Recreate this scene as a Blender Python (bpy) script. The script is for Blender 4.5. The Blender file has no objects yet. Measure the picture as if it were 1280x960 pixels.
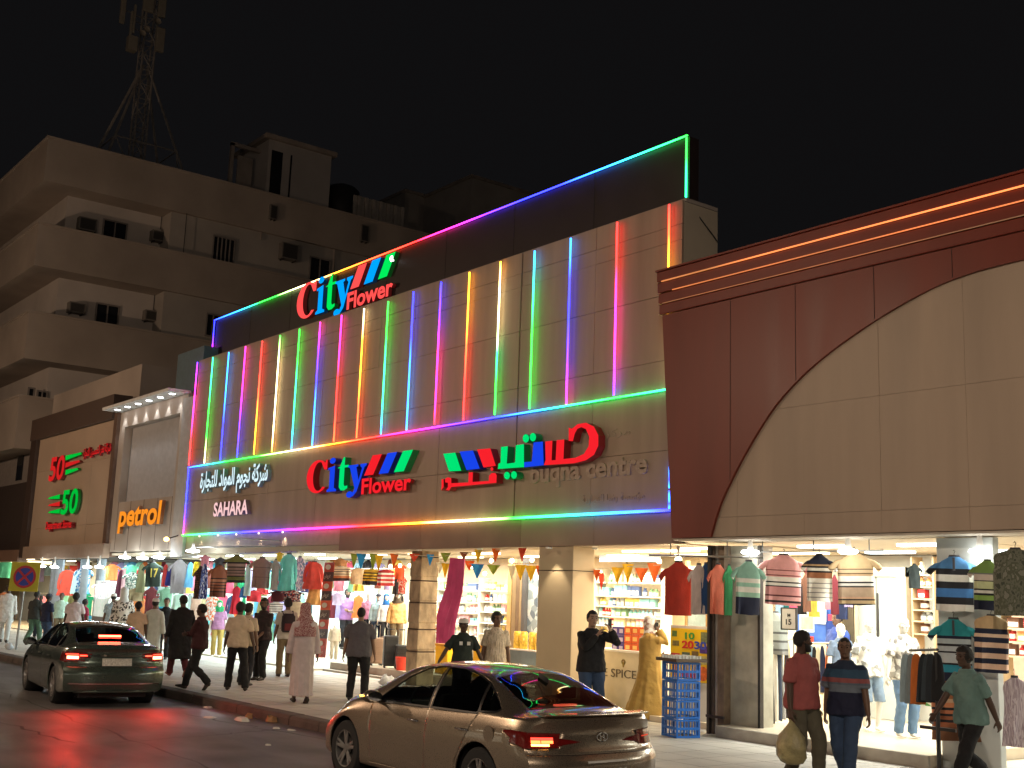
import bpy, bmesh, math, random, unicodedata
from mathutils import Vector, Matrix, noise
random.seed(7)
C = bpy.context.scene.collection
S = bpy.context.scene
# ---------------------------------------------------------------- camera
CAM_H = 2.15
F_PX = 1474.057
RT = Vector((0.6132981410978504, 0.7890526724389664, 0.035514366710478765))
DN = Vector((-0.12056180410932134, 0.13795474487580245, -0.9830734152422992))
FW = Vector((-0.7805960808996076, 0.5986354220084019, 0.17973700231448103))
CP = Vector((0, 0, CAM_H))
cam = bpy.data.cameras.new('camera'); camo = bpy.data.objects.new('camera', cam); C.objects.link(camo)
m3 = Matrix((RT, -DN, -FW)).transposed()
camo.matrix_world = Matrix.Translation(CP) @ m3.to_4x4()
cam.sensor_width = 36; cam.lens = F_PX / 1280 * 36; cam.clip_end = 2000; cam.clip_start = .05
S.camera = camo
# ---------------------------------------------------------------- sky, exposure
w = bpy.data.worlds.new("World"); S.world = w; w.use_nodes = True
bg = w.node_tree.nodes['Background']
bg.inputs[0].default_value = (.0048, .0046, .0050, 1); bg.inputs[1].default_value = 1.0
S.view_settings.view_transform = 'Standard'; S.view_settings.look = 'None'
S.view_settings.exposure = 0; S.view_settings.gamma = 1
S.cycles.max_bounces = 6; S.cycles.diffuse_bounces = 3; S.cycles.glossy_bounces = 3
S.cycles.transparent_max_bounces = 12; S.cycles.transmission_bounces = 4
S.cycles.sample_clamp_indirect = 4; S.cycles.caustics_reflective = False; S.cycles.caustics_refractive = False
# ---------------------------------------------------------------- helpers
def ray(x, y): return RT * ((x - 640) / F_PX) + DN * ((y - 480) / F_PX) + FW
def P(x, y, Y=None, z=None, X=None):
    """the point of the place that stands at pixel x, y of the photograph on a known plane"""
    d = ray(x, y)
    if Y is not None: t = Y / d.y
    elif z is not None: t = (z - CAM_H) / d.z
    else: t = X / d.x
    return CP + d * t
def pj(p):
    c = Vector(p) - CP; k = c.dot(FW)
    return (640 + F_PX * c.dot(RT) / k, 480 + F_PX * c.dot(DN) / k)
def lin(c): return c / 12.92 if c <= .04045 else ((c + .055) / 1.055) ** 2.4
def s3(r, g, b): return (lin(r / 255), lin(g / 255), lin(b / 255))
def lerp(a, b, t): return a + (b - a) * t
def cr(pts, x):
    """smooth interpolation through (x, value) knots"""
    if x <= pts[0][0]: return pts[0][1]
    if x >= pts[-1][0]: return pts[-1][1]
    n = len(pts)
    for i in range(n - 1):
        x0, y0 = pts[i]; x1, y1 = pts[i + 1]
        if x <= x1:
            def sl(j):
                if j <= 0 or j >= n - 1: 
                    k = 0 if j <= 0 else n - 2
                    return (pts[k + 1][1] - pts[k][1]) / (pts[k + 1][0] - pts[k][0])
                a = (pts[j][1] - pts[j - 1][1]) / (pts[j][0] - pts[j - 1][0])
                b = (pts[j + 1][1] - pts[j][1]) / (pts[j + 1][0] - pts[j][0])
                return 0 if a * b <= 0 else 2 * a * b / (a + b)
            h = x1 - x0; t = (x - x0) / h; m0 = sl(i) * h; m1 = sl(i + 1) * h
            return (2*t**3 - 3*t*t + 1) * y0 + (t**3 - 2*t*t + t) * m0 + (-2*t**3 + 3*t*t) * y1 + (t**3 - t*t) * m1
class MB:
    def __init__(s): s.v = []; s.f = []; s.mi = []; s.m = 0; s.uv = None
    def add(s, vs, fs):
        o = len(s.v); s.v += [tuple(v) for v in vs]
        for f in fs: s.f.append([i + o for i in f]); s.mi.append(s.m)
        return s
    def box(s, x0, y0, z0, x1, y1, z1):
        if x0 > x1: x0, x1 = x1, x0
        if y0 > y1: y0, y1 = y1, y0
        if z0 > z1: z0, z1 = z1, z0
        return s.add([(x0,y0,z0),(x1,y0,z0),(x1,y1,z0),(x0,y1,z0),(x0,y0,z1),(x1,y0,z1),(x1,y1,z1),(x0,y1,z1)],
                     [(0,3,2,1),(4,5,6,7),(0,1,5,4),(1,2,6,5),(2,3,7,6),(3,0,4,7)])
    def obox(s, c, a, b, d):
        c, a, b, d = map(Vector, (c, a, b, d)); vs = []
        for k in (-1, 1):
            for i, j in ((-1,-1),(1,-1),(1,1),(-1,1)): vs.append(c + a*i + b*j + d*k)
        return s.add(vs, [(0,3,2,1),(4,5,6,7),(0,1,5,4),(1,2,6,5),(2,3,7,6),(3,0,4,7)])
    def loft(s, rings, cap=True, closed=True, flip=False):
        n = len(rings[0]); vs = [p for r in rings for p in r]; fs = []
        for i in range(len(rings) - 1):
            for j in range(n if closed else n - 1):
                k = (j + 1) % n; q = (i*n+j, i*n+k, (i+1)*n+k, (i+1)*n+j)
                fs.append(q[::-1] if flip else q)
        if cap and closed:
            fs.append(tuple(range(n))[::-1] if not flip else tuple(range(n)))
            b = (len(rings)-1)*n; fs.append(tuple(range(b, b+n)) if not flip else tuple(range(b, b+n))[::-1])
        return s.add(vs, fs)
    def limb(s, pts, rad, n=10, up=(0,-1,0), cap=True):
        """tube through pts; rad = radius or (ra, rb) at each point"""
        pts = [Vector(p) for p in pts]; rings = []
        for i, p in enumerate(pts):
            d = (pts[min(i+1, len(pts)-1)] - pts[max(i-1, 0)])
            d = d.normalized() if d.length > 1e-6 else Vector((0,0,1))
            u = Vector(up); u = u - d * u.dot(d)
            if u.length < .1: u = Vector((1,0,0)) - d * d.x
            u.normalize(); v = d.cross(u)
            r = rad[i] if isinstance(rad, (list, tuple)) else rad
            ra, rb = r if isinstance(r, (list, tuple)) else (r, r)
            rings.append([p + u*(math.cos(a)*rb) + v*(math.sin(a)*ra) for a in [2*math.pi*k/n for k in range(n)]])
        return s.loft(rings, cap)
    def ell(s, c, rx, ry, rz, nu=12, nv=8, fn=None):
        rings = []
        for j in range(nv + 1):
            t = math.pi * (j + .02 * (j == 0) - .02 * (j == nv)) / nv; r = math.sin(t); z = -math.cos(t)
            ring = []
            for i in range(nu):
                a = 2*math.pi*i/nu; p = Vector((c[0]+rx*r*math.cos(a), c[1]+ry*r*math.sin(a), c[2]+rz*z))
                if fn: p = fn(p)
                ring.append(p)
            rings.append(ring)
        return s.loft(rings)
    def lathe(s, prof, c=(0,0,0), axis='z', n=24, cap=False):
        rings = []
        for r, h in prof:
            ring = []
            for i in range(n):
                a = 2*math.pi*i/n; p = (r*math.cos(a), r*math.sin(a), h)
                if axis == 'y': p = (p[0], p[2], -p[1])
                if axis == 'x': p = (p[2], p[0], p[1])
                ring.append((p[0]+c[0], p[1]+c[1], p[2]+c[2]))
            rings.append(ring)
        return s.loft(rings, cap)
    def prism(s, poly, o, u, v, d):
        """polygon (a, b) placed at o + a*u + b*v and extruded by vector d"""
        o, u, v, d = map(Vector, (o, u, v, d)); n = len(poly)
        a = [o + u*p[0] + v*p[1] for p in poly]; b = [p + d for p in a]
        return s.add(a + b, [tuple(range(n))[::-1], tuple(range(n, 2*n))] + [(i, (i+1) % n, n+(i+1) % n, n+i) for i in range(n)])
    def mesh(s, name='m', off=(0,0,0)):
        me = bpy.data.meshes.new(name)
        me.from_pydata([(x-off[0], y-off[1], z-off[2]) for x, y, z in s.v], [], s.f)
        me.polygons.foreach_set('material_index', s.mi)
        bm = bmesh.new(); bm.from_mesh(me); bmesh.ops.recalc_face_normals(bm, faces=bm.faces); bm.to_mesh(me); bm.free()
        return me
def smooth(me, ang=40):
    me.polygons.foreach_set('use_smooth', [True] * len(me.polygons))
    try: me.set_sharp_from_angle(angle=math.radians(ang))
    except Exception: pass
def mk(name, me, mats, parent=None, sm=None):
    o = bpy.data.objects.new(name, me); C.objects.link(o)
    if mats is not None:
        for m in (mats if isinstance(mats, (list, tuple)) else [mats]): me.materials.append(m)
    if sm: smooth(me, sm)
    if parent is not None: o.parent = parent
    return o
def root_loc(p):
    while p is not None and p.parent is not None: p = p.parent
    return tuple(p.location) if p is not None else (0, 0, 0)
def obj(name, mb, mats, parent=None, sm=None, local=False, bevel=0):
    """link a mesh built in place coordinates (or in the thing's own, local=True) as one object"""
    if parent is None and not local:
        xs = [v[0] for v in mb.v]; ys = [v[1] for v in mb.v]; zs = [v[2] for v in mb.v]
        off = ((min(xs)+max(xs))/2, (min(ys)+max(ys))/2, min(zs))
    else: off = (0,0,0) if local else root_loc(parent)
    o = mk(name, mb.mesh(name, off), mats, parent, sm)
    if parent is None and not local: o.location = off
    if bevel:
        b = o.modifiers.new('bevel', 'BEVEL'); b.width = bevel; b.segments = 2; b.limit_method = 'ANGLE'
    return o
def tag(o, label, cat, group=None, kind=None):
    if label: o['label'] = label
    if cat: o['category'] = cat
    if group: o['group'] = group
    if kind: o['kind'] = kind
    return o
def thing(name, label, cat, loc=(0,0,0), rz=0, group=None):
    o = bpy.data.objects.new(name, None); C.objects.link(o); o.location = loc; o.rotation_euler = (0, 0, rz)
    o.empty_display_size = .2
    return tag(o, label, cat, group)
def struct(o): o['kind'] = 'structure'; return o
def dup(root, loc, rz=None, label=None, group=None, scale=None):
    r = root.copy(); C.objects.link(r); r.location = loc
    if rz is not None: r.rotation_euler = (0, 0, rz)
    if scale: r.scale = scale
    if label: r['label'] = label
    if group: r['group'] = group
    for ch in list(root.children):
        c = ch.copy(); C.objects.link(c); c.parent = r
        for g in ch.children:
            d = g.copy(); C.objects.link(d); d.parent = c
    return r
# ---------------------------------------------------------------- materials
_mats = {}
def M(name, rgb=(.5,.5,.5), rough=.6, metal=0, var=.12, scale=6, bump=0, emis=None, es=0, coat=0, spec=.5, alpha=1, vec=(1,1,1), trans=0, bscale=None, sub=0):
    if name in _mats: return _mats[name]
    m = bpy.data.materials.new(name); m.use_nodes = True; nt = m.node_tree; b = nt.nodes['Principled BSDF']
    b.inputs['Base Color'].default_value = (*rgb, 1); b.inputs['Roughness'].default_value = rough
    b.inputs['Metallic'].default_value = metal; b.inputs['Coat Weight'].default_value = coat
    b.inputs['Specular IOR Level'].default_value = spec; b.inputs['Alpha'].default_value = alpha
    b.inputs['Transmission Weight'].default_value = trans
    if coat: b.inputs['Coat Roughness'].default_value = .04
    m.diffuse_color = (*rgb, 1)
    if emis: b.inputs['Emission Color'].default_value = (*emis, 1); b.inputs['Emission Strength'].default_value = es
    if var or bump:
        tc = nt.nodes.new('ShaderNodeTexCoord'); mp = nt.nodes.new('ShaderNodeMapping'); mp.inputs['Scale'].default_value = vec
        nt.links.new(tc.outputs['Object'], mp.inputs['Vector'])
    if var:
        n = nt.nodes.new('ShaderNodeTexNoise'); n.inputs['Scale'].default_value = scale; n.inputs['Detail'].default_value = 5
        nt.links.new(mp.outputs[0], n.inputs['Vector'])
        r = nt.nodes.new('ShaderNodeMapRange'); r.inputs['From Min'].default_value = .3; r.inputs['From Max'].default_value = .7
        r.inputs['To Min'].default_value = 1 - var; r.inputs['To Max'].default_value = 1 + var
        nt.links.new(n.outputs[0], r.inputs['Value'])
        mx = nt.nodes.new('ShaderNodeMix'); mx.data_type = 'RGBA'; mx.blend_type = 'MULTIPLY'; mx.inputs[0].default_value = 1
        mx.inputs[6].default_value = (*rgb, 1); nt.links.new(r.outputs[0], mx.inputs[7]); nt.links.new(mx.outputs[2], b.inputs['Base Color'])
        rr = nt.nodes.new('ShaderNodeMapRange'); rr.inputs['To Min'].default_value = max(0, rough - .08); rr.inputs['To Max'].default_value = min(1, rough + .12)
        nt.links.new(n.outputs[0], rr.inputs['Value']); nt.links.new(rr.outputs[0], b.inputs['Roughness'])
    if bump:
        n2 = nt.nodes.new('ShaderNodeTexNoise'); n2.inputs['Scale'].default_value = bscale or scale * 5; n2.inputs['Detail'].default_value = 4
        nt.links.new(mp.outputs[0], n2.inputs['Vector'])
        bp = nt.nodes.new('ShaderNodeBump'); bp.inputs['Strength'].default_value = bump; bp.inputs['Distance'].default_value = .02
        nt.links.new(n2.outputs[0], bp.inputs['Height']); nt.links.new(bp.outputs[0], b.inputs['Normal'])
    _mats[name] = m; return m
def E(name, rgb, st):
    """a lit surface"""
    if name in _mats: return _mats[name]
    m = bpy.data.materials.new(name); m.use_nodes = True; nt = m.node_tree; nt.nodes.clear()
    o = nt.nodes.new('ShaderNodeOutputMaterial'); e = nt.nodes.new('ShaderNodeEmission')
    e.inputs[0].default_value = (*rgb, 1); e.inputs[1].default_value = st; nt.links.new(e.outputs[0], o.inputs[0])
    m.diffuse_color = (*rgb, 1); _mats[name] = m; return m
def ramp_mat(name, stops, axis=2, const=True, rough=.85, es=0, wob=0, bump=.15):
    """cloth (or lit tube, es > 0) whose colour runs along one axis of the object's own box"""
    if name in _mats: return _mats[name]
    m = bpy.data.materials.new(name); m.use_nodes = True; nt = m.node_tree; b = nt.nodes['Principled BSDF']
    tc = nt.nodes.new('ShaderNodeTexCoord'); sp = nt.nodes.new('ShaderNodeSeparateXYZ'); nt.links.new(tc.outputs['Generated'], sp.inputs[0])
    rp = nt.nodes.new('ShaderNodeValToRGB'); rp.color_ramp.interpolation = 'CONSTANT' if const else 'LINEAR'
    while len(rp.color_ramp.elements) > 1: rp.color_ramp.elements.remove(rp.color_ramp.elements[0])
    for i, (p, c) in enumerate(stops[:31]):
        e = rp.color_ramp.elements[0] if i == 0 else rp.color_ramp.elements.new(p)
        e.position = p; e.color = (*c, 1)
    src = sp.outputs[axis]
    if wob:
        n = nt.nodes.new('ShaderNodeTexNoise'); n.inputs['Scale'].default_value = 5; nt.links.new(tc.outputs['Object'], n.inputs['Vector'])
        ma = nt.nodes.new('ShaderNodeMath'); ma.operation = 'MULTIPLY_ADD'; nt.links.new(n.outputs[0], ma.inputs[0]); ma.inputs[1].default_value = wob
        nt.links.new(src, ma.inputs[2]); src = ma.outputs[0]
    nt.links.new(src, rp.inputs[0])
    b.inputs['Roughness'].default_value = rough
    m.diffuse_color = (*stops[0][1], 1)
    if es:
        nt.links.new(rp.outputs[0], b.inputs['Emission Color']); b.inputs['Emission Strength'].default_value = es
        b.inputs['Base Color'].default_value = (.3,.3,.3,1)
    else:
        n = nt.nodes.new('ShaderNodeTexNoise'); n.inputs['Scale'].default_value = 9; n.inputs['Detail'].default_value = 5
        nt.links.new(tc.outputs['Object'], n.inputs['Vector'])
        r = nt.nodes.new('ShaderNodeMapRange'); r.inputs['To Min'].default_value = .8; r.inputs['To Max'].default_value = 1.15; nt.links.new(n.outputs[0], r.inputs['Value'])
        mx = nt.nodes.new('ShaderNodeMix'); mx.data_type = 'RGBA'; mx.blend_type = 'MULTIPLY'; mx.inputs[0].default_value = 1
        nt.links.new(rp.outputs[0], mx.inputs[6]); nt.links.new(r.outputs[0], mx.inputs[7]); nt.links.new(mx.outputs[2], b.inputs['Base Color'])
        bp = nt.nodes.new('ShaderNodeBump'); bp.inputs['Strength'].default_value = bump; bp.inputs['Distance'].default_value = .03
        nt.links.new(n.outputs[0], bp.inputs['Height']); nt.links.new(bp.outputs[0], b.inputs['Normal'])
    _mats[name] = m; return m
def patch_mat(name, cols, scale=14, kind='voronoi', rough=.8, vec=(1,1,1)):
    """cloth or print broken into patches of a few colours"""
    if name in _mats: return _mats[name]
    m = bpy.data.materials.new(name); m.use_nodes = True; nt = m.node_tree; b = nt.nodes['Principled BSDF']
    tc = nt.nodes.new('ShaderNodeTexCoord'); mp = nt.nodes.new('ShaderNodeMapping'); mp.inputs['Scale'].default_value = vec
    nt.links.new(tc.outputs['Object'], mp.inputs['Vector'])
    if kind == 'voronoi':
        n = nt.nodes.new('ShaderNodeTexVoronoi'); n.inputs['Scale'].default_value = scale; nt.links.new(mp.outputs[0], n.inputs['Vector'])
        sp = nt.nodes.new('ShaderNodeSeparateColor'); nt.links.new(n.outputs['Color'], sp.inputs[0]); out = sp.outputs[0]
    elif kind == 'check':
        n = nt.nodes.new('ShaderNodeTexBrick'); n.inputs['Scale'].default_value = scale; n.inputs['Mortar Size'].default_value = .12; n.offset = 0
        n.inputs['Color1'].default_value = (.1,.1,.1,1); n.inputs['Color2'].default_value = (.45,.45,.45,1); n.inputs['Mortar'].default_value = (.9,.9,.9,1)
        n.inputs['Brick Width'].default_value = .5; n.inputs['Row Height'].default_value = .5
        sw = nt.nodes.new('ShaderNodeSeparateXYZ'); cb = nt.nodes.new('ShaderNodeCombineXYZ'); ad = nt.nodes.new('ShaderNodeMath')
        nt.links.new(mp.outputs[0], sw.inputs[0]); nt.links.new(sw.outputs[0], ad.inputs[0]); nt.links.new(sw.outputs[1], ad.inputs[1])
        nt.links.new(ad.outputs[0], cb.inputs[0]); nt.links.new(sw.outputs[2], cb.inputs[1])
        nt.links.new(cb.outputs[0], n.inputs['Vector']); sp = nt.nodes.new('ShaderNodeSeparateColor'); nt.links.new(n.outputs[0], sp.inputs[0]); out = sp.outputs[0]
    else:
        n = nt.nodes.new('ShaderNodeTexNoise'); n.inputs['Scale'].default_value = scale; n.inputs['Detail'].default_value = 3; nt.links.new(mp.outputs[0], n.inputs['Vector'])
        mr = nt.nodes.new('ShaderNodeMapRange'); mr.inputs['From Min'].default_value = .3; mr.inputs['From Max'].default_value = .7
        nt.links.new(n.outputs[0], mr.inputs['Value']); out = mr.outputs[0]
    rp = nt.nodes.new('ShaderNodeValToRGB'); rp.color_ramp.interpolation = 'CONSTANT'
    while len(rp.color_ramp.elements) > 1: rp.color_ramp.elements.remove(rp.color_ramp.elements[0])
    for i, c in enumerate(cols):
        p = i / len(cols); e = rp.color_ramp.elements[0] if i == 0 else rp.color_ramp.elements.new(p)
        e.position = p; e.color = (*c, 1)
    nt.links.new(out, rp.inputs[0]); nt.links.new(rp.outputs[0], b.inputs['Base Color']); b.inputs['Roughness'].default_value = rough
    m.diffuse_color = (*cols[0], 1); _mats[name] = m; return m
def glass(name, tint=.6, rgb=(1,1,1), rough=.02):
    if name in _mats: return _mats[name]
    m = bpy.data.materials.new(name); m.use_nodes = True; nt = m.node_tree; nt.nodes.clear()
    o = nt.nodes.new('ShaderNodeOutputMaterial'); mix = nt.nodes.new('ShaderNodeMixShader'); t = nt.nodes.new('ShaderNodeBsdfTransparent')
    g = nt.nodes.new('ShaderNodeBsdfGlossy'); g.inputs['Roughness'].default_value = rough; g.inputs['Color'].default_value = (1, 1, 1, 1)
    t.inputs[0].default_value = (tint*rgb[0], tint*rgb[1], tint*rgb[2], 1)
    ge = nt.nodes.new('ShaderNodeNewGeometry'); dt = nt.nodes.new('ShaderNodeVectorMath'); dt.operation = 'DOT_PRODUCT'
    nt.links.new(ge.outputs['Normal'], dt.inputs[0]); nt.links.new(ge.outputs['Incoming'], dt.inputs[1])
    ab = nt.nodes.new('ShaderNodeMath'); ab.operation = 'ABSOLUTE'; nt.links.new(dt.outputs['Value'], ab.inputs[0])
    om = nt.nodes.new('ShaderNodeMath'); om.operation = 'SUBTRACT'; om.inputs[0].default_value = 1; nt.links.new(ab.outputs[0], om.inputs[1])
    pw_ = nt.nodes.new('ShaderNodeMath'); pw_.operation = 'POWER'; pw_.inputs[1].default_value = 5; nt.links.new(om.outputs[0], pw_.inputs[0])
    f = nt.nodes.new('ShaderNodeMath'); f.operation = 'MULTIPLY_ADD'; f.inputs[1].default_value = .93; f.inputs[2].default_value = .07; nt.links.new(pw_.outputs[0], f.inputs[0])
    nt.links.new(f.outputs[0], mix.inputs[0]); nt.links.new(t.outputs[0], mix.inputs[1]); nt.links.new(g.outputs[0], mix.inputs[2]); nt.links.new(mix.outputs[0], o.inputs[0])
    m.diffuse_color = (*rgb, .3); _mats[name] = m; return m
# ---------------------------------------------------------------- lettering
_forms = {}
for _c in range(0xFE70, 0xFEFF):
    _d = unicodedata.decomposition(chr(_c)).split()
    if len(_d) == 2: _forms.setdefault(chr(int(_d[1], 16)), {})[_d[0]] = chr(_c)
def arabic(s):
    out = []; n = len(s)
    for i, ch in enumerate(s):
        f = _forms.get(ch)
        if not f: out.append(ch); continue
        p = i > 0 and '<initial>' in _forms.get(s[i-1], {}); q = i < n-1 and '<final>' in _forms.get(s[i+1], {}) and '<initial>' in f
        out.append(f.get('<medial>' if p and q else '<final>' if p else '<initial>' if q else '<isolated>', ch))
    return ''.join(reversed(out))
_txt = {}
def prep_text(items):
    """items: (key, string, extrude, weight). Builds flat meshes (x right, z up, front at -y), unit cap height about .7"""
    tmp = []
    for key, st, ex, wt in items:
        cu = bpy.data.curves.new(key, 'FONT'); cu.body = st; cu.size = 1; cu.extrude = ex; cu.offset = wt; cu.resolution_u = 4
        o = bpy.data.objects.new(key, cu); C.objects.link(o); tmp.append((key, o))
    bpy.context.view_layer.update(); dg = bpy.context.evaluated_depsgraph_get()
    for key, o in tmp:
        me = bpy.data.meshes.new_from_object(o.evaluated_get(dg))
        me.transform(Matrix.Rotation(math.radians(90), 4, 'X')); _txt[key] = me
    for key, o in tmp: bpy.data.objects.remove(o)
def letter(key, mat, parent, loc, size, name='letter', rz=0, ux=1.0, slant=0.0, fit=None, base=None):
    """place a copy of a text mesh; fit = (width, height) stretches it to that box with its lower left corner at loc"""
    me = _txt[key].copy(); me.materials.clear(); me.materials.append(mat)
    vs = [v.co.copy() for v in me.vertices]
    x0 = min(v.x for v in vs); x1 = max(v.x for v in vs); z0 = min(v.z for v in vs); z1 = max(v.z for v in vs)
    d = root_loc(parent); cz, sz = math.cos(rz), math.sin(rz)
    for v in me.vertices:
        x, y, z = v.co
        if fit: x = (x - x0) / (x1 - x0) * fit[0]; z = (z - z0) / (z1 - z0) * fit[1]
        else: x *= size * ux; z *= size
        x += z * slant
        v.co = (x*cz - y*sz + loc[0] - d[0], x*sz + y*cz + loc[1] - d[1], z + loc[2] - d[2])
    o = bpy.data.objects.new(name, me); C.objects.link(o); o.parent = parent
    return o
# ---------------------------------------------------------------- materials of the place
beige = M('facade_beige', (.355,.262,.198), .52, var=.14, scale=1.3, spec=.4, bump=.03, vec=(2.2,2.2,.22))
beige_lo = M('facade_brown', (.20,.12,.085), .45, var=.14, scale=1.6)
cream = M('cream_panel', (.40,.31,.235), .42, var=.11, scale=.9, coat=0, spec=.3, vec=(2,2,.25))
redp = M('red_panel', (.17,.026,.014), .38, var=.12, scale=.9, coat=.12, vec=(2,2,.3))
redc = M('red_cornice', (.20,.035,.025), .16, metal=.55, var=.06, scale=3, vec=(.1,1,1))
dark_board = M('sign_board_dark', (.020,.012,.012), .5, var=.1, scale=2)
gap_m = M('joint_dark', (.03,.022,.02), .8, var=0); gap_s = M('joint_soft', (.12,.085,.06), .8, var=0)
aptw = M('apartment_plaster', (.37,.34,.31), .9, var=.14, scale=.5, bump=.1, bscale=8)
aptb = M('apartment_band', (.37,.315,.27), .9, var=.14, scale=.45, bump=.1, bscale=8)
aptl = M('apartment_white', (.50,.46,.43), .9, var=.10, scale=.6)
conc = M('roof_concrete', (.30,.26,.23), .9, var=.2, scale=1)
winglass = M('dark_window_glass', (.015,.016,.02), .12, var=0, spec=.6)
winframe = M('window_frame_grey', (.22,.20,.19), .5, var=.08)
acm = M('ac_casing', (.17,.155,.14), .6, var=.15, scale=8)
acd = M('ac_grille', (.04,.038,.036), .6, var=0)
steel = M('galvanised_steel', (.35,.35,.34), .4, metal=.6, var=.15, scale=5)
darkst = M('dark_steel', (.05,.045,.042), .5, metal=.4, var=.2, scale=5)
white_p = M('white_paint', (.72,.70,.66), .5, var=.06, scale=3)
black_p = M('black_plastic', (.02,.02,.02), .45, var=.1)
tile = M('shop_floor_tile', (.62,.55,.44), .22, var=.07, scale=2)
YF = 14.6
# ---------------------------------------------------------------- ground, road, pavement, kerb
asph = M('asphalt', (.125,.113,.112), .62, var=.35, scale=.9, bump=.5, bscale=90)
pave = M('pavement_concrete', (.47,.445,.40), .7, var=.22, scale=.8, bump=.25, bscale=25)
kerbm = M('kerb_stone', (.085,.065,.055), .8, var=.4, scale=2.2, bump=.4, bscale=20)
g = struct(obj('ground', MB().box(-700,-300,-.06,300,700,-.02), M('ground_dust', (.16,.13,.10), .95, scale=.4)))
# the carriageway, wet-looking and worn smooth in the wheel tracks
rd = struct(obj('road', MB().box(-260,-6,-.019,60,9.45,0), asph))
nt = asph.node_tree
_b = nt.nodes['Principled BSDF']
_v = nt.nodes.new('ShaderNodeTexNoise'); _v.inputs['Scale'].default_value = .55; _v.inputs['Detail'].default_value = 6
_tc = nt.nodes.new('ShaderNodeTexCoord'); _mp = nt.nodes.new('ShaderNodeMapping'); _mp.inputs['Scale'].default_value = (.25, 1.4, 1)
nt.links.new(_tc.outputs['Object'], _mp.inputs[0]); nt.links.new(_mp.outputs[0], _v.inputs['Vector'])
_r = nt.nodes.new('ShaderNodeMapRange'); _r.inputs['From Min'].default_value = .35; _r.inputs['From Max'].default_value = .65
_r.inputs['To Min'].default_value = .36; _r.inputs['To Max'].default_value = .62
nt.links.new(_v.outputs[0], _r.inputs[0]); nt.links.new(_r.outputs[0], _b.inputs['Roughness'])
pv = struct(obj('pavement', MB().box(-260,9.74,-.018,60,15.79,.15), pave))
pv2 = struct(obj('shop_forecourt', MB().box(-260,15.8,-.018,60,40,.148), pave))
crk = M('crack_sealant', (.03,.028,.028), .55, var=.2)
rk = random.Random(8)
for (x0_, y0_, x1_, y1_) in ((-30,7.0,-14,6.3),(-20,8.6,-13.5,9.2),(-26,5.0,-17,5.6),(-17.5,9.3,-16.8,6.2)):
    n_ = 26; pts_ = [(lerp(x0_,x1_,i/n_)+rk.uniform(-.06,.06), lerp(y0_,y1_,i/n_)+rk.uniform(-.10,.10)) for i in range(n_+1)]
    mb = MB(); dx_, dy_ = (x1_-x0_), (y1_-y0_); ll = math.hypot(dx_,dy_); nx_, ny_ = -dy_/ll, dx_/ll
    ws_ = [rk.uniform(.008,.03) for _ in pts_]
    vs_ = [(p[0]+nx_*w_, p[1]+ny_*w_, .0012) for p, w_ in zip(pts_, ws_)] + [(p[0]-nx_*w_, p[1]-ny_*w_, .0012) for p, w_ in zip(pts_, ws_)]
    mb.add(vs_, [(i, i+1, i+2+n_, i+1+n_) for i in range(n_)])
    o = obj('road_crack', mb, crk, rd)
# kerb stones, each its own piece
kb = struct(obj('kerb', MB().box(-260,9.46,-.017,60,9.735,.118), kerbm))
km = None; x = -46.0
for i in range(40):
    L = .985
    if km is None:
        mb = MB(); mb.loft([[(xx,9.45,-.015),(xx,9.455,.10),(xx,9.48,.145),(xx,9.52,.156),(xx,9.745,.158),(xx,9.745,-.015)] for xx in (0,L)])
        km = [mb.mesh('kerb_stone')]
        km[0].transform(Matrix.Translation((-L/2,0,0)))
    o = bpy.data.objects.new('kerb_stone', km[0]); C.objects.link(o); o.parent = kb
    if i == 0: km[0].materials.append(kerbm)
    l = root_loc(kb); o.location = (x + .5 - l[0] + random.uniform(-.004,.004), random.uniform(-.008,.008) - l[1], random.uniform(-.006,.004) - l[2])
    x += 1.0
# faint paving joints: thin dark lines let into the pavement as low ribs of jointing mortar
mb = MB()
for k in range(1, 10):
    y = 9.74 + k*.6; mb.box(-60, y-.006, .1485, -2, y+.006, .1512)
for k in range(96):
    xx = -60 + k*.6; mb.box(xx-.006, 9.75, .1485, xx+.006, 15.79, .1514)
o = obj('paving_joint', mb, M('jointing_sand', (.34,.32,.285), .95, scale=3), pv); o['kind'] = 'stuff'

# ---------------------------------------------------------------- lettering stock
prep_text([('flower','Flower',.05,.028), ('sahara','SAHARA',.06,.03), ('ar1', arabic('شركة نجوم المواد للتجارة'),.06,.028), ('petrol','petrol',.06,.030),
           ('fifty','50',.06,.025), ('ar2', arabic('شركة فخر الخمسين للتجارة'),.05,.02), ('dept','Department Stores',.08,.02), ('ghost','buqna centre',.02,.03),
           ('ghost2', arabic('مؤسسة رضا التجارية'),.004,.0), ('ghost3', arabic('مركز'),.004,.0), ('spice','ICE SPICE SA',.006,-.005), ('n10','10',.004,.02), ('n20','20',.004,.03),
           ('n30','30',.004,.03), ('n15','15',.003,.02), ('n17','17',.003,.02), ('lg','LG',.003,.02), ('m','M',.003,.01), ('arb', arabic('عروض'),.003,.02)])
def front_mat(o, front, side):
    me = o.data; me.materials.clear(); me.materials.append(front); me.materials.append(side)
    my = sum(v.co.y for v in me.vertices)/len(me.vertices)
    for p in me.polygons: p.material_index = 0 if abs(p.normal.y) > .9 and p.center.y < my else 1
def lit(name, rgb, st=1.0, side=.25):
    return (E(name, rgb, st), M(name+'_side', tuple(c*.16+.008 for c in rgb), .5, var=0, emis=rgb, es=side*.12))
RED = lit('sign_red', s3(255,35,45), .95); BLU = lit('sign_blue', s3(25,70,240), .95); GRN = lit('sign_green', s3(0,235,120), .95)
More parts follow.
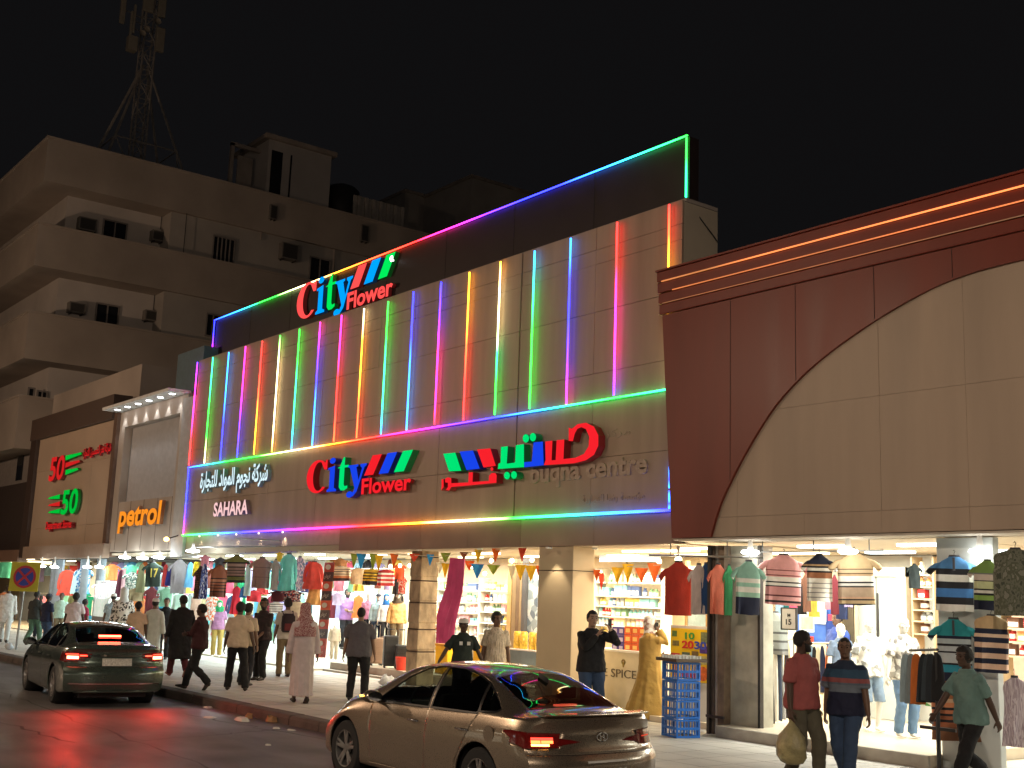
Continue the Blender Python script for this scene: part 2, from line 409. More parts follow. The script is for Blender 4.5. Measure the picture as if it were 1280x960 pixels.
RED2 = lit('sign_red_bright', (1,.075,.07), 1.25); BLU2 = lit('sign_blue_bright', (.0,.33,1), 1.2); GRN2 = lit('sign_green_bright', (.0,.80,.10), 1.1)
WHT = lit('sign_white', (.72,.93,1), 1.1); PNK = lit('sign_pinkish', (1,.62,.62), 1.0); ORG = lit('sign_orange', (1,.30,.02), 1.0)
def glyph(parent, polys, fr, depth, mats, name='letter'):
    """fr = (o, u, v): polygons in the sign's own frame, front at o, body going back by depth"""
    mb = MB(); o, u, v = fr
    for pl in polys:
        n0 = len(mb.f); mb.prism(pl, o, u, v, (0, depth, 0))
        mb.mi[n0] = 0
        for k in range(n0+1, len(mb.f)): mb.mi[k] = 1
    return obj(name, mb, list(mats), parent)
def arc(cx, cy, rx, ry, a0, a1, n=14):
    return [(cx+rx*math.cos(math.radians(lerp(a0,a1,i/n))), cy+ry*math.sin(math.radians(lerp(a0,a1,i/n)))) for i in range(n+1)]
def city_sign(label, X0, X1, z0, z1, Y, mR, mB, mG, depth, group):
    t = thing('city_sign', label, 'sign', ((X0+X1)/2, Y, z0), group=group)
    W = X1-X0; Hh = z1-z0; fr = ((X0, Y-depth, z0), (W,0,0), (0,0,Hh))
    Cc = arc(.118,.55,.118,.40, 38, 318, 26)[:] + arc(.132,.55,.062,.345, 312, 48, 22) 
    glyph(t, [Cc, [(.185,.70),(.215,.70),(.215,.93),(.200,.93),(.192,.86),(.165,.90),(.155,.86)]], fr, depth, mR)
    glyph(t, [[(.225,.72),(.295,.76),(.295,.24),(.32,.20),(.32,.155),(.222,.155),(.222,.20),(.245,.24),(.245,.68),(.225,.67)], arc(.268,.885,.030,.072,0,345,14)], fr, depth, mB)
    glyph(t, [[(.325,.70),(.345,.72),(.378,.93),(.392,.93),(.392,.74),(.432,.74),(.432,.685),(.392,.685),(.392,.30),(.402,.25),(.43,.26),(.43,.20),(.40,.155),(.365,.16),(.345,.24),(.345,.685),(.325,.685)]], fr, depth, mG)
    glyph(t, [[(.425,.72),(.525,.72),(.525,.675),(.508,.66),(.535,.36),(.562,.62),(.545,.675),(.545,.72),(.605,.72),(.605,.68),(.585,.64),(.523,.10),(.49,.0),(.455,-.02),(.44,.02),(.462,.06),(.488,.10),(.502,.17),(.445,.66),(.425,.68)],
               arc(.455,.045,.032,.075,0,345,14)], fr, depth, mB)
    for i, m in enumerate((mR, mB, mG)):
        x = .585 + i*.135
        glyph(t, [[(x,.44),(x+.085,.44),(x+.155,.88),(x+.07,.88)]], fr, depth, m, 'stripe')
    fl = letter('flower', mR[0], t, (X0+.56*W, Y-depth*.6, z0+.02*Hh), 1, 'letter', fit=(W*.44, Hh*.36)); front_mat(fl, *mR)
    return t
# ---------------------------------------------------------------- City building
cb = thing('shop_building', 'two storey beige shop building with rainbow strips of light and a dark roof sign board', 'building', (-25, 20, 0))
zb = P(740,682,Y=YF).z; XL = P(231,667,Y=YF).x; XR = P(843,640,Y=YF).x + .12
z_led0 = P(500,655,Y=YF).z; z_mid = P(540,536,Y=YF).z
z_top = P(838,254,Y=YF).z
yret = P(897,268,X=XR).y; csw = M('city_side_wall', (.42,.36,.28), .8, var=.12, scale=.8)
obj('wall', MB().box(XL+.02,YF+.052,zb,XR,yret,z_top-.03), csw, cb); obj('rear_wall', MB().box(XL+.02,yret+.002,zb+.1,XR-.2,24,6.2), csw, cb)
obj('loose_cable', MB().limb([P(861,249,Y=15.25), P(868,262,Y=15.0), P(877,275,X=XR+.03), P(897,302,X=XR+.03)], .012, 5), M('cable_black', (.02,.02,.02), .6, var=0), cb)
z_led0 = (P(230,668,Y=YF).z + P(843,640,Y=YF).z)/2; z_mid = (P(236,584,Y=YF).z+P(835,490,Y=YF).z)/2
# cladding panels
def panels(parent, xs, zs, Y, mat, t=.05, g=.004, name='panel', jit=0):
    for i in range(len(xs)-1):
        for j in range(len(zs)-1):
            d = random.uniform(-jit, jit)
            obj(name, MB().box(xs[i]+g, Y+d, zs[j]+g, xs[i+1]-g, Y+t, zs[j+1]-g), mat, parent)
XS = P(645,560,Y=YF).x
def split(a, b, n): return [lerp(a, b, i/n) for i in range(n+1)]
xs = split(XL, XS-.02, 6)[:-1] + [XS-.02]; xr_ = split(XS+.02, XR, 2)
zq = [z_mid, z_mid+.55, z_mid+1.75, z_mid+2.7, z_top-.45, z_top]
panels(cb, xs, zq, YF, beige, jit=.004); panels(cb, xr_, zq, YF, beige, jit=.004)
zl = [z_led0, z_led0+1.05, z_mid]
panels(cb, xs, zl, YF, beige, jit=.003); panels(cb, xr_, zl, YF, beige, jit=.003)
zf = [zb, z_led0-.02]; X5 = P(425,660,Y=YF).x
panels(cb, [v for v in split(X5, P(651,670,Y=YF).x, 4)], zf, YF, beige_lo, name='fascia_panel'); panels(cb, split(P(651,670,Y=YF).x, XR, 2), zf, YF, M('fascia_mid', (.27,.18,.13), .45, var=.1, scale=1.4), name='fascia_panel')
# recessed soffit band with downlights at the left end
XB = P(240,690,Y=YF).x
obj('fascia_panel', MB().box(XB, YF+.02, z_led0-.42, X5-.01, YF+.05, z_led0-.02), M('fascia_grey', (.34,.27,.22), .5, var=.1), cb)
obj('roof_slab', MB().box(XL, YF+.1, z_top-.02, XR, yret, z_top+.05), conc, cb)
# pale pier between this building and the next one
obj('pier', MB().box(P(214,690,Y=YF).x, YF-.03, zb-.1, XL-.02, YF+.5, P(225,500,Y=YF).z), M('pale_pier', (.42,.42,.42), .6, var=.1), cb)
obj('led_tinted_wall', MB().box(P(217,460,Y=YF).x, YF+.12, P(225,500,Y=YF).z+.002, XL+.01, YF+.6, P(232,438,Y=YF).z), M('led_spill_tint', (.10,.16,.19), .6), cb)  # teal spill of the light strips put into the wall colour
# soffit and its spots
sof = obj('soffit', MB().box(XL, YF+.06, zb+.02, XR, 16.2, zb+.05), M('soffit_white', (.62,.55,.45), .7, var=.06), cb)
R_=(1,.012,.010); O_=(1,.065,.0); Y_=(1,.36,.012); W_=(1,.85,.42); G_=(.0,.85,.035); T_=(0,.80,.24); C_=(0,.24,1); B_=(.0,.022,1); V_=(.12,.008,1); Mg=(1,.010,.34)
strips = [((250,451),(237.5,582.5),[R_,R_,Mg,Mg,V_]), ((267.5,445.5),(257,580),[W_,G_,G_,T_,T_]), ((288,439),(277,576),[B_,B_,C_,C_]), ((308,432),(298,572.5),[B_,V_,Mg,Mg]),
 ((330,425),(319,569),[Y_,Y_,O_,R_,R_]), ((353,417.5),(341.5,566),[Y_,W_,W_,W_,G_]), ((377.5,409.5),(366,562.5),[C_,T_,T_,G_,G_]), ((402.5,401),(392,558),[C_,C_,B_,V_,Mg]),
 ((429,392.5),(419,553),[O_,R_,R_,Mg,Mg]), ((457.5,384),(447.5,549),[O_,O_,Y_,Y_,W_]), ((488,375),(478,544),[C_,T_,T_,G_,G_]), ((519,363),(510,539),[C_,C_,B_,B_]),
 ((553.5,351),(545,532),[R_,Mg,Mg,V_,B_]), ((589.5,338.5),(581,527),[R_,R_,O_,Y_,Y_]), ((628.5,325),(620.5,520),[G_,G_,T_,W_,W_,Y_]), ((670,312),(664,512.5),[G_,G_,G_,T_,C_]),
 ((715.5,296),(710,506.5),[Mg,V_,B_,B_,C_]), ((774,276),(769.5,496),[V_,Mg,Mg,R_,R_]), ((838,254),(836,490),[W_,W_,Y_,Y_,Y_,O_,R_])]
def tube_strip(parent, a, b, cols, r=.018, es=8.5, axis=2, i=[0], pos=None):
    mb = MB().limb([a, b], r, 8, up=(0,-1,0) )
    i[0] += 1
    m = ramp_mat('light_strip_%d' % i[0], [((k/(len(cols)-1)*.999) if pos is None else pos[k], tuple(max(x, .014) for x in c)) for k, c in enumerate(cols)], axis, False, es=es)
    return obj('light_strip', mb, m, parent, sm=60)
for (tp, bt, cols) in strips:
    a = P(*bt, Y=YF-.04); b = P(*tp, Y=YF-.04)
    tube_strip(cb, (a.x, YF-.085, a.z+.02), (a.x, YF-.085, b.z-.04), cols)
def along(stops, x0, x1, z, Y):
    return [min(.999, max(0, (P(px_, pj((lerp(x0,x1,.5),Y,z))[1], Y=Y).x-x0)/(x1-x0))) for px_, c in stops]
def hstrip(par, x0, x1, Y, z, stops, **k): tube_strip(par, (x0,Y,z), (x1,Y,z), [c for _, c in stops], axis=0, pos=along(stops,x0,x1,z,Y), **k)
hstrip(cb, XL, XR-.15, YF-.08, z_mid, [(236,B_),(250,C_),(285,G_),(325,G_),(370,W_),(410,Y_),(440,O_),(470,R_),(510,Mg),(560,V_),(620,B_),(670,C_),(710,T_),(770,G_),(830,T_)])
hstrip(cb, XL, XR-.15, YF-.08, z_led0, [(232,G_),(255,T_),(272,C_),(300,B_),(345,V_),(400,Mg),(450,R_),(485,O_),(525,Y_),(580,W_),(640,G_),(690,T_),(760,C_),(830,B_)], r=.024)
tube_strip(cb, (XL, YF-.05, z_led0+.03), (XL, YF-.05, z_mid-.03), [Mg,V_,B_,B_,B_])
for ya, yb in ((577,610),(613,638)):
    a = P(838.5,yb,Y=YF-.04); b = P(838,ya,Y=YF-.04); tube_strip(cb, (XR-.2, YF-.045, a.z), (XR-.2, YF-.045, b.z), [C_,B_,C_,B_])
# roof sign board, set back from the wall
YS = 15.2
sb = thing('roof_sign_board', 'long dark board along the roof edge outlined by a rainbow tube of light', 'sign board', (-25, YS, z_top))
a = P(270,402,Y=YS); b = P(862,168,Y=YS); zs_ = (a.z+b.z)/2
board = obj('board', MB().box(a.x, YS, z_top-.3, b.x, YS+.25, zs_), dark_board, sb)
for k in range(1, 8):
    xx = lerp(a.x, b.x, k/8); obj('board_joint', MB().box(xx-.008, YS-.006, z_top-.3, xx+.008, YS-.001, zs_), gap_m, board)
hstrip(sb, a.x, b.x, YS-.06, zs_, [(270,B_),(300,C_),(330,G_),(350,G_),(378,W_),(420,Y_),(460,O_),(520,R_),(560,Mg),(605,V_),(650,B_),(700,B_),(760,C_),(810,T_),(862,G_)])
tube_strip(sb, (a.x, YS-.05, zs_-.03), (a.x, YS-.05, z_top+.02), [T_,Mg,V_,B_,B_])
tube_strip(sb, (b.x-.03, YS-.05, zs_-.03), (b.x-.03, YS-.05, P(861,247,Y=YS).z), [T_,T_,G_,G_])
l = obj('lamp', MB().ell(P(490.5,323.5,Y=YS-.1), .07,.07,.09), E('small_white_lamp', (1,.95,1), 3), sb)
# the three City signs
A = P(381,618,Y=YF-.2); B = P(512,600,Y=YF-.2)
zA = P(400,611,Y=YF-.2).z - .14
city_sign('lower left sign reading City Flower in red blue and green letters on beige wall', A.x, B.x, zA-.12, P(400,573,Y=YF-.2).z+.02, YF, RED, BLU, GRN, .18, 'City Flower signs')
A = P(370,395,Y=YS-.12); B = P(492,340,Y=YS-.12)
zA = P(383,397,Y=YS-.1).z
city_sign('upper sign reading City Flower in bright lit letters on the dark roof board', A.x, B.x, zA-.22, P(385,353,Y=YS-.1).z+.05, YS, RED2, BLU2, GRN2, .12, 'City Flower signs')
ar = thing('arabic_sign', 'large Arabic sign in red blue and green block letters on the beige wall', 'sign', (P(650,600,Y=YF).x, YF, 4.2))
o0 = Vector((0, YF-.18, 0))
def tr(pts, sx=3.765, ox=520, oy=510):
    out = []
    for x, y in pts:
        p = P(ox+x/sx, oy+y/sx, Y=YF-.18); out.append((p.x, p.z))
    return out
FRM = ((0, YF-.18, 0), (1,0,0), (0,0,1))
for m, q in ((GRN,[(128,215),(185,210),(213,295),(155,298)]), (BLU,[(205,205),(268,200),(300,285),(238,292)]), (RED,[(287,195),(350,190),(376,272),(318,280)])): glyph(ar, [tr(q)], FRM, .17, m, 'stripe')
glyph(ar, [tr([(400,183),(432,180),(427,262),(466,257),(470,175),(508,170),(508,278),(385,287),(388,262),(398,258)])], FRM, .17, GRN)
glyph(ar, [tr([(509,255),(545,252),(553,162),(597,158),(601,269),(509,279)])], FRM, .17, BLU)
glyph(ar, [tr([(608,158),(642,153),(638,246),(657,245),(662,151),(698,148),(694,240),(750,234),(790,216),(812,180),(815,135),(800,100),(778,90),(760,98),(748,118),(738,156),(718,155),(719,92),(733,98),(760,76),(800,69),(838,88),(858,128),(858,178),(838,220),(800,246),(745,260),(602,269),(610,245)])], FRM, .17, RED)
for cx, cy, in ((517,143),(550,137)): glyph(ar, [tr(arc(cx,cy,15,20,0,345,14))], FRM, .17, GRN, 'dot')
for cx, cy, in ((428,318),(461,315)): glyph(ar, [tr(arc(cx,cy,14,18,0,345,14))], FRM, .17, GRN, 'dot')
glyph(ar, [tr([(165,354),(246,350),(248,303),(268,302),(266,348),(342,343),(344,318),(356,306),(374,306),(380,318),(378,352),(165,372)])], FRM, .17, RED)
glyph(ar, [tr([(137,332),(150,326),(166,330),(166,372),(156,388),(140,386),(150,372),(150,352),(137,350)])], FRM, .17, RED)
glyph(ar, [tr([(120,336),(130,334),(130,372),(118,388),(120,366)])], FRM, .17, RED)
glyph(ar, [tr(arc(357,287,7,9,0,345,12))], FRM, .17, RED, 'dot')
tx = thing('white_arabic_sign', 'white lit Arabic lettering above the SAHARA sign at the left end of the beige wall', 'sign', (P(290,600,Y=YF).x, YF, 5))
a = P(250,620,Y=YF-.1); b = P(336,590,Y=YF-.1); q = letter('ar1', WHT[0], tx, (a.x, YF-.07, P(290,618,Y=YF).z), 1, fit=(b.x-a.x, .78)); front_mat(q, *WHT)
tx = thing('sahara_sign', 'small pinkish lit sign reading SAHARA', 'sign', (P(290,640,Y=YF).x, YF, 4.5))
a = P(268,640,Y=YF-.1); b = P(311,635,Y=YF-.1); q = letter('sahara', PNK[0], tx, (a.x, YF-.07, P(290,645,Y=YF).z), 1, fit=(b.x-a.x, .42)); front_mat(q, *PNK)
gm = M('old_sign_residue', (.40,.305,.235), .55, var=.2, scale=12)
a = P(664,600,Y=YF); b = P(810,590,Y=YF)
gh = thing('removed_sign_trace', 'pale ghost of removed lettering reading buqna centre on the beige wall', 'sign trace', (a.x, YF, 4.6))
letter('ghost', gm, gh, (a.x, YF-.012, P(735,606,Y=YF).z), 1, fit=(b.x-a.x, .50))
a = P(728,628,Y=YF); b = P(806,624,Y=YF); letter('ghost2', gm, gh, (a.x, YF-.008, P(765,629,Y=YF).z), 1, fit=(b.x-a.x, .18))
a = P(756,545,Y=YF); b = P(788,540,Y=YF); letter('ghost3', gm, gh, (a.x, YF-.008, P(770,548,Y=YF).z), 1, fit=(b.x-a.x, .18))
# ---------------------------------------------------------------- red and cream building on the right
YR = 14.25
rb = thing('arched_building', 'dark red building with a cream arch panel and ribbed cornice at the right', 'building', (-9, 18, 0))
zr = P(845,673,Y=YR).z; xl = P(845,672,Y=YR).x
zt = P(831,396,Y=YR).z
xtl = P(833,396,Y=YR).x
archp = [(893,670),(905,632),(918,603),(935,570),(952,541),(971,512),(990,489),(1015,464),(1048,437),(1085,411),(1118,390),(1150,372),(1190,353),(1235,338),(1280,327),(1330,318)]
ap = [(P(x,y,Y=YR).x, P(x,y,Y=YR).z) for x, y in archp]
ap[0] = (ap[0][0], zr)
ap = [(cr([(i,p[0]) for i,p in enumerate(ap)], t/4), cr([(i,p[1]) for i,p in enumerate(ap)], t/4)) for t in range((len(ap)-1)*4+1)]
last = ap[-1]
poly = [(xl, zr)] + ap + [(-2, last[1]+.3), (-2, zt), (xtl, zt)]
rw = obj('red_wall', MB().prism(poly, (0,YR-.10,0), (1,0,0), (0,0,1), (0,.05,0)), redp, rb)
# joints of the red cladding
for px_ in (918, 1000, 1100, 1200):
    xx = P(px_,480,Y=YR).x
    zz = [z for (x0,z0),(x1,z1) in zip(ap, ap[1:]) if x0 <= xx <= x1 for z in [lerp(z0,z1,(xx-x0)/(x1-x0))]]
    if zz: obj('joint', MB().box(xx-.003, YR-.104, zz[0]+.02, xx+.006, YR-.101, zt), gap_m, rb)
# raised lip along the arch
lp = [(x, YR-.13, z) for x, z in ap]
False and obj('arch_lip', MB().limb([Vector(p) + Vector((-.015,0,.03)) for p in lp], .022, 8), redp, rb, sm=60)
# cream cladding
zc = [zr, P(1013,643,Y=YR+.08).z, (P(975,514,Y=YR+.08).z+P(1280,472,Y=YR+.08).z)/2, (P(975,514,Y=YR+.08).z+P(1280,472,Y=YR+.08).z)/2+1.62, last[1]+.4]
xc = [P(893,600,Y=YR+.08).x-.3] + [P(x_,560,Y=YR+.08).x for x_ in (928,1011,1107,1216,1340)] + [-4.2, -2]
for i in range(len(xc)-1):
    for j in range(4):
        if j == 3 and i < 1: continue
        obj('cream_panel', MB().box(xc[i]+.002, YR-.045+random.uniform(-.003,.003), zc[j]+.002, xc[i+1]-.002, YR+.12, zc[j+1]-.002), cream, rb)
obj('wall', MB().box(xl, YR+.13, zr, -2, 24, zt+.8), M('cream_wall_back', (.17,.13,.10), .8), rb)
# flat fascia over the red wall, with shallow steps and thin orange emissive lines of uneven strength
ztop = P(831,338,Y=YR-.16).z; dz = (ztop-zt)/4
for k in range(4):
    z0 = zt + k*dz
    obj('cornice_band', MB().box(xtl-.05-.012*k, YR-.13-.012*k, z0+.012, -2, YR+.1, z0+dz-.006), redp, rb, bevel=.012)
    obj('rib_end', MB().box(xtl-.062-.012*k, YR-.14, z0+.01, xtl-.03, YR-.02, z0+.022), M('rib_end_pale', (.6,.5,.35), .4), rb)
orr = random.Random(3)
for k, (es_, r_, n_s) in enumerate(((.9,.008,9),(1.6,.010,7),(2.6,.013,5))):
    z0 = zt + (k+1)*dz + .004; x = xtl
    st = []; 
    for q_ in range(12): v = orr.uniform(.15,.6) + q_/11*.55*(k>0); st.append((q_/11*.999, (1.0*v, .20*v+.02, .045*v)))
    m = ramp_mat('orange_line_%d' % k, st, 0, False, es=es_)
    obj('orange_line', MB().limb([(xtl+.05+.25*k*(k<2), YR-.155-.012*k, z0),(-2, YR-.155-.012*k, z0)], r_, 6), m, rb, sm=60)
obj('cornice_cap', MB().box(xtl-.10, YR-.19, ztop, -2, YR+.3, ztop+.03), redp, rb)
obj('soffit', MB().box(xl, YR-.06, zr-.04, -2, 15.9, zr-.01), M('soffit_grey', (.5,.45,.38), .7), rb)
# ---------------------------------------------------------------- petrol shop
pt = thing('corner_shop_building', 'narrow pale shopfront with a lit recessed panel over an orange sign', 'building', (P(180,690,Y=YF).x, 18, 0))
XP0 = P(135,690,Y=YF).x; XP1 = P(219,690,Y=YF).x; zp = P(135,690,Y=YF).z; zpt = P(150,516,Y=YF).z
pale = M('pale_cladding', (.42,.35,.29), .6, var=.1, scale=1)
zw0 = P(150,628,Y=YF).z; zw1 = P(160,533,Y=YF).z; xw0 = P(150,600,Y=YF).x; xw1 = P(218,600,Y=YF).x
obj('wall', MB().box(XP0, YF, zp, XP1, YF+.4, zw0).box(XP0, YF, zw1, XP1, YF+.4, zpt).box(XP0, YF, zw0, xw0, YF+.4, zw1).box(xw1, YF, zw0, XP1+.2, YF+.4, zw1), pale, pt)
obj('recessed_panel', MB().box(xw0, YF+.28, zw0, xw1, YF+.41, zw1), M('recess_grey', (.42,.41,.41), .45, var=.08), pt)
obj('upper_wall', MB().box(XP0, YF+.4, zp, XP1+.3, 24, zpt+.15), aptb, pt)
for k in range(5):
    xx = lerp(XP0, XP1, (k+.5)/5); obj('joint', MB().box(xx-.01, YF-.006, zp+.05, xx+.01, YF-.001, zw0), gap_m, pt)
can = obj('canopy', MB().box(XP0-.15, YF-.65, zpt, XP1-.1, YF+.3, zpt+.10), M('canopy_white', (.75,.75,.73), .5), pt)
spotE = E('canopy_spot', (.92,.97,1), 14)
for k in range(6):
    xx = lerp(XP0+.5, XP1-.6, k/5)
    obj('downlight', MB().lathe([(.0,-.012),(.085,-.012),(.10,0)], (xx, YF-.32, zpt-.001), n=14), spotE, can)
    ld = bpy.data.lights.new('canopy_lamp', 'SPOT'); ld.energy = 34; ld.spot_size = math.radians(75); ld.spot_blend = .6; ld.color = (.90,.96,1); ld.shadow_soft_size = .05
    lo = bpy.data.objects.new('canopy_lamp', ld); C.objects.link(lo); lo.location = (xx, YF-.17, zpt-.06); lo.rotation_euler = (math.radians(3),0,0)
ps = thing('petrol_sign', 'orange lit sign reading petrol in slanted letters', 'sign', (P(175,650,Y=YF).x, YF, 4))
a = P(149,655,Y=YF-.15); b = P(204,648,Y=YF-.15); q = letter('petrol', ORG[0], ps, (a.x, YF-.14, P(152,667,Y=YF-.15).z), 1, fit=(b.x-a.x-.2, 1.0), slant=.12); front_mat(q, *ORG)
fl = thing('floodlight', 'small orange floodlight on an arm under the petrol sign', 'lamp', tuple(P(208,674,Y=YF-.4)))
q = P(208,674,Y=YF-.4)
obj('arm', MB().limb([(q.x, YF, q.z+.15),(q.x, YF-.4, q.z)], .02, 6), darkst, fl); obj('lamp_head', MB().ell(q, .10,.08,.07), E('flood_orange', (1,.5,.12), 12), fl, sm=60)
# ---------------------------------------------------------------- the 50 department store
fb = thing('department_store', 'brown fronted department store with red and green number signs at the left', 'building', (P(90,690,Y=YF).x, 18, 0))
XD0 = P(31,690,Y=YF).x; XD1 = XP0 - .35; zd = P(60,697,Y=YF).z; zdt = P(44,552,Y=YF).z
dwall = M('brown_cladding', (.46,.35,.26), .5, var=.08, scale=.8)
panels(fb, split(XD0+.5, XD1, 4), [zd, zd+1.2, zd+3.6, zdt], YF, dwall, t=.1, jit=.004)
obj('wall', MB().box(XD0, YF+.105, zd, XD1, 24, zdt), gap_m, fb)
obj('side_column', MB().box(XD0-.3, YF-.15, zd, XD0+.48, YF+.3, zdt), M('brown_dark_trim', (.055,.035,.028), .5), fb)
obj('side_column', MB().box(XD1, YF-.12, zd, XP0-.01, YF+.3, zdt+.4), M('brown_trim', (.13,.075,.05), .5), fb)
obj('roof_band', MB().box(XD0-.3, YF-.2, zdt+.0, XD1-.01, YF+.5, zdt+.9), M('brown_band', (.085,.055,.042), .6), fb)
obj('upper_wall', MB().box(XD0-.3, YF+.6, zdt+.8, XP0, 24, zdt+2.1), aptb, fb)
obj('fascia', MB().box(XD0+.6, YF-.25, zd-.05, XP0+.2, YF-.01, zd+.45), M('fascia_pale_brown', (.33,.24,.18), .5), fb)
R5 = lit('fifty_red', s3(240,40,40), .7); G5 = lit('fifty_green', s3(0,225,70), .65)
def txt_at(par, key, mats, x0, y0, x1, y1, ux=None, Y=YF, slant=0, name='letter', dz_=0):
    """lettering between the pixel corners lower left x0,y0 and upper right x1,y1"""
    a = P(x0,y0,Y=Y-.12); xm = (x0+x1)/2; b = P(x1,y0,Y=Y-.12); h = P(xm,y1,Y=Y-.12).z - P(xm,y0,Y=Y-.12).z
    z = (P(x0,y0,Y=Y-.12).z)
    o = letter(key, mats[0], par, (a.x, Y-.12, P(xm,y0,Y=Y-.12).z+dz_), 1, name, fit=(b.x-a.x, h), slant=slant); front_mat(o, *mats); return o
s5 = thing('number_sign', 'red number 50 with green and red dashes upper left on brown wall', 'sign', (P(85,585,Y=YF).x, YF, 6), group='number 50 signs')
txt_at(s5, 'fifty', R5, 62, 601, 80, 571, slant=.1)
for i, (ya, m) in enumerate(((573,G5),(582,R5),(591,G5))):
    a = P(83,ya,Y=YF-.1); b = P(103-i*2,ya-3,Y=YF-.1)
    glyph(s5, [[(a.x,a.z-.09),(b.x,a.z+.02),(b.x-.1,a.z+.10),(a.x,a.z+.11)]], ((0,YF-.14,0),(1,0,0),(0,0,1)), .12, m, 'dash')
s6 = thing('number_sign', 'green number 50 with dashes on its left, lower on brown wall', 'sign', (P(85,628,Y=YF).x, YF, 5), group='number 50 signs')
txt_at(s6, 'fifty', G5, 77, 643, 97, 612, slant=.1)
for i, (ya, m) in enumerate(((622,G5),(631,R5),(640,G5))):
    a = P(61,ya+1,Y=YF-.1); b = P(76,ya-1,Y=YF-.1)
    glyph(s6, [[(a.x,b.z-.02),(b.x,b.z-.09),(b.x,b.z+.10),(a.x+.2,b.z+.04)]], ((0,YF-.14,0),(1,0,0),(0,0,1)), .12, m, 'dash')
s7 = thing('arabic_store_sign', 'small red Arabic lettering at the top of the brown wall', 'sign', (P(122,565,Y=YF).x, YF, 6.5)); txt_at(s7, 'ar2', R5, 105, 571, 139, 557)
s8 = thing('department_sign', 'small red Department Stores lettering under the green number', 'sign', (P(75,658,Y=YF).x, YF, 4)); txt_at(s8, 'dept', R5, 59, 664, 91, 651)
# dark block and pale wall beyond
lb = thing('far_shop_building', 'dark low building at the far left with a pale upper wall', 'building', (-56, 18, 0))
XE = XD0 - .32
obj('wall', MB().box(-75, YF+.3, 3.2, XE, 24, P(20,605,Y=YF+.3).z), M('dark_front', (.045,.032,.028), .6), lb)
obj('upper_wall', MB().box(-75, YF+1.3, 3.2, XE, 24, P(20,540,Y=YF+1.3).z), M('pale_upper', (.30,.27,.25), .8), lb)
q = P(26,585,Y=YF+1.3); obj('window', MB().box(q.x-.5, YF+1.24, q.z-.6, q.x+.4, YF+1.29, q.z+.6), winglass, lb)
obj('fascia', MB().box(-75, YF-.1, 3.0, XE-.3, YF+.28, 3.5), beige_lo, lb)
# ---------------------------------------------------------------- corner apartment block, left
AX = -56.1; AY = 14.62
ab = thing('apartment_block', 'dim beige apartment block with wrap-around balconies at the upper left corner', 'building', (AX-8, AY+10, 0))
zc_ = P(60,172,X=AX).z
yend = P(520,290,X=AX).y + 6
b1 = (P(55,225,X=AX).z, zc_)
b2 = (P(42,331,X=AX).z, P(50,280,X=AX).z)
b3 = (P(35,448,X=AX).z, P(35,390,X=AX).z)
fh = b1[0]-b2[0]
b4 = (b3[0]-fh, b3[1]-fh+.2); yr = P(214,270,X=AX-.26).y
XB0 = AX - 22
for (z0, z1) in (b1, b2, b3, b4):
    mb = MB().box(AX-.22, AY, z0, AX, yend, z1)            # parapet along the side
    mb.box(XB0, AY, z0, AX-.22, AY+.22, z1)                # parapet along the street
    mb.box(XB0, AY+.22, z0, AX-.22, AY+1.6, z0+.18).box(AX-1.5, AY+1.6, z0, AX-.22, yr+.1, z0+.18)   # balcony slab
    obj('balcony_parapet', mb, aptb, ab)
    obj('coping', MB().box(AX-.3, AY-.06, z1+.002, AX+.06, yend, z1+.10).box(XB0, AY-.06, z1+.002, AX-.3, AY+.3, z1+.10), aptb, ab)
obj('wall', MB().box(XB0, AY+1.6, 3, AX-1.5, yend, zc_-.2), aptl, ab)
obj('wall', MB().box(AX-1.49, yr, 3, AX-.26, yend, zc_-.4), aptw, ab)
# parapet of the lower part, dark
def apt_window(x0, y0, x1, y1, X, bars=2, label='window'):
    a = P(x0,y1,X=X); b = P(x1,y0,X=X); xm = (x0+x1)/2
    z0 = P(xm,y1,X=X).z; z1 = P(xm,y0,X=X).z
    f = obj('window', MB().box(X-.02, a.y, z0, X+.015, b.y, z1), winglass, ab)
    t = .07; mb = MB().box(X+.012, a.y-t, z0-t, X+.08, b.y+t, z0).box(X+.012, a.y-t, z1, X+.08, b.y+t, z1+t).box(X+.012, a.y-t, z0, X+.08, a.y, z1).box(X+.012, b.y, z0, X+.08, b.y+t, z1)
    for k in range(1, bars): yy = lerp(a.y, b.y, k/bars); mb.box(X+.012, yy-.03, z0, X+.06, yy+.03, z1)
    obj('window_frame', mb, winframe, f)
def ac_unit(x0, y0, x1, y1, X, d=.45):
    a = P(x0,y1,X=X+d); b = P(x1,y0,X=X+d); xm = (x0+x1)/2; z0 = P(xm,y1,X=X+d).z; z1 = P(xm,y0,X=X+d).z
    u = obj('air_conditioner', MB().box(X+.01, a.y, z0, X+d, b.y, z1), acm, ab)
    mb = MB()
    for k in range(7): zz = lerp(z0+.08, z1-.08, k/6); mb.box(X+d+.001, a.y+.08, zz-.02, X+d+.015, b.y-.08, zz+.02)
    obj('grille', mb.box(X+d+.0005, a.y+.06, z0+.06, X+d+.006, b.y-.06, z1-.06), acd, u)
    obj('bracket', MB().box(X, a.y+.1, z0-.06, X+d, a.y+.15, z0), darkst, u); obj('bracket', MB().box(X, b.y-.15, z0-.06, X+d, b.y-.1, z0), darkst, u)
XW = AX-1.5
apt_window(128,278,158,299,XW); ac_unit(98,272,122,288,XW); ac_unit(190,288,207,301,XW); apt_window(119,382,148,405,XW); ac_unit(86,378,108,391,XW); ac_unit(181,388,200,401,XW)
apt_window(265,298,293,327,AX-.24,5); apt_window(257,394,274,420,AX-.24,2); apt_window(386,324,412,356,AX-.2,2); ac_unit(352,304,374,324,AX-.1); 
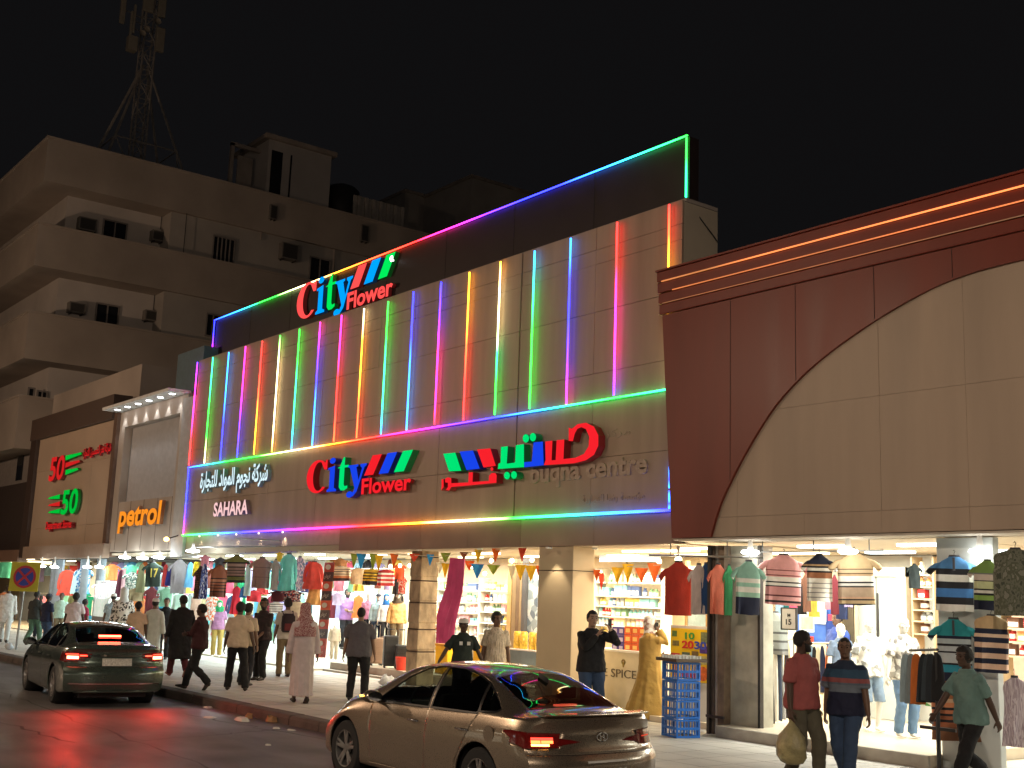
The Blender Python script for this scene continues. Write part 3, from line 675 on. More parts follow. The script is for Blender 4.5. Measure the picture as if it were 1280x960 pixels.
for (x0,y0,x1,y1) in ((337,256,348,274),(451,281,462,302)): ac_unit(x0,y0,x1,y1,AX-.02,.2)
apt_window(35,486,42,500,XW,1); apt_window(46,490,58,505,XW,2); 
for (x_, y0, y1) in ((203,262,287),(194,362,388)):
    a = P(x_,y0,X=XW+.1); b = P(x_,y1,X=XW+.1); obj('cable', MB().limb([(XW+.1,a.y,a.z),(XW+.1,a.y,b.z)], .02, 5), black_p, ab)
# roof: stair house, screens, next blocks
rh = thing('roof_house', 'pale box shaped stair house with dark door openings on the flat roof', 'roof structure', (AX-3, P(355,230,X=AX-3).y, zc_-.1))
X3 = AX-3; ya = P(331,250,X=X3).y; yb = P(411,250,X=X3).y; zt3 = P(411,195,X=X3).z; zb3 = zc_-.6
obj('wall', MB().box(X3-4, ya, zb3, X3, yb, zt3), aptl, rh)
obj('roof', MB().box(X3-4.3, ya-.3, zt3+.002, X3+.25, yb+.25, zt3+.25), conc, rh)
for (x0,x1) in ((336,350),(360,362)):
    a = P(x0,240,X=X3).y; b = P(x1,240,X=X3).y; obj('opening', MB().box(X3+.001, a, zb3, X3+.03, b, zt3-.6), winglass, rh)
yy0 = P(303,240,X=X3-1).y
obj('side_frame', MB().box(X3-3.5, ya-.02, zb3, X3-3.3, ya+.1, zt3).box(X3-1.2, ya-1.8, zb3, X3-1.0, ya-1.6, zt3-.4).box(X3-1.2, ya-1.8, zt3-.55, X3-1.0, ya, zt3-.35).box(X3-1.2,ya-1.3,zb3,X3-1.1,ya-.4,zt3-1), conc, rh)
tk = thing('water_tank', 'dark round water tank on the roof beside the stair house', 'tank', tuple(P(425,255,X=AX-4)))
q = P(427,250,X=AX-4); obj('tank_body', MB().lathe([(0,-1.2),(1.0,-1.2),(1.05,-.9),(1.05,.5),(.8,.75),(.3,.9),(0,.92)], q, n=20), black_p, tk, sm=50)
obj('lid', MB().lathe([(0,.95),(.3,.95),(.3,.88)], q, n=14), black_p, tk)
sc = thing('roof_screen', 'corrugated metal screen on the roof edge', 'screen', tuple(P(475,270,X=AX-.6)))
a = P(441,275,X=AX-.6).y; b = P(505,275,X=AX-.6).y; z1 = P(475,252,X=AX-.6).z
n = 14
for k in range(n):
    y0 = lerp(a,b,k/n); y1 = lerp(a,b,(k+.8)/n); obj('screen_panel', MB().box(AX-.7, y0, zc_-.1, AX-.6+(.06 if k%2 else 0), y1, z1), M('screen_metal', (.30,.28,.26), .6), sc)
def far_block(label, x0, x1, ytop, X, depth=8, xl_=None):
    a = P(x0,ytop,X=X); b = P(x1,ytop,X=X); z1 = P(x0,ytop,X=X).z
    t = thing('rooftop_block', label, 'building', (X, a.y, zc_-3))
    obj('wall', MB().box(X-depth, a.y, 3, X, b.y, z1), aptw, t); obj('coping', MB().box(X-depth-.1, a.y-.1, z1+.002, X+.1, b.y+.1, z1+.22), conc, t)
    return t
far_block('dim taller block behind the roof screen, left of the brighter corner block', 507, 600, 240, AX-14)
far_block('dim square topped block rising just above the roof sign tube of light', 590, 665, 222, AX-8, 6)
# ---------------------------------------------------------------- lattice mast
mx = AX-9; base = P(175,215,X=mx); 
mt = thing('antenna_mast', 'dark lattice antenna mast with panel antennas on the apartment roof', 'antenna mast', (mx, base.y, zc_-.2))
zt0 = zc_-.2; cy = P(180,100,X=mx).y; ztip = P(185,-40,X=mx).z; zk = P(178,82,X=mx).z
mstm = M('mast_steel', (.34,.32,.30), .6, metal=.3, var=.2)
sp = .35
for (sx, sy) in ((-1,-1),(1,-1),(1,1),(-1,1)):
    obj('mast_leg', MB().limb([(mx+sx*sp, cy+sy*sp, zt0), (mx+sx*sp, cy+sy*sp, ztip)], .05, 5), mstm, mt)
mb = MB(); z = zt0; k = 0
while z < ztip-1:
    for (a, b) in (((-1,-1),(1,-1)),((1,-1),(1,1)),((1,1),(-1,1)),((-1,1),(-1,-1))):
        p, q = (a, b) if k % 2 else (b, a)
        mb.limb([(mx+p[0]*sp, cy+p[1]*sp, z), (mx+q[0]*sp, cy+q[1]*sp, z+.9)], .025, 4)
        mb.limb([(mx+p[0]*sp, cy+p[1]*sp, z+.9), (mx+q[0]*sp, cy+q[1]*sp, z+.9)], .025, 4)
    z += .9; k += 1
obj('lattice_bracing', mb, mstm, mt)
yl = P(108,190,X=mx).y; yrr = P(240,212,X=mx).y; zm = P(230,175,X=mx).z
hw = (yrr-yl)/2
feet = [(mx-hw*.8, cy-hw), (mx+hw*.8, cy-hw), (mx+hw*.8, cy+hw), (mx-hw*.8, cy+hw)]
mids = []
for fx, fy in feet:
    obj('stay', MB().limb([(fx, fy, zt0), (mx+(fx-mx)*.04, cy+(fy-cy)*.04, zk)], .075, 5), mstm, mt)
    t = (zm-zt0)/(zk-zt0)*.75; mids.append((lerp(fx, mx+(fx-mx)*.04, t), lerp(fy, cy+(fy-cy)*.04, t), lerp(zt0, zk, t)))
mb = MB()
for k in range(4): mb.limb([mids[k], mids[(k+1) % 4]], .045, 5); mb.limb([mids[k], (lerp(feet[k][0],feet[(k+1)%4][0],.5), lerp(feet[k][1],feet[(k+1)%4][1],.5), zt0)], .035, 5)
obj('stay_bracing', mb, mstm, mt)
antm = M('antenna_shell', (.26,.24,.20), .5)
for (px_, py_, h, wd, dd) in ((154,10,1.9,.30,.2),(164,32,1.8,.14,.15),(168,24,1.8,.14,.15),(186,2,1.3,.62,.2),(203,5,1.7,.45,.2),(200,50,1.5,.5,.25),(165,55,.9,.55,.5)):
    q = P(px_, py_, X=mx+.6); 
    u = obj('panel_antenna', MB().box(q.x-dd/2, q.y-wd/2, q.z-h/2, q.x+dd/2, q.y+wd/2, q.z+h/2), antm, mt, bevel=.04)
    obj('mount', MB().limb([(q.x-dd/2, q.y, q.z), (mx, cy, q.z)], .03, 5), mstm, u)
for (px_, py_) in ((178,42),(183,37),(197,27)):
    q = P(px_,py_,X=mx+.8); obj('dish', MB().lathe([(0,0),(.12,.02),(.2,.08)], q, 'x', 14), antm, mt)
# ---------------------------------------------------------------- street lamps on the near side (they light the street)
def street_lamp(x, y, label, e, lc=(1,.67,.44)):
    t = thing('street_lamp', label, 'street lamp', (x, y, 0), group='street lamps on the near side')
    obj('pole', MB().limb([(x,y,0),(x,y,4),(x,y,8.6),(x,y+.5,9.2),(x,y+1.5,9.4)], [.10,.08,.06,.05,.045], 10), steel, t, sm=50)
    hd = obj('lamp_head', MB().limb([(x,y+1.4,9.4),(x,y+1.6,9.42),(x,y+2.1,9.42),(x,y+2.25,9.40)], [(.05,.05),(.16,.06),(.16,.06),(.05,.03)], 12), steel, t, sm=50)
    obj('lens', MB().ell((x,y+1.85,9.37), .13,.24,.05), E('sodium_lens', (1,.55,.2), 60), hd)
    ld = bpy.data.lights.new('street_light', 'POINT'); ld.energy = e; ld.color = lc; ld.shadow_soft_size = .12
    lo = bpy.data.objects.new('street_light', ld); C.objects.link(lo); lo.location = (x, y+1.85, 9.2)
street_lamp(2, -4, 'street lamp on the near side of the road, nearest the viewer', 4600, (1,.80,.62))
street_lamp(-22, -4, 'street lamp on the near side, second from the viewer', 2200, (1,.72,.50))
street_lamp(-46, -4, 'street lamp on the near side, farthest along the road', 3900)

# ---------------------------------------------------------------- across the road, behind the viewer: unseen dark row, lit signs and windows added for reflections
orow = thing('opposite_shop_row', 'dark row of shops across the road with lit signs added for reflections, unseen behind the viewer', 'building', (-12, -18, 0))
obj('wall', MB().box(-60,-24,0,30,-16,7), M('opposite_wall', (.22,.19,.16), .8), orow)
for k, (x_, w_, z_, h_, c, es_) in enumerate(((8,2.4,3.6,.5,(1,.95,.85),5),(1,3.0,4.0,.6,(1,.9,.75),3.5),(-7,1.6,3.4,.4,(.9,.97,1),6),(-15,3.5,4.2,.7,(1,.8,.5),3),(-27,2.5,3.8,.6,(.9,1,1),4),(-40,4,4.0,.7,(1,.85,.6),3),(15,1.2,4.6,.3,(1,1,1),6))):
    obj('added_sign', MB().box(x_-w_/2,-15.95,z_,x_+w_/2,-15.9,z_+h_), E('added_sign_glow_%d' % k, c, es_), orow)
    for i in range(2): obj('added_window', MB().box(x_-3+i*3,-15.97,.6,x_-.4+i*3,-15.93,2.7), E('added_window_glow', (1,.86,.62), .9), orow)
# pipes, dishes and cables on the apartment block
for (x_, y0, y1) in ((330,262,300),(300,330,380),(420,300,340)):
    a = P(x_,y0,X=AX-.05); b = P(x_,y1,X=AX-.05); obj('pipe', MB().limb([(AX-.15,a.y,a.z),(AX-.15,a.y,b.z)], .05, 6), conc, ab)
a = P(232,272,X=AX-.1); obj('cable', MB().limb([(AX+.02,a.y,b1[0]),(AX+.02,a.y,b2[1])], .02, 5), black_p, ab)
# ---------------------------------------------------------------- shop rooms
def X_at(px_, Y, y=750): return P(px_, y, Y=Y).x
def dep(p): return (Vector(p) - CP).dot(FW)
def ppm(p): return F_PX / dep(p)
def col3(c): return s3(*c)
wall_cool = M('shop_wall_cool', (.62,.66,.66), .6, var=.05); wall_warm = M('shop_wall_warm', (.70,.55,.36), .6, var=.06); wall_white = M('shop_wall_white', (.72,.72,.66), .5, var=.04)
ceil_m = M('ceiling_tile', (.60,.52,.40), .6, var=.08); floor_m = M('shop_floor', (.60,.52,.40), .3, var=.06, scale=2)
tube_w = E('tube_light_cool', (.85,1,1), 7); tube_y = E('tube_light_warm', (1,.82,.52), 6); bulb_e = E('bulb_white', (.92,1,1), 22); bulb_m = E('bulb_soft', (1,.98,.9), 8); bulb_y = E('bulb_warm', (1,.78,.42), 16)
ZC = 3.17
def room(name, label, x0, x1, yf, yb, z0, wm, lamp, energy, nl=2, ceil=None):
    t = thing(name, label, 'shop', ((x0+x1)/2, (yf+yb)/2, .15))
    yb = 18.88; obj('floor', MB().box(x0, yf, .152, x1, yb, z0), floor_m, t)
    ba = P(pj((x0,14.6,2))[0], 750, Y=19).x; bb = P(pj((x1,14.6,2))[0], 750, Y=19).x
    obj('back_wall', MB().box(ba, 18.9, .152, bb, 19.0, ZC+.02), wm, t)
    obj('ceiling', MB().box(x0, YF+.15, ZC+.03, x1, 18.9, ZC+.10), ceil or ceil_m, t)
    n = max(2, int((x1-x0)/2.2))
    for i in range(n):
        for j in range(2):
            xx = lerp(x0, x1, (i+.5)/n); yy = lerp(max(yf, 15.2), yb, (j+.35)/2)
            obj('ceiling_light', MB().box(xx-.45, yy-.08, ZC-.01, xx+.45, yy+.08, ZC+.028), tube_w if lamp[2] > .8 else tube_y, t)
    for i in range(nl):
        ld = bpy.data.lights.new('shop_light', 'AREA'); ld.shape = 'RECTANGLE'; ld.size = (x1-x0)/nl*.8; ld.size_y = (yb-yf)*.6; ld.energy = energy*.54/nl; ld.color = lamp
        lo = bpy.data.objects.new('shop_light', ld); C.objects.link(lo); lo.location = (lerp(x0, x1, (i+.5)/nl), (max(yf,14.9)+yb)/2 - .3, ZC-.03)
    return t
cool = (.78,.98,1); warm = (1,.80,.50); neut = (.98,1,.90)
Xa = -64; Xb = XD0 - .1; Xc = XP0 - .1; Xd = X_at(219, YF); Xe = X_at(398, 14.8); Xf = X_at(512, 15.2); Xg = X_at(672, YF)+.4; Xh = X_at(836, 15.6); Xi = X_at(905, YF); Xj = X_at(1172, YF); Xk = -4
room('warm_shop', 'small warmly lit shop at the far left edge', Xa, Xb, 14.9, 19, .2, wall_warm, warm, 1400)
room('store_room', 'bright store with glass front under the brown number 50 wall', Xb+.05, Xc, 14.9, 19.5, .2, wall_cool, cool, 950)
room('petrol_room', 'open clothes shop full of hanging garments under the orange petrol sign', Xc+.05, Xd, 14.9, 19, .2, wall_cool, cool, 950)
room('city_clothes_room', 'open clothes shop with turquoise dresses under the left end of the rainbow wall', Xd+.05, Xe-1.0, 15.2, 19.5, .2, wall_cool, cool, 1250, 3)
room('suitcase_room', 'shop with suitcases, striped shirts and boy mannequins left of the rough pillar', Xe-.95, Xf-.3, 15.8, 19, .37, M('shop_wall_mix', (.62,.60,.54), .6), (1,.93,.78), 600)
room('toy_room', 'shop with shelves of boxes behind the pink cloth', Xf-.25, Xg-.05, 15.9, 18.7, .37, wall_warm, (1,.88,.64), 620)
room('spice_room', 'spice shop with packed shelves behind the man in black', Xg, Xh, 15.9, 18.6, .30, wall_warm, warm, 560)
room('passage_room', 'pale entrance with the yellow poster between spice shop and clothes shop', Xh+.05, Xi-.3, 15.0, 18.6, .25, M('shop_wall_sand', (.66,.56,.40), .5), warm, 300, 1)
room('mens_room', 'bright mens clothes shop with white mannequins at the right', Xi+.05, Xj-.02, 14.36, 18.6, .32, wall_white, neut, 720)
room('corner_room', 'shop at the right edge with red goods on shelves', Xj+.03, Xk, 14.9, 18.8, .17, M('shop_wall_red', (.5,.32,.22), .6), neut, 420)
# lower ledges (steps)
stp = M('step_concrete', (.38,.35,.30), .75, var=.2, scale=3, bump=.3)
o = obj('entrance_step', MB().box(Xe-.9, 15.76, .151, Xf-.35, 15.798, .37).box(Xe-.9, 15.55, .151, Xf-.35, 15.75, .20), stp); struct(o)
o = obj('entrance_step', MB().box(Xi+.1, 14.31, .151, Xj-.02, 14.355, .318), stp); struct(o)
# ---------------------------------------------------------------- pillars
def pillar(label, px0, px1, px2, Y, mat, z1=None, name='pillar'):
    x0 = X_at(px0, Y); x1 = X_at(px1, Y); y1 = P(px2, 750, X=x1).y
    t = thing(name, label, 'pillar', ((x0+x1)/2, (Y+y1)/2, .15)); obj('shaft', MB().box(x0, Y, .152, x1, y1, z1 or ZC+.02), mat, t, bevel=.012)
    return t, x0, x1, y1
roughp = M('rough_timber', (.33,.25,.165), .9, var=.45, scale=4, bump=.8, bscale=14, vec=(1,1,.6))
t, x0, x1, y1 = pillar('rough brown patched pillar between the suitcase shop and the pink cloth', 512, 525, 546, 15.2, roughp)
for k, zz in enumerate((.45,.95,1.55,2.05,2.6)):
    obj('board', MB().box(x0-.012, 15.19-.012, zz, x1+.014, y1+.01, zz+.44), roughp, t, bevel=.02)
    obj('gap', MB().box(x0-.003, 15.19-.004, zz+.44, x1+.005, y1, zz+.47), M('gap_shadow', (.05,.03,.02), .9), t)
tanp = M('tan_pillar', (.48,.385,.255), .5, var=.06, scale=1.5)
t, x0, x1, y1 = pillar('wide smooth tan pillar in the middle of the shopfronts', 672, 715, 742, 14.64, tanp)
obj('upper_joint', MB().box(x0-.003, 14.634, 2.72, x1+.004, y1+.003, 2.735), gap_m, t)
t, x0, x1, y1 = pillar('pale blue grey pillar hung with striped shirts at the right', 1172, 1244, 1251, 14.62, M('bluegrey_pillar', (.50,.54,.53), .5, var=.08, scale=2))
# steel posts beside the clothes shop
t = thing('steel_door_post', 'dark steel shutter post between the poster and the striped shirts', 'door post', (X_at(895,YF), YF, .15))
for (a, b, m, yy) in ((884,887,darkst,14.55),(888,893,M('post_brown', (.09,.065,.05), .6, var=.3),14.6),(893.5,897,steel,14.62),(897.5,905,M('post_rust', (.16,.115,.08), .6, var=.35),14.58)):
    obj('post', MB().box(X_at(a,yy), yy, .152, X_at(b,yy), yy+.16, 3.14), m, t)
obj('foot_bar', MB().box(X_at(886,14.5), 14.44, .42, X_at(908,14.5), 14.47, .46), darkst, t)
t = thing('wall_pier', 'worn pale grey wall pier right of the steel post', 'pier', (X_at(930,14.75), 14.75, .15))
obj('face', MB().box(X_at(908,14.75), 14.75, .152, X_at(948,14.75), 15.1, 3.14), M('worn_paint', (.40,.38,.31), .7, var=.3, scale=2.5, bump=.2), t)
obj('edge_trim', MB().box(X_at(948,14.74), 14.72, .32, X_at(951,14.74), 14.80, 3.14), darkst, t)
# ---------------------------------------------------------------- hanging garments
def fold(x, z, sd): return noise.noise(Vector((x*7+sd*3.1, sd*1.7, z*1.3)))
_gm = {}
def garment_mesh(kind, sd):
    k = (kind, sd % 4)
    if k in _gm: return _gm[k]
    mb = MB(); N = 18
    prof = {'tee':[(0,.375),(.2,.365),(.45,.36),(.62,.365),(.74,.365),(.82,.335),(.865,.30),(.905,.245),(.94,.18),(.965,.135),(.985,.11)],
            'vest':[(0,.46),(.2,.45),(.45,.44),(.62,.44),(.74,.40),(.86,.42),(.915,.38),(.95,.28),(.975,.17),(.99,.13)],
            'dress':[(0,.42),(.2,.36),(.45,.28),(.6,.24),(.72,.24),(.84,.27),(.90,.25),(.94,.19),(.97,.12),(.985,.08)],
            'gown':[(0,.47),(.25,.42),(.5,.36),(.7,.34),(.84,.36),(.92,.30),(.96,.18),(.985,.1)],
            'edge':[(0,.44),(.2,.42),(.5,.36),(.75,.30),(.88,.24),(.94,.18),(.98,.08)],
            'trousers':[(0,.40),(.3,.38),(.6,.40),(.85,.42),(1,.42)]}[kind if kind in ('tee','vest','dress','gown','edge','trousers') else 'tee']
    rings = []
    for z, hw in prof:
        ring = []
        for i in range(N):
            a = 2*math.pi*i/N; x = hw*math.copysign(abs(math.cos(a))**.8, math.cos(a)); dd = .16*(1-z*.45)
            y = dd*math.sin(a)*.8 + fold(x, z, sd)*.30*(1.12-z)
            ring.append((x*(1+.05*fold(0,z,sd+5)), y, z + (.02*fold(x,0,sd+9) if z < .1 else 0)))
        rings.append(ring)
    mb.loft(rings)
    if kind in ('tee','polo'):
        for s in (-1, 1):
            mb.limb([(s*.25,0,.84),(s*.36,0,.805),(s*.45,-.01,.74),(s*.51,-.02,.665)], [(.045,.045),(.058,.05),(.062,.05),(.064,.045)], 8)
    if kind in ('long','dress'):
        b = .33 if kind == 'long' else .22
        for s in (-1, 1):
            mb.limb([(s*b*.8,0,.88),(s*(b+.05),0,.78),(s*(b+.12),0,.5),(s*(b+.13),0,.25)], [(.08,.06),(.07,.07),(.06,.055),(.045,.04)], 8)
    me = mb.mesh('garment'); smooth(me, 70)
    # collar and hook
    cb_ = MB(); n = 10; z = .985
    cb_.loft([[(.115*math.cos(a), .075*math.sin(a), z + .012*math.sin(a)*-1) for a in [2*math.pi*i/n for i in range(n)]], [(.10*math.cos(a), .06*math.sin(a), z+.035) for a in [2*math.pi*i/n for i in range(n)]]], cap=False)
    if kind == 'polo': cb_.obox((0,-.10,.85), (.022,0,0), (0,.03,0), (0,0,.12))
    cm = cb_.mesh('collar')
    hk = MB().limb([(0,0,.97),(0,0,1.05),(.02,0,1.085),(.0,0,1.11),(-.02,0,1.09)], .008, 5).mesh('hook')
    _gm[k] = (me, cm, hk); return _gm[k]
hookm = M('hanger_steel', (.10,.10,.10), .4, metal=.5, var=0)
def garment(x, y0, wpx, hpx, Y, kind, mat, label, group, yaw=None, collar=None, depth=1.0, name=None, cat=None, fit=True):
    """x centre, y0 top in the photograph, width and height in its pixels, on plane Y"""
    q = P(x, y0, Y=Y); pp = ppm(q); h = hpx/pp; w_ = wpx/pp
    me, cm, hk = garment_mesh(kind, random.randint(0, 99))
    wpx_ = 0; nm = name or {'tee':'hanging_shirt','polo':'hanging_shirt','long':'hanging_shirt','vest':'sleeveless_shirt','dress':'hanging_dress','gown':'hanging_gown','edge':'hanging_garment','trousers':'hanging_trousers'}[kind]
    ct = cat or {'dress':'dress','gown':'dress','trousers':'trousers','edge':'garment','vest':'top'}.get(kind, 'shirt')
    m2 = me.copy(); m2.materials.append(mat)
    o = bpy.data.objects.new(nm, m2); C.objects.link(o); o.location = (q.x, q.y, q.z - h)
    d = CP - q; rz = math.atan2(d.x, -d.y) + (math.radians(yaw) if yaw is not None else random.uniform(-.22, .22)); o.rotation_euler = (0, random.uniform(-.03,.03), rz)
    full = {'tee':1.10,'polo':1.10,'long':.96,'vest':.92,'dress':.76,'gown':.94,'edge':.88,'trousers':.84}[kind]
    o.scale = (w_*1.12/full, min(w_/full, .6)*depth*(1.0 if kind != 'edge' else 1), h)
    tag(o, label, ct, group)
    if kind not in ('edge','trousers'):
        c = bpy.data.objects.new('collar', cm.copy()); c.data.materials.append(collar or M('collar_dark', (.06,.06,.07), .8)); C.objects.link(c); c.parent = o
    c = bpy.data.objects.new('hook', hk.copy()); c.data.materials.append(hookm); C.objects.link(c); c.parent = o
    return o
def F(name, rgb, **k): return M('cloth_' + name, s3(*rgb), .88, var=.14, scale=5, bump=.25, bscale=30, **k)
def ST(name, *st): 
    """stripes from hem to shoulder: (height share, (r,g,b))"""
    return ramp_mat('cloth_' + name, [(p, s3(*c)) for p, c in st], 2, True, .88)
NAV=(28,34,58); WH=(222,220,212); GR=(120,120,118); DK=(35,35,40); TAN=(170,140,105); BRN=(105,60,38)
# rods that carry them
def rod(label, a, b, r=.02, mat=None, drops=()):
    t = thing('hanging_rod', label, 'rod', tuple(a), group='rods the garments hang from')
    obj('bar', MB().limb([a, b], r, 6), mat or steel, t, sm=60)
    for s in drops:
        p = Vector(a).lerp(Vector(b), s); obj('hanger_wire', MB().limb([p, (p.x, p.y, ZC+.03)], .008, 5), hookm, t)
    return t
rod('rod in front of the petrol shop, carrying the grey V neck shirt', P(205,697,Y=14.0), P(252,696,Y=14.0), drops=(.1,.9))
rod('upper rod above the olive striped shirt', P(244,684,Y=14.1), P(345,683,Y=14.1))
rod('thin rod with the turquoise dress', P(300,692,Y=14.5), P(372,690,Y=14.5), drops=(.1,.9))
rod('bracket rod under the rainbow tube above the turquoise dress', P(295,673,Y=14.3), P(350,676,Y=14.3))
rod('rod above the rust red shirt at the entrance', P(812,694,Y=14.5), P(955,697,Y=14.5), drops=(.2,.7))
rod('long rod in front of the pale striped shirts', P(938,690,Y=14.75), P(1105,688,Y=14.75), r=.012, drops=(.1,.5,.9))
G1 = 'garments hanging outside the mens clothes shop'
garment(934,701,40,66,14.45,'tee',ST('mint_navy',(0,NAV),(.33,(150,190,170)),(.42,WH),(.52,(150,195,175)),(.60,WH),(.68,(140,185,170))),'mint and white striped shirt with navy hem, leftmost in the mens shop front',G1,yaw=12)
garment(978,693,58,62,14.9,'tee',ST('pink_lines',(0,(215,150,150)),(.05,DK),(.09,(215,160,158)),(.17,(90,40,45)),(.20,(200,140,140)),(.36,DK),(.385,WH),(.44,DK),(.465,(230,225,215)),(.56,(214,150,150)),(.58,(120,60,60)),(.60,(218,158,156)),(.68,(120,60,60)),(.70,(218,158,156))),'pink shirt with thin dark stripes hanging at the mens shop front',G1,yaw=8)
garment(1024,693,40,58,15.0,'tee',ST('navy_cream_check',(0,WH),(.08,GR),(.10,WH),(.18,GR),(.20,WH),(.28,GR),(.30,WH),(.38,GR),(.40,WH),(.50,(150,100,70)),(.62,DK),(.66,WH),(.72,DK),(.76,TAN),(.80,NAV)),'cream checked shirt with navy shoulders next to the pink striped shirt',G1,yaw=-4)
garment(1070,691,58,64,14.9,'tee',ST('beige_bars',(0,DK),(.03,(205,180,140)),(.09,DK),(.12,(210,170,140)),(.16,(190,165,140)),(.34,DK),(.37,WH),(.42,DK),(.45,(235,230,220)),(.56,(190,160,120)),(.60,(90,70,50)),(.62,(200,175,140)),(.68,(90,70,50)),(.70,(196,170,130))),'beige shirt with black and white bars under the hanging lamp',G1,yaw=2)
G2 = 'shirts hung on the blue grey pillar'
garment(1192,695,60,68,14.5,'polo',ST('blue_black_bars',(0,WH),(.13,DK),(.26,(70,125,190)),(.42,DK),(.54,WH),(.67,DK),(.78,(80,135,190))),'blue polo shirt with wide black and white bars, upper left on the pillar',G2,yaw=-6)
garment(1233,700,42,62,14.45,'tee',ST('green_lines',(0,NAV),(.2,(140,175,90)),(.3,DK),(.34,WH),(.40,DK),(.43,(200,205,160)),(.58,DK),(.60,(205,190,180)),(.72,GR),(.75,(120,150,80))),'green and grey striped shirt, upper right on the pillar',G2,yaw=10)
garment(1192,773,56,76,14.5,'polo',ST('teal_bars',(0,NAV),(.14,(50,150,175)),(.26,DK),(.29,(190,200,205)),(.45,DK),(.48,(190,200,205)),(.56,DK),(.60,(180,195,200)),(.68,NAV),(.73,(45,150,160))),'teal polo shirt with white and navy bars, lower left on the pillar',G2,yaw=-4)
garment(1237,769,38,70,14.45,'vest',ST('tan_navy_bars',(0,NAV),(.06,(225,190,165)),(.16,NAV),(.25,(225,190,165)),(.34,NAV),(.44,(225,190,165)),(.53,NAV),(.62,(225,195,170)),(.68,NAV),(.77,(200,170,130))),'tan top with navy and peach bars, lower right on the pillar',G2,yaw=8)
garment(1194,849,52,74,14.5,'vest',ST('rust_bars',(0,(120,80,55)),(.22,(150,90,60)),(.30,DK),(.34,(160,100,70)),(.40,DK),(.44,(190,120,85)),(.50,DK),(.54,(200,130,90)),(.62,(190,160,130)),(.68,(150,95,60))),'brown and tan striped shirt lowest on the pillar behind the walking man',G2,yaw=-5)
garment(1270,686,50,82,14.2,'vest',patch_mat('camouflage',[s3(70,75,62),s3(110,112,98),s3(88,92,74),s3(130,130,118)],9,'noise'),'grey green camouflage top at the right edge of the photograph','garments hanging outside the mens clothes shop',yaw=0)
garment(1262,697,14,50,14.5,'edge',F('white_sleeve',(225,225,215)),'white folded shirt edge beside the camouflage top','garments hanging outside the mens clothes shop')
garment(1270,846,34,84,14.4,'gown',patch_mat('lilac_lines',[s3(180,165,175),s3(205,195,205),s3(160,140,155),s3(220,210,215)],22,'voronoi',vec=(3,3,.3)),'long lilac striped dress low at the right edge','garments hanging outside the mens clothes shop')
garment(1143,705,20,30,14.9,'tee',F('slate',(95,110,115)),'small slate shirt partly behind the blue polo shirt',G2,yaw=30)
G3 = 'shirts over the entrance with the yellow poster'
garment(848,702,44,66,14.5,'tee',F('rust_red',(178,58,44)),'rust red T-shirt first on the entrance rod',G3,yaw=0)
garment(874,705,26,62,14.6,'tee',F('off_white',(205,190,185)),'off white T-shirt behind the rust red one',G3,yaw=5)
garment(884,704,22,62,14.7,'tee',F('denim_blue',(40,75,125)),'dark blue T-shirt in the middle of the entrance rod',G3,yaw=5)
garment(898,705,26,62,14.4,'tee',F('salmon',(225,125,100)),'salmon T-shirt near the steel post',G3,yaw=8)
garment(910,706,14,62,14.5,'tee',F('green',(60,140,90)),'green T-shirt last on the entrance rod',G3,yaw=12)
# rack with trousers and dark shirts behind the men (955-985)
G4 = 'clothes on the rack behind the two men'
t = thing('clothes_rack', 'chrome clothes rack with dark garments left of the man in maroon', 'clothes rack', tuple(P(970,900,z=.32)))
rk0 = P(952,812,Y=15.4); rk1 = P(992,798,Y=15.9)
obj('rail', MB().limb([rk0, rk1], .014, 6), steel, t); 
for q in (rk0, rk1): obj('upright', MB().limb([q, (q.x, q.y, .33)], .014, 6), steel, t)
for i, (c, nme) in enumerate((((200,195,185),'pale'),((120,70,65),'maroon'),((40,38,40),'black'),((205,200,190),'cream'),((55,65,85),'navy'),((150,150,150),'grey'),((60,50,50),'brown'),((190,180,150),'sand'))):
    garment(955+i*4.6, 812-i*1.6, 7.5, 92, 15.45+i*.06, 'edge', F('rack_'+nme, c), nme+' garment seen edge on, %s on the rack left of the maroon polo shirt' % ('first','second','third','fourth','fifth','sixth','seventh','last')[i], G4)
garment(968,765,44,52,15.6,'tee',ST('grey_lines',(0,GR),(.1,(80,80,80)),(.15,(140,145,145)),(.3,(80,80,80)),(.35,(150,155,150)),(.5,(80,80,80)),(.55,(150,155,150)),(.8,(170,175,170))),'grey hooped shirt displayed above the rack of dark garments',G4,yaw=0)
sg = thing('price_sign', 'small framed price sign reading 15', 'sign', tuple(P(987,785,Y=15.4)))
a = P(977.5,786,Y=15.4); b = P(994.5,761,Y=15.4)
obj('board', MB().box(a.x,15.4,P(986,786,Y=15.4).z,b.x,15.42,P(986,761,Y=15.4).z), white_p, sg)
letter('n15', black_p, sg, (lerp(a.x,b.x,.3), 15.395, P(986,781,Y=15.4).z), 1, fit=((b.x-a.x)*.4, .09)); letter('m', black_p, sg, (lerp(a.x,b.x,.42), 15.395, P(986,771,Y=15.4).z), 1, fit=((b.x-a.x)*.2, .05))
obj('frame', MB().box(a.x-.02,15.39,P(986,786,Y=15.4).z-.02,a.x,15.43,P(986,761,Y=15.4).z+.02).box(b.x,15.39,P(986,786,Y=15.4).z-.02,b.x+.02,15.43,P(986,761,Y=15.4).z+.02).box(a.x,15.39,P(986,761,Y=15.4).z,b.x,15.43,P(986,761,Y=15.4).z+.02).box(a.x,15.39,P(986,786,Y=15.4).z-.02,b.x,15.43,P(986,786,Y=15.4).z), black_p, sg)
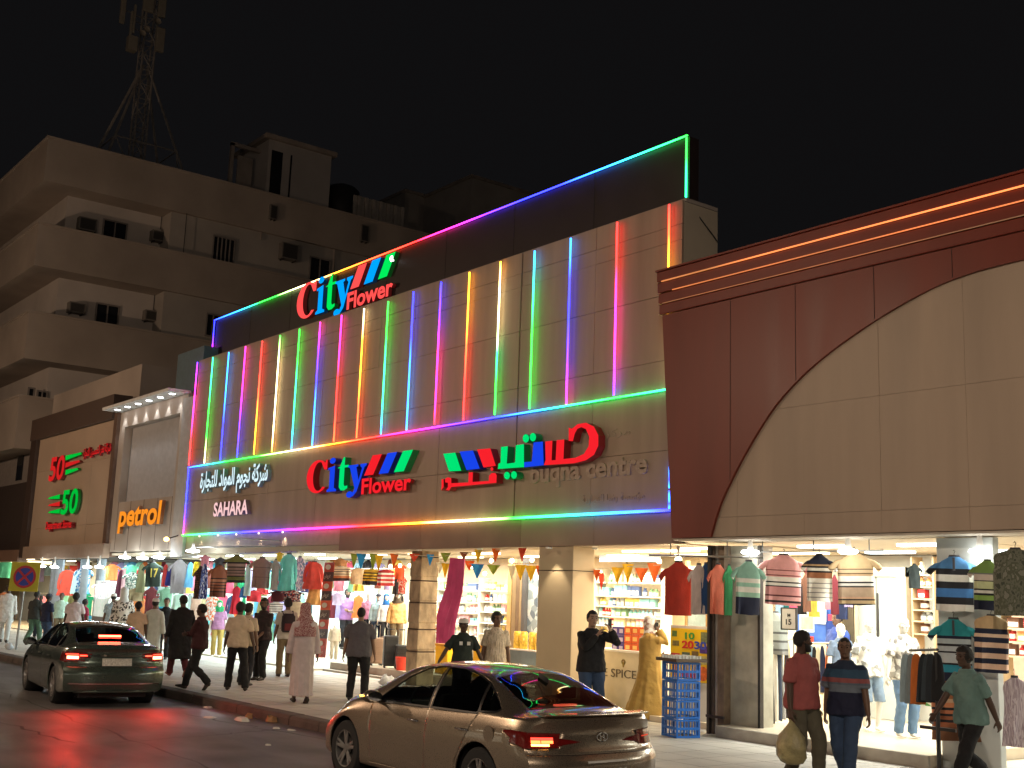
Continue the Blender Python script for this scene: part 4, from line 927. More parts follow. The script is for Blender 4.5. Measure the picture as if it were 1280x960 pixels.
# second rack with jackets (1130-1170)
t = thing('clothes_rack', 'black rack stand with jackets in front of the pillar', 'clothes rack', tuple(P(1165,950,z=.15)))
r0 = P(1137,813,Y=14.1); r1 = P(1172,812,Y=13.7)
obj('rail', MB().limb([r0, r1], .018, 6), black_p, t); ctr = P(1170,815,Y=13.75)
obj('post', MB().limb([(ctr.x,ctr.y,.2),(ctr.x,ctr.y,ctr.z)], .028, 8), black_p, t)
for s in ((-.55,.12),(.5,-.1)): obj('foot', MB().box(ctr.x+min(0,s[0]), ctr.y-.03, .155, ctr.x+max(0,s[0]), ctr.y+.03, .20), black_p, t)
obj('foot', MB().box(ctr.x-.03, ctr.y-.4, .156, ctr.x+.03, ctr.y+.4, .197), black_p, t)
obj('cross_bar', MB().box(ctr.x-.25, ctr.y-.02, .72, ctr.x+.25, ctr.y+.02, .76), black_p, t)
for i, (x_, c, nme, hh) in enumerate(((1133,(150,165,170),'pale denim jacket',60),(1139,(120,135,140),'grey shirt',62),(1146,(196,105,45),'orange brown jacket',62),(1153,(35,40,45),'black jacket',60),(1159,(55,65,72),'dark slate jacket',58),(1165,(40,46,52),'charcoal denim jacket',60),(1172,(25,25,28),'plain black jacket',58))):
    garment(x_, 816, 17, hh, 14.05-i*.05, 'edge', F('jk%d' % i, c), nme + ' on the black rack stand, ' + ('leftmost','next to the pale denim','the only warm coloured one','right of the orange brown one','middle of the dark ones','close to the stand post','touching the stand post')[i], 'jackets on the black rack stand')
# ---------------------------------------------------------------- back wall features of the mens shop
t = thing('wall_cabinet', 'tall pale closed cabinet doors at the back of the mens shop', 'cabinet', tuple(P(1100,800,Y=18.2)))
for a, b in ((1072,1097),(1098,1124)): obj('door', MB().box(X_at(a,18.3)+.01, 18.25, .33, X_at(b,18.3)-.01, 18.4, 2.78), M('cabinet_door', (.52,.54,.50), .4, var=.05), t)
obj('frame', MB().box(X_at(1068,18.3)-.1, 18.22, .33, X_at(1072,18.3), 18.45, 2.95).box(X_at(1124,18.3), 18.22, .33, X_at(1136,18.3), 18.45, 2.95).box(X_at(1068,18.3)-.1, 18.2, 2.79, X_at(1136,18.3), 18.45, 2.95), M('frame_cream', (.62,.56,.42), .5), t)
obj('handle', MB().box(X_at(1097.5,18.24)-.01, 18.21, 1.0, X_at(1097.5,18.24)+.01, 18.245, 2.5), darkst, t)
t = thing('slatted_screen', 'vertical slatted screen beside the pale cabinet', 'screen', tuple(P(1060,800,Y=18.0)))
for k in range(8): xx = lerp(X_at(1050,18.0), X_at(1068,18.0), k/8); obj('slat', MB().box(xx, 18.0, .33, xx+.07, 18.06, 2.6), M('slat_wood', (.45,.38,.27), .6), t)
# posters / blue shop display seen behind the men
t = thing('window_display', 'blue and white advertising display at the back of the mens shop', 'display', tuple(P(1020,800,Y=18.1)))
for k, (x0,y0,x1,y1,c) in enumerate(((995,752,1052,803,(60,100,190)),(1000,757,1018,790,(190,215,240)),(1002,771,1017,786,(215,205,150)),(1020,755,1034,780,(215,235,250)),(1037,768,1048,776,(190,60,90)),(1035,778,1050,798,(30,60,140)),(997,795,1020,802,(190,60,50)))):
    a = P(x0,y1,Y=18.2); b = P(x1,y0,Y=18.2); zz0 = P((x0+x1)/2,y1,Y=18.2).z; zz1 = P((x0+x1)/2,y0,Y=18.2).z
    obj('display_panel', MB().box(a.x, 18.2-.012*k, zz0, b.x, 18.205-.012*k, zz1), M('display_%d' % k, s3(*c), .3, var=.15, scale=9), t)
# ---------------------------------------------------------------- lamps of the shopfronts
def pend(x, y, Y, r, mat, label, e, col, grp='pendant lamps in front of the shops'):
    q = P(x, y, Y=Y); t = thing('pendant_lamp', label, 'lamp', tuple(q), group=grp)
    obj('bulb', MB().lathe([(0,-.04),(r*.7,-.03),(r,0),(r*.9,.035),(r*.35,.05)], q, n=16), mat, t, sm=60)
    obj('shade', MB().lathe([(r*.34,.055),(r*.3,.10),(.03,.22),(.03,ZC-q.z-.02)], q, n=12), white_p, t, sm=60)
    ld = bpy.data.lights.new('pendant_light', 'POINT'); ld.energy = e; ld.color = col; ld.shadow_soft_size = r
    lo = bpy.data.objects.new('pendant_light', ld); C.objects.link(lo); lo.location = (q.x, q.y, q.z-.09)
pl_ = 'white pendant lamp '
for (x, y, r, s, e) in ((52,708,.16,'leftmost, beside the no stopping sign',60),(68,709,.16,'second from the sign, in front of a grey curtain',60),(109,709,.16,'left of a close pair near the petrol shop',60),(124,709,.16,'right of a close pair near the petrol shop',60),
                  (156,697,.19,'first of three under the petrol sign',40),(178,698,.19,'middle of three under the petrol sign',40),(199,697,.19,'last of three under the petrol sign',40)):
    pend(x, y, 14.2, r, bulb_e, pl_+s, e, (.86,1,1))
pend(241,689,13.9,.2,bulb_e,pl_+'above the grey V neck shirt',80,(.86,1,1))
for (x, y, s) in ((938,691,'above the mint striped shirt'),(1060,690,'above the beige barred shirt'),(1225,690,'beside the blue grey pillar')):
    pend(x, y, 14.55, .15, bulb_m, pl_+s, 9, (1,.97,.88))
pend(848,700,14.6,.06,bulb_y,'small warm lamp above the rust red shirt',40,(1,.85,.6))
# soffit downlights of the City building
for k, x_ in enumerate((252,275,298,326,356)):
    q = P(x_, 676, Y=YF+.02)
    ob = thing('wall_spot', 'small spot throwing a cone of light on the grey band, number %s from the left' % ('one','two','three','four','five')[k], 'spotlight', (q.x, YF-.12, z_led0-.1), group='spots under the rainbow wall')
    ob['label'] = ('small wall spot nearest the purple corner of the rainbow tube','small wall spot, second from the left','small wall spot in the middle of the row','small wall spot, fourth from the left','wall spot with the tallest cone of light, last of the row')[k]
    obj('spot_head', MB().lathe([(0,0),(.022,0),(.022,.04),(.0,.045)], (q.x, YF-.06, z_led0-.075), n=10), E('spot_face', (1,.85,.6), 3), ob)
    ld = bpy.data.lights.new('wall_spot_light', 'SPOT'); ld.energy = 9 if k < 4 else 16; ld.spot_size = math.radians(70); ld.color = (1,.80,.55); ld.spot_blend = .4; ld.shadow_soft_size = .02
    lo = bpy.data.objects.new('wall_spot_light', ld); C.objects.link(lo); lo.location = (q.x, YF-.05, z_led0-.09); lo.rotation_euler = (math.radians(4),0,0)

for (x_, y_, e_, lb_) in ((686,684,22,'soffit downlight washing the front of the tan pillar'),(728,690,16,'soffit downlight over the right side of the tan pillar'),(600,684,14,'soffit downlight over the pink cloth'),(440,688,14,'soffit downlight above the suitcase shop'),(524,686,10,'soffit downlight above the rough pillar')):
    q = P(x_, y_, Y=14.42 if x_ != 728 else 14.9); t = thing('soffit_downlight', lb_, 'downlight', (q.x, q.y, 3.12), group='soffit downlights')
    if x_ == 728: q.x += .35
    obj('ring', MB().lathe([(.06,.03),(.06,0),(.045,0)], (q.x, q.y, 3.13), n=14), white_p, t); obj('lens', MB().lathe([(0,.005),(.045,.005)], (q.x, q.y, 3.13), n=14), E('downlight_lens', (1,.85,.6), 8), t)
    ld = bpy.data.lights.new('downlight', 'SPOT'); ld.energy = e_*2; ld.spot_size = math.radians(80); ld.spot_blend = .5; ld.color = (1,.82,.56); ld.shadow_soft_size = .03
    lo = bpy.data.objects.new('downlight', ld); C.objects.link(lo); lo.location = (q.x, q.y, 3.10)
# ---------------------------------------------------------------- hanging clothes of the left shops
GL = 'clothes hanging in the petrol shop'; GC = 'clothes hanging in the shop under the rainbow wall'; GS = 'clothes hanging in the number 50 store'; GU = 'clothes in the suitcase shop'
def cl(c): return s3(*c)
WT=(235,235,235)
items = [
 # x, ytop, w, h, Y, kind, name, colour or stripes, label, group
 (86,712,20,32,15.4,'dress','vermilion',(215,80,60),'red dress hanging in the window of the number 50 store',GS),
 (106,708,22,34,15.3,'tee','blue_print',('p',[(90,170,215),(225,235,240),(60,110,180),(200,225,235)]),'blue and white printed shirt right of the red dress',GS),
 (97,712,12,30,15.6,'edge','pale_aqua',(190,225,225),'pale aqua garment between the red dress and the blue print shirt',GS),
 (130,728,26,20,14.9,'tee','multi_check',('c',[(40,50,70),(200,70,70),(90,130,170),(220,220,220)]),'dark shirt with red and blue checks left of the orange shirts',GL),
 (141,705,20,20,14.7,'tee','orange_top',(240,130,70),'bright orange shirt nearest the brown wall edge',GL),
 (152,712,10,34,14.8,'edge','plum',(110,60,80),'narrow plum shirt beside the orange shirt',GL),
 (158,706,8,40,14.9,'edge','dusty_pink',(215,175,185),'dusty pink shirt seen edge on, beside the plum one',GL),
 (165,706,17,14,14.6,'tee','sea_green',(80,165,130),'small sea green shirt hanging high',GL),
 (166,715,22,24,14.5,'tee','leafy',('p',[(60,80,70),(180,200,190),(110,140,130),(235,235,225)]),'white shirt with grey green leaf print',GL),
 (178,704,10,36,14.5,'edge','moss',(95,95,65),'moss green garment seen edge on beside the number 17 jersey',GL),
 (193,703,24,30,14.1,'tee','jersey',(38,55,48),'dark green football jersey with the yellow number 17',GL),
 (208,705,8,28,14.3,'edge','crimson',(190,60,60),'crimson shirt just right of the number 17 jersey',GL),
 (212,710,8,22,14.2,'edge','royal',(55,60,140),'royal blue shirt with white side next to the crimson one',GL),
 (226,699,27,42,13.9,'tee','grey_v',(125,122,125),'grey V neck shirt hanging out on the rod',GL),
 (238,702,10,32,14.1,'edge','sky',(90,155,195),'sky blue shirt behind the grey V neck shirt',GL),
 (171,735,24,16,14.6,'tee','khaki',(135,120,90),'khaki shirt lying low behind the patterned headscarf',GL),
 (172,746,22,24,14.9,'gown','amber',(175,105,55),'amber brown cloth behind the woman in the floral shirt',GL),
 (190,733,17,34,14.7,'tee','wine',(90,30,35),'wine red shirt hanging below the number 17 jersey',GL),
 (208,734,20,24,14.6,'tee','sage',(120,165,140),'sage green shirt below the crimson and blue pair',GL),
 (226,742,22,28,14.8,'gown','mint',(190,225,210),'mint green gown below the grey V neck shirt',GL),
 (246,702,8,18,14.0,'edge','yellow',(225,200,40),'small yellow shirt left of the plaid brown shirt',GC),
 (250,708,14,40,13.7,'tee','brown_plaid',('c',[(60,35,28),(130,80,55),(95,55,40),(45,28,24)]),'dark brown plaid shirt hanging out on the rod',GC),
 (257,704,10,44,13.8,'edge','navy_floral',('p',[(30,40,90),(90,110,170),(200,205,220),(40,50,110)]),'navy floral shirt squeezed beside the brown plaid one',GC),
 (257,694,14,14,14.0,'tee','pink_small',(225,150,165),'small pink shirt hanging above the brown plaid one',GC),
 (275,706,26,40,13.6,'tee','rust_bands',('s',[(0,(110,62,45)),(.16,(60,35,30)),(.2,(140,85,60)),(.27,(45,30,28)),(.30,(140,85,60)),(.36,(45,30,28)),(.39,(150,90,65)),(.45,(45,30,28)),(.48,(165,110,80)),(.56,(45,30,28)),(.6,(140,85,60))]),'rust brown shirt with dark bands at the front of the rod',GC),
 (276,697,16,14,14.1,'tee','slate_small',(75,80,85),'small slate shirt above the rust brown banded one',GC),
 (297,694,30,34,13.7,'tee','olive_bands',('s',[(0,(40,42,40)),(.1,(105,110,60)),(.22,DK),(.26,(150,120,110)),(.34,DK),(.37,(150,125,115)),(.44,(60,55,50)),(.47,(150,125,115)),(.55,(60,55,50)),(.6,(165,140,130)),(.7,DK),(.76,(120,125,70))]),'olive striped shirt under the white spots',GC),
 (312,700,8,44,14.2,'edge','ice',(205,230,230),'ice white garment between the olive striped and taupe shirts',GC),
 (328,697,28,38,13.8,'tee','taupe',('s',[(0,(150,128,120)),(.36,(120,100,95)),(.38,(150,128,120)),(.68,(110,95,90)),(.7,(155,135,128))]),'taupe shirt with two thin lines right of the olive striped one',GC),
 (345,699,12,38,14.0,'tee','pale_grey',(165,175,175),'pale grey shirt behind the taupe one',GC),
 (361,692,20,46,14.3,'dress','turquoise',(120,235,230),'turquoise long sleeved dress hanging in the middle of the shop',GC),
 (350,690,10,12,14.4,'tee','lemon',(235,205,70),'lemon yellow cloth on the upper rod',GC),
 (376,696,14,42,14.6,'dress','lilac_print',('p',[(190,190,215),(150,140,190),(230,225,240),(120,150,190)]),'lilac printed dress right of the turquoise one',GC),
 (384,702,10,38,14.8,'edge','blue_violet',(95,110,190),'blue violet garment between the lilac and the coral dresses',GC),
 (393,702,22,34,14.5,'dress','coral',(235,95,85),'coral pink dress beside the vertical sale banner',GC),
 (393,732,18,24,14.6,'gown','apricot',(225,175,110),'apricot skirt hanging under the coral dress',GC),
 (348,738,22,14,14.4,'tee','maroon_low',(85,25,30),'maroon shirt laid low over a rack of white hoops',GC),
 (366,738,28,14,14.4,'tee','navy_print',('p',[(30,32,60),(190,70,60),(30,32,60),(215,215,215)]),'navy shirt with a white and red print',GC),
 (346,752,22,14,14.4,'tee','hoops_low',('s',[(0,WT),(.12,GR),(.2,WT),(.32,GR),(.4,WT),(.52,GR),(.6,WT),(.72,GR),(.8,WT)]),'white shirt with grey hoops below the maroon one',GC),
 (372,752,28,20,14.5,'gown','bone',(215,205,180),'bone white skirt below the navy printed shirt',GC),
 (296,733,12,34,14.6,'gown','scarlet',(215,50,70),'scarlet gown hanging under the olive striped shirt',GC),
 (305,733,9,14,14.6,'edge','teal_blue',(45,90,140),'teal blue garment next to the scarlet gown',GC),
 (318,738,24,14,14.5,'tee','cherry',(225,60,70),'cherry red top spread above the plaid shirted man',GC),
 (246,744,16,32,14.5,'gown','sand',(200,170,150),'sand coloured gown behind the man with folded arms',GC),
 (266,745,20,30,14.7,'gown','peach_white',('p',[(230,120,70),(235,235,230),(240,170,140),(225,240,235)]),'peach and white patterned gown',GC),
 (262,742,8,40,14.9,'edge','cyan_tall',(120,225,230),'bright cyan cloth hanging beside the peach patterned gown',GC),
 (425,698,24,14,15.6,'tee','tan_top',(170,120,80),'tan shirt at the top of the suitcase shop window',GU),
 (426,708,26,18,15.5,'vest','cream_rust_hoops',('s',[(0,(60,45,50)),(.2,(190,120,80)),(.35,(205,190,165)),(.45,DK),(.5,(205,190,165)),(.62,DK),(.67,(210,195,170)),(.78,DK),(.82,(215,200,175))]),'cream shirt with thin black hoops left in the suitcase shop',GU),
 (448,710,16,20,15.6,'vest','ecru',(235,215,175),'plain ecru shirt between two striped ones',GU),
 (465,711,20,20,15.5,'vest','yellow_black',('s',[(0,(50,50,60)),(.25,(225,190,60)),(.35,DK),(.42,(225,190,60)),(.52,DK),(.6,(230,200,70)),(.7,DK),(.78,(205,170,60))]),'yellow and black hooped shirt in the suitcase shop',GU),
 (483,712,20,20,15.6,'vest','red_white',('s',[(0,(200,60,60)),(.18,WT),(.3,(200,60,60)),(.42,WT),(.55,(190,50,60)),(.68,WT),(.8,(160,40,50))]),'red and white hooped shirt in the suitcase shop',GU),
 (500,704,16,20,15.7,'tee','flame',(235,100,60),'flame orange shirt near the rough pillar',GU),
 (503,720,12,22,15.8,'tee','red_print',('p',[(220,60,60),(240,235,225),(200,50,50),(235,150,130)]),'red and white printed shirt below the flame orange one',GU),
 (422,740,16,16,16.4,'tee','lavender_back',(190,180,210),'lavender shirt on the wall behind the man in purple',GU),
 (8,700,20,22,15.2,'tee','jade',(70,160,130),'jade green shirt hanging in the warm shop','clothes in the warm shop'),
 (22,702,9,30,15.4,'edge','teal_side',(60,120,110),'teal garment beside the no stopping sign','clothes in the warm shop'),
 (6,740,14,26,15.6,'gown','brown_low',(120,70,45),'brown gown low in the warm shop','clothes in the warm shop'),
]
for (x, y0, w_, h_, Y, kind, nm, c, label, grp) in items:
    if isinstance(c[0], str):
        mat = ramp_mat('cloth_'+nm, [(p, s3(*q)) for p, q in c[1]], 2, True) if c[0] == 's' else patch_mat('cloth_'+nm, [s3(*q) for q in c[1]], 16 if c[0] == 'p' else 9, 'voronoi' if c[0] == 'p' else 'check')
    else: mat = F(nm, c)
    g_ = garment(x, y0, w_, h_, Y, kind, mat, label, grp)
    if nm == 'jersey':
        mm = _txt['n17'].copy(); mm.materials.clear(); mm.materials.append(M('jersey_yellow', s3(215,200,90), .8))
        for v in mm.vertices: v.co = Vector((v.co.x*.42-.19, v.co.y*.3-.17, v.co.z*.50+.40))
        o = bpy.data.objects.new('number_print', mm); C.objects.link(o); o.parent = g_
# the clutter of clothes deeper inside, colour by colour
pal = [('white',(235,235,232)),('pale blue',(160,195,220)),('navy',(35,45,80)),('red',(200,50,50)),('pink',(230,150,165)),('mint',(150,215,190)),('yellow',(230,200,80)),('grey',(140,142,145)),('black',(35,35,38)),('orange',(230,120,60)),
       ('teal',(40,140,145)),('lilac',(180,160,205)),('beige',(205,185,150)),('maroon',(110,30,40)),('olive',(110,115,65)),('cream',(235,225,195)),('sky blue',(90,170,225)),('brown',(110,70,50)),('emerald',(30,140,90)),('rose',(215,90,120))]
kinds_ = [('tee','shirt','hanging_shirt','shirt'),('dress','dress','hanging_dress','dress'),('gown','long gown','hanging_gown','dress'),('edge','folded garment','hanging_garment','garment')]
rows = [(16.3, 712, 26, 'upper rail'), (17.2, 742, 30, 'middle rail'), (16.6, 768, 30, 'lower rail'), (18.4, 700, 22, 'back rail')]
zones = [(44, 122, 'number 50 store', GS, 7), (136, 214, 'petrol shop', GL, 9), (222, 398, 'rainbow wall shop', GC, 20), (404, 508, 'suitcase shop', GU, 8)]
rnd = random.Random(5)
for (xa, xb, zn, grp, n) in zones:
    for ri, (Y, y0, hh, rn) in enumerate(rows):
        if zn == 'suitcase shop' and ri == 2: continue
        if zn == 'number 50 store' and ri == 0: continue
        cols_ = pal[:]; rnd.shuffle(cols_)
        a = P(xa+2, y0, Y=Y); b = P(xb-2, y0+1, Y=Y)
        rod('rod of the ' + rn + ' in the ' + zn, (a.x,Y,a.z+.02), (b.x,Y,a.z+.02))
        for i in range(n):
            cn, c = cols_[i % 20]; c = tuple(int(v*rnd.uniform(.85,1.0)) for v in c); kd, kn, on, ct = kinds_[rnd.choice((0,0,1,1,2,3,3))]
            x = lerp(xa+5, xb-5, (i+rnd.uniform(.3,.7))/n)
            garment(x, y0+rnd.uniform(-2,3), (12 if kd != 'edge' else 7)*rnd.uniform(.9,1.2), hh*rnd.uniform(.8,1.15), Y+rnd.uniform(-.1,.1), kd, F('bg_'+cn.replace(' ','_')+str(i//20), c), '%s %s on the %s of the %s' % (cn, kn, rn, zn), grp, name=on, cat=ct)
for i in range(11):
    cn, c = pal[(i*7) % 20]; garment(998+i*5.2, 806+(i%3), 8, 58, 16.9, 'edge', F('mr_%d' % i, tuple(int(v*.85) for v in c)), '%s garment on the rail behind the two men walking' % cn, 'garments on the rail behind the two men')
rod('rail behind the two walking men in the mens shop', P(994,804,Y=16.9), P(1056,804,Y=16.9))
for i in range(13):
    cn, c = pal[(i*9+3) % 20]; garment(957+i*8.6, 716+(i%3)*3, 13, 42+(i%4)*3, 16.3+(i%2)*.3, ('tee','dress','tee','edge')[i%4], F('mu_%d' % i, tuple(int(v*.9) for v in c)), '%s %s on the high rail at the back of the mens shop' % (cn, ('shirt','tunic','T-shirt','folded shirt')[i%4]), 'garments on the high rail of the mens shop', cat='shirt')
rod('high rail at the back of the mens shop', P(952,714,Y=16.4), P(1066,714,Y=16.4))
t = thing('green_poster', 'small green and white poster low on the cabinet beside the jeans mannequin', 'poster', tuple(P(1155,880,Y=15.4)))
a = P(1143,880,Y=15.4); b = P(1166,882,Y=15.4); obj('sheet', MB().box(a.x,15.4,P(1155,882,Y=15.4).z,b.x,15.42,P(1155,848,Y=15.4).z), patch_mat('poster_green', [s3(225,225,205), s3(90,160,80), s3(215,220,200), s3(190,180,90)], 9, 'voronoi', .5), t)
# grey curtains / columns of the number 50 store
for (xa, xb, lb_) in ((60,72,'left grey curtain in the number 50 store, behind the second lamp'),(96,103,'narrow right grey curtain in the number 50 store'),(117,124,'white curtain strip at the right end of the number 50 store')):
    mb = MB(); n = 13; ra = []
    x0 = X_at(xa,15.2); x1 = X_at(xb,15.2)
    for zz in (.3, 1.2, 2.2, 3.1): ra.append([(lerp(x0,x1,i/(n-1)), 15.2+.06*math.sin(i*1.7), zz) for i in range(n)] + [(lerp(x0,x1,i/(n-1)), 15.28+.06*math.sin(i*1.7), zz) for i in reversed(range(n))])
    mb.loft(ra); o = obj('curtain', mb, M('curtain_grey', s3(150,160,168), .8, var=.1), None, sm=50); tag(o, lb_, 'curtain', 'curtains of the number 50 store')
t = thing('glass_display_case', 'low lit display case with pale folded goods left of the petrol shop', 'display case', (X_at(127,15.1), 15.1, .2))
x0 = X_at(117,15.1); x1 = X_at(136,15.1); obj('case_body', MB().box(x0,15.1,.2,x1,15.5,1.0), M('case_dark', s3(110,100,95), .5), t); obj('glow_panel', MB().box(x0+.05,15.12,1.0,x1-.05,15.5,2.3), M('case_panel', (.75,.80,.75), .4, var=.2, scale=5, emis=(.8,1,.9), es=.25), t)
# ---------------------------------------------------------------- shelves and their goods
def rc(c, k=.1): return tuple(max(0, min(255, v+random.randint(-15,15))) for v in c)
goods_cols = [('white',(235,235,230)),('pale blue',(150,200,225)),('red',(185,75,65)),('cream',(230,215,175)),('yellow',(225,200,110)),('green',(115,155,120)),('dark blue',(75,95,140)),('grey',(150,155,155)),('orange',(225,150,90)),('black',(60,60,62)),('pink',(225,165,170)),('turquoise',(130,190,195))]
gmesh = []
for i in range(3):
    mb = MB()
    if i == 0: mb.box(-.5,-.5,0,.5,.5,1); mb.box(-.42,-.515,.12,.42,-.501,.55)
    elif i == 1: mb.lathe([(.0,0),(.46,0),(.46,.68),(.22,.80),(.22,.86)], n=10); mb.lathe([(.26,.86),(.26,1.0),(0,1.0)], n=10); mb.lathe([(.47,.15),(.475,.16),(.475,.5),(.47,.51)], n=10)
    else: mb.lathe([(.0,0),(.48,0),(.48,.92),(.44,1.0),(0,1.0)], n=12); mb.lathe([(.485,.25),(.49,.26),(.49,.7),(.485,.71)], n=12)
    me = mb.mesh('product'); me.materials.append(None); gmesh.append(me)
labm = M('print_pale', (.8,.78,.72), .5, var=0)
gcache = {}
def good(kind, cn, c):
    k = (kind, cn)
    if k not in gcache:
        me = gmesh[kind].copy(); me.materials.clear(); me.materials.append(M('goods_'+cn.replace(' ','_'), s3(*c), .4, var=.25, scale=20)); me.materials.append(labm)
        for i in range({0:6,1:72,2:50}[kind], len(me.polygons)): me.polygons[i].material_index = 1
        gcache[k] = me
    return gcache[k]
gname = ('product_box','product_bottle','product_tin'); gcat = ('box','bottle','tin')
def shelf(label, xa, xb, Y, ys, goods, grp, wh, cols=None, fr=None, seed=1, kinds=(0,1,2), where='', dpt=.32, hmax=.26):
    """ys: photograph rows of the boards at the middle of the unit"""
    r = random.Random(seed); x0 = X_at(xa,Y); x1 = X_at(xb,Y); xm = (xa+xb)/2
    zs = [P(xm, y, Y=Y).z for y in ys]
    t = thing('display_shelf', label, 'shelf', ((x0+x1)/2, Y, min(zs)))
    fm = fr or M('shelf_white', (.75,.75,.70), .4, var=.04)
    for z in zs: obj('shelf_board', MB().box(x0, Y-.02, z-.025, x1, Y+dpt, z), fm, t)
    obj('side_panel', MB().box(x0-.03, Y, min(zs)-.4, x0-.001, Y+dpt, max(zs)+.3), fm, t); obj('side_panel', MB().box(x1+.001, Y, min(zs)-.4, x1+.03, Y+dpt, max(zs)+.3), fm, t)
    order = sorted(range(len(zs)), key=lambda i: -zs[i])
    names = ['top','second','third','fourth','fifth','sixth','seventh']
    for oi, i in enumerate(order):
        x = x0+.06; k = 0; z = zs[i]; gap = (zs[order[oi-1]]-z if oi else .32)
        run = 0
        while x < x1-.08:
            if run <= 0: run = r.randint(1,3); cn, c = r.choice(cols or goods_cols); kd = r.choice(kinds); wd = r.uniform(.09,.17)*wh; ht = min(gap*.8, hmax*r.uniform(.6,1.0))
            if x+wd > x1-.03: break
            o = bpy.data.objects.new(gname[kd], good(kd, cn, c)); C.objects.link(o); o.location = (x+wd/2, Y+.03+wd/2+r.uniform(0,.03), z+.001); o.scale = (wd*.92, wd*.8, ht*r.uniform(.94,1)); o.rotation_euler = (0,0,r.uniform(-.08,.08))
            tag(o, '%s %s, %s of the %s shelf of %s' % (cn, gcat[kd], ('left end','left half','right half','right end')[min(3,int(4*(x-x0)/(x1-x0)))], names[min(oi,6)], where), gcat[kd], grp)
            x += wd; run -= 1
            if run <= 0: x += r.uniform(.0,.06)
    return t
pale = [g for g in goods_cols if g[0] in ('white','pale blue','cream','grey','turquoise','yellow','white','pink','green','dark blue')]
shelf('white shelf unit packed with pale goods at the back of the spice shop', 744, 826, 18.1, (745,758,771,783,728,797), 0, 'goods on the spice shop shelves', 1.0, pale+[('red',(200,45,45))], where='the spice shop', seed=3)
shelf('shelves of boxed goods behind the pink cloth and the two young men', 546, 598, 18.1, (737,752,765,779,793,806), 0, 'goods on the shelves behind the pink cloth', 1.15, pale, where='the unit behind the pink cloth', seed=4)
shelf('shelves of boxed goods right of centre behind the light shirted youth', 600, 636, 18.1, (738,752,765,779,793), 0, 'goods on the shelves behind the youth', 1.3, goods_cols, where='the unit behind the youth', seed=5)
shelf('narrow shelf seen just left of the tan pillar', 663, 676, 17.9, (733,745,757,769,781), 0, 'goods beside the tan pillar', 1.1, goods_cols, where='the unit by the pillar', seed=6)
shelf('yellow tinted shelf between the rough pillar and the pink cloth', 535, 556, 17.4, (768,780,792,804,817), 0, 'goods beside the rough pillar', 1.2, [('yellow',(235,195,60)),('cream',(230,215,175)),('orange',(230,125,45))], where='the yellow unit', seed=7)
shelf('wooden shelf of red and brown goods behind the blue barred polo shirt', 1141, 1166, 18.1, (718,733,748,762,776,792), 0, 'goods behind the blue barred polo', 1.3, [('red',(180,50,40)),('orange',(215,120,60)),('cream',(225,205,160)),('brown',(110,70,45)),('grey',(120,110,100)),('yellow',(220,180,70))], where='the wooden unit', seed=8, fr=M('shelf_wood', (.5,.36,.2), .5))
shelf('shelves of red goods at the right edge of the photograph', 1250, 1296, 17.6, (752,768,785,802,820), 0, 'goods on the red shelves at the right edge', 1.3, [('red',(195,50,40)),('orange',(220,110,60)),('cream',(230,205,165)),('brown',(120,60,40))], where='the edge unit', seed=9, fr=M('shelf_wood2', (.55,.42,.25), .5))
# glowing sign box above the spice shelves
t = thing('shelf_header', 'pale lit header panel above the spice shop shelves', 'light box', tuple(P(785,697,Y=18.0)))
obj('panel', MB().box(X_at(748,18.0),18.0,P(785,702,Y=18.0).z,X_at(822,18.0),18.08,P(785,694,Y=18.0).z), M('header_panel', s3(215,225,225), .4, var=.25, scale=6, emis=(.9,1,1), es=.5), t)
# counter
t = thing('spice_counter', 'low pale counter front lettered ICE SPICE SA', 'counter', (X_at(785,15.8), 15.8, .15))
cx0 = X_at(722,15.75); cx1 = X_at(826,15.75); cz1 = P(785,816,Y=15.75).z
obj('front', MB().box(cx0,15.75,.152,cx1,16.2,cz1), M('counter_paint', s3(205,195,170), .5, var=.06), t)
obj('counter_top', MB().box(cx0-.02,15.72,cz1+.001,cx1+.02,16.3,cz1+.04), white_p, t)
a = P(742,835,Y=15.74); b = P(815,845,Y=15.74)
letter('spice', M('letter_brown', s3(95,85,70), .5, var=0), t, (a.x, 15.742, P(785,848,Y=15.74).z), 1, fit=(b.x-a.x, .15))
q = P(779,831,Y=15.74); obj('emblem', MB().lathe([(.05,0),(.05,.012),(.035,.012),(.035,0)], (q.x,15.738,q.z+.05), 'y', 12).box(q.x-.012,15.73,q.z-.04,q.x+.012,15.748,q.z+.06), M('letter_gold', s3(150,130,60), .5, var=0), t)
def stack(xa, xb, ya, yb, Y, nx, nz, cn, c, c2, grp, where):
    x0 = X_at(xa,Y); x1 = X_at(xb,Y); z0 = P((xa+xb)/2,yb,Y=Y).z; z1 = P((xa+xb)/2,ya,Y=Y).z
    me = MB().box(-.5,-.5,0,.5,.5,1).mesh('carton'); m2 = MB().box(-.3,-.512,.25,.3,-.503,.75).mesh('print'); me.materials.append(M('carton_'+cn, s3(*c), .5)); m2.materials.append(M('print_'+cn, s3(*c2), .5, var=.3, scale=30))
    for j in range(nz):
        for i in range(nx):
            wd = (x1-x0)/nx; ht = (z1-z0)/nz
            o = bpy.data.objects.new('product_carton', me); C.objects.link(o); o.location = (x0+(i+.5)*wd, Y+.1, z0+j*ht); o.scale = (wd*.95,.2,ht*.95)
            p = bpy.data.objects.new('front_print', m2); C.objects.link(p); p.parent = o
            tag(o, '%s carton, %s row, %s column of the stack on the spice counter' % (cn, ('bottom','middle','top')[j], ('left','second','third')[i]), 'carton', grp)
stack(766,781,783,815,15.95,2,4 if False else 3,'purple',(70,60,150),(190,185,225),'purple cartons on the spice counter','left of the orange ones')
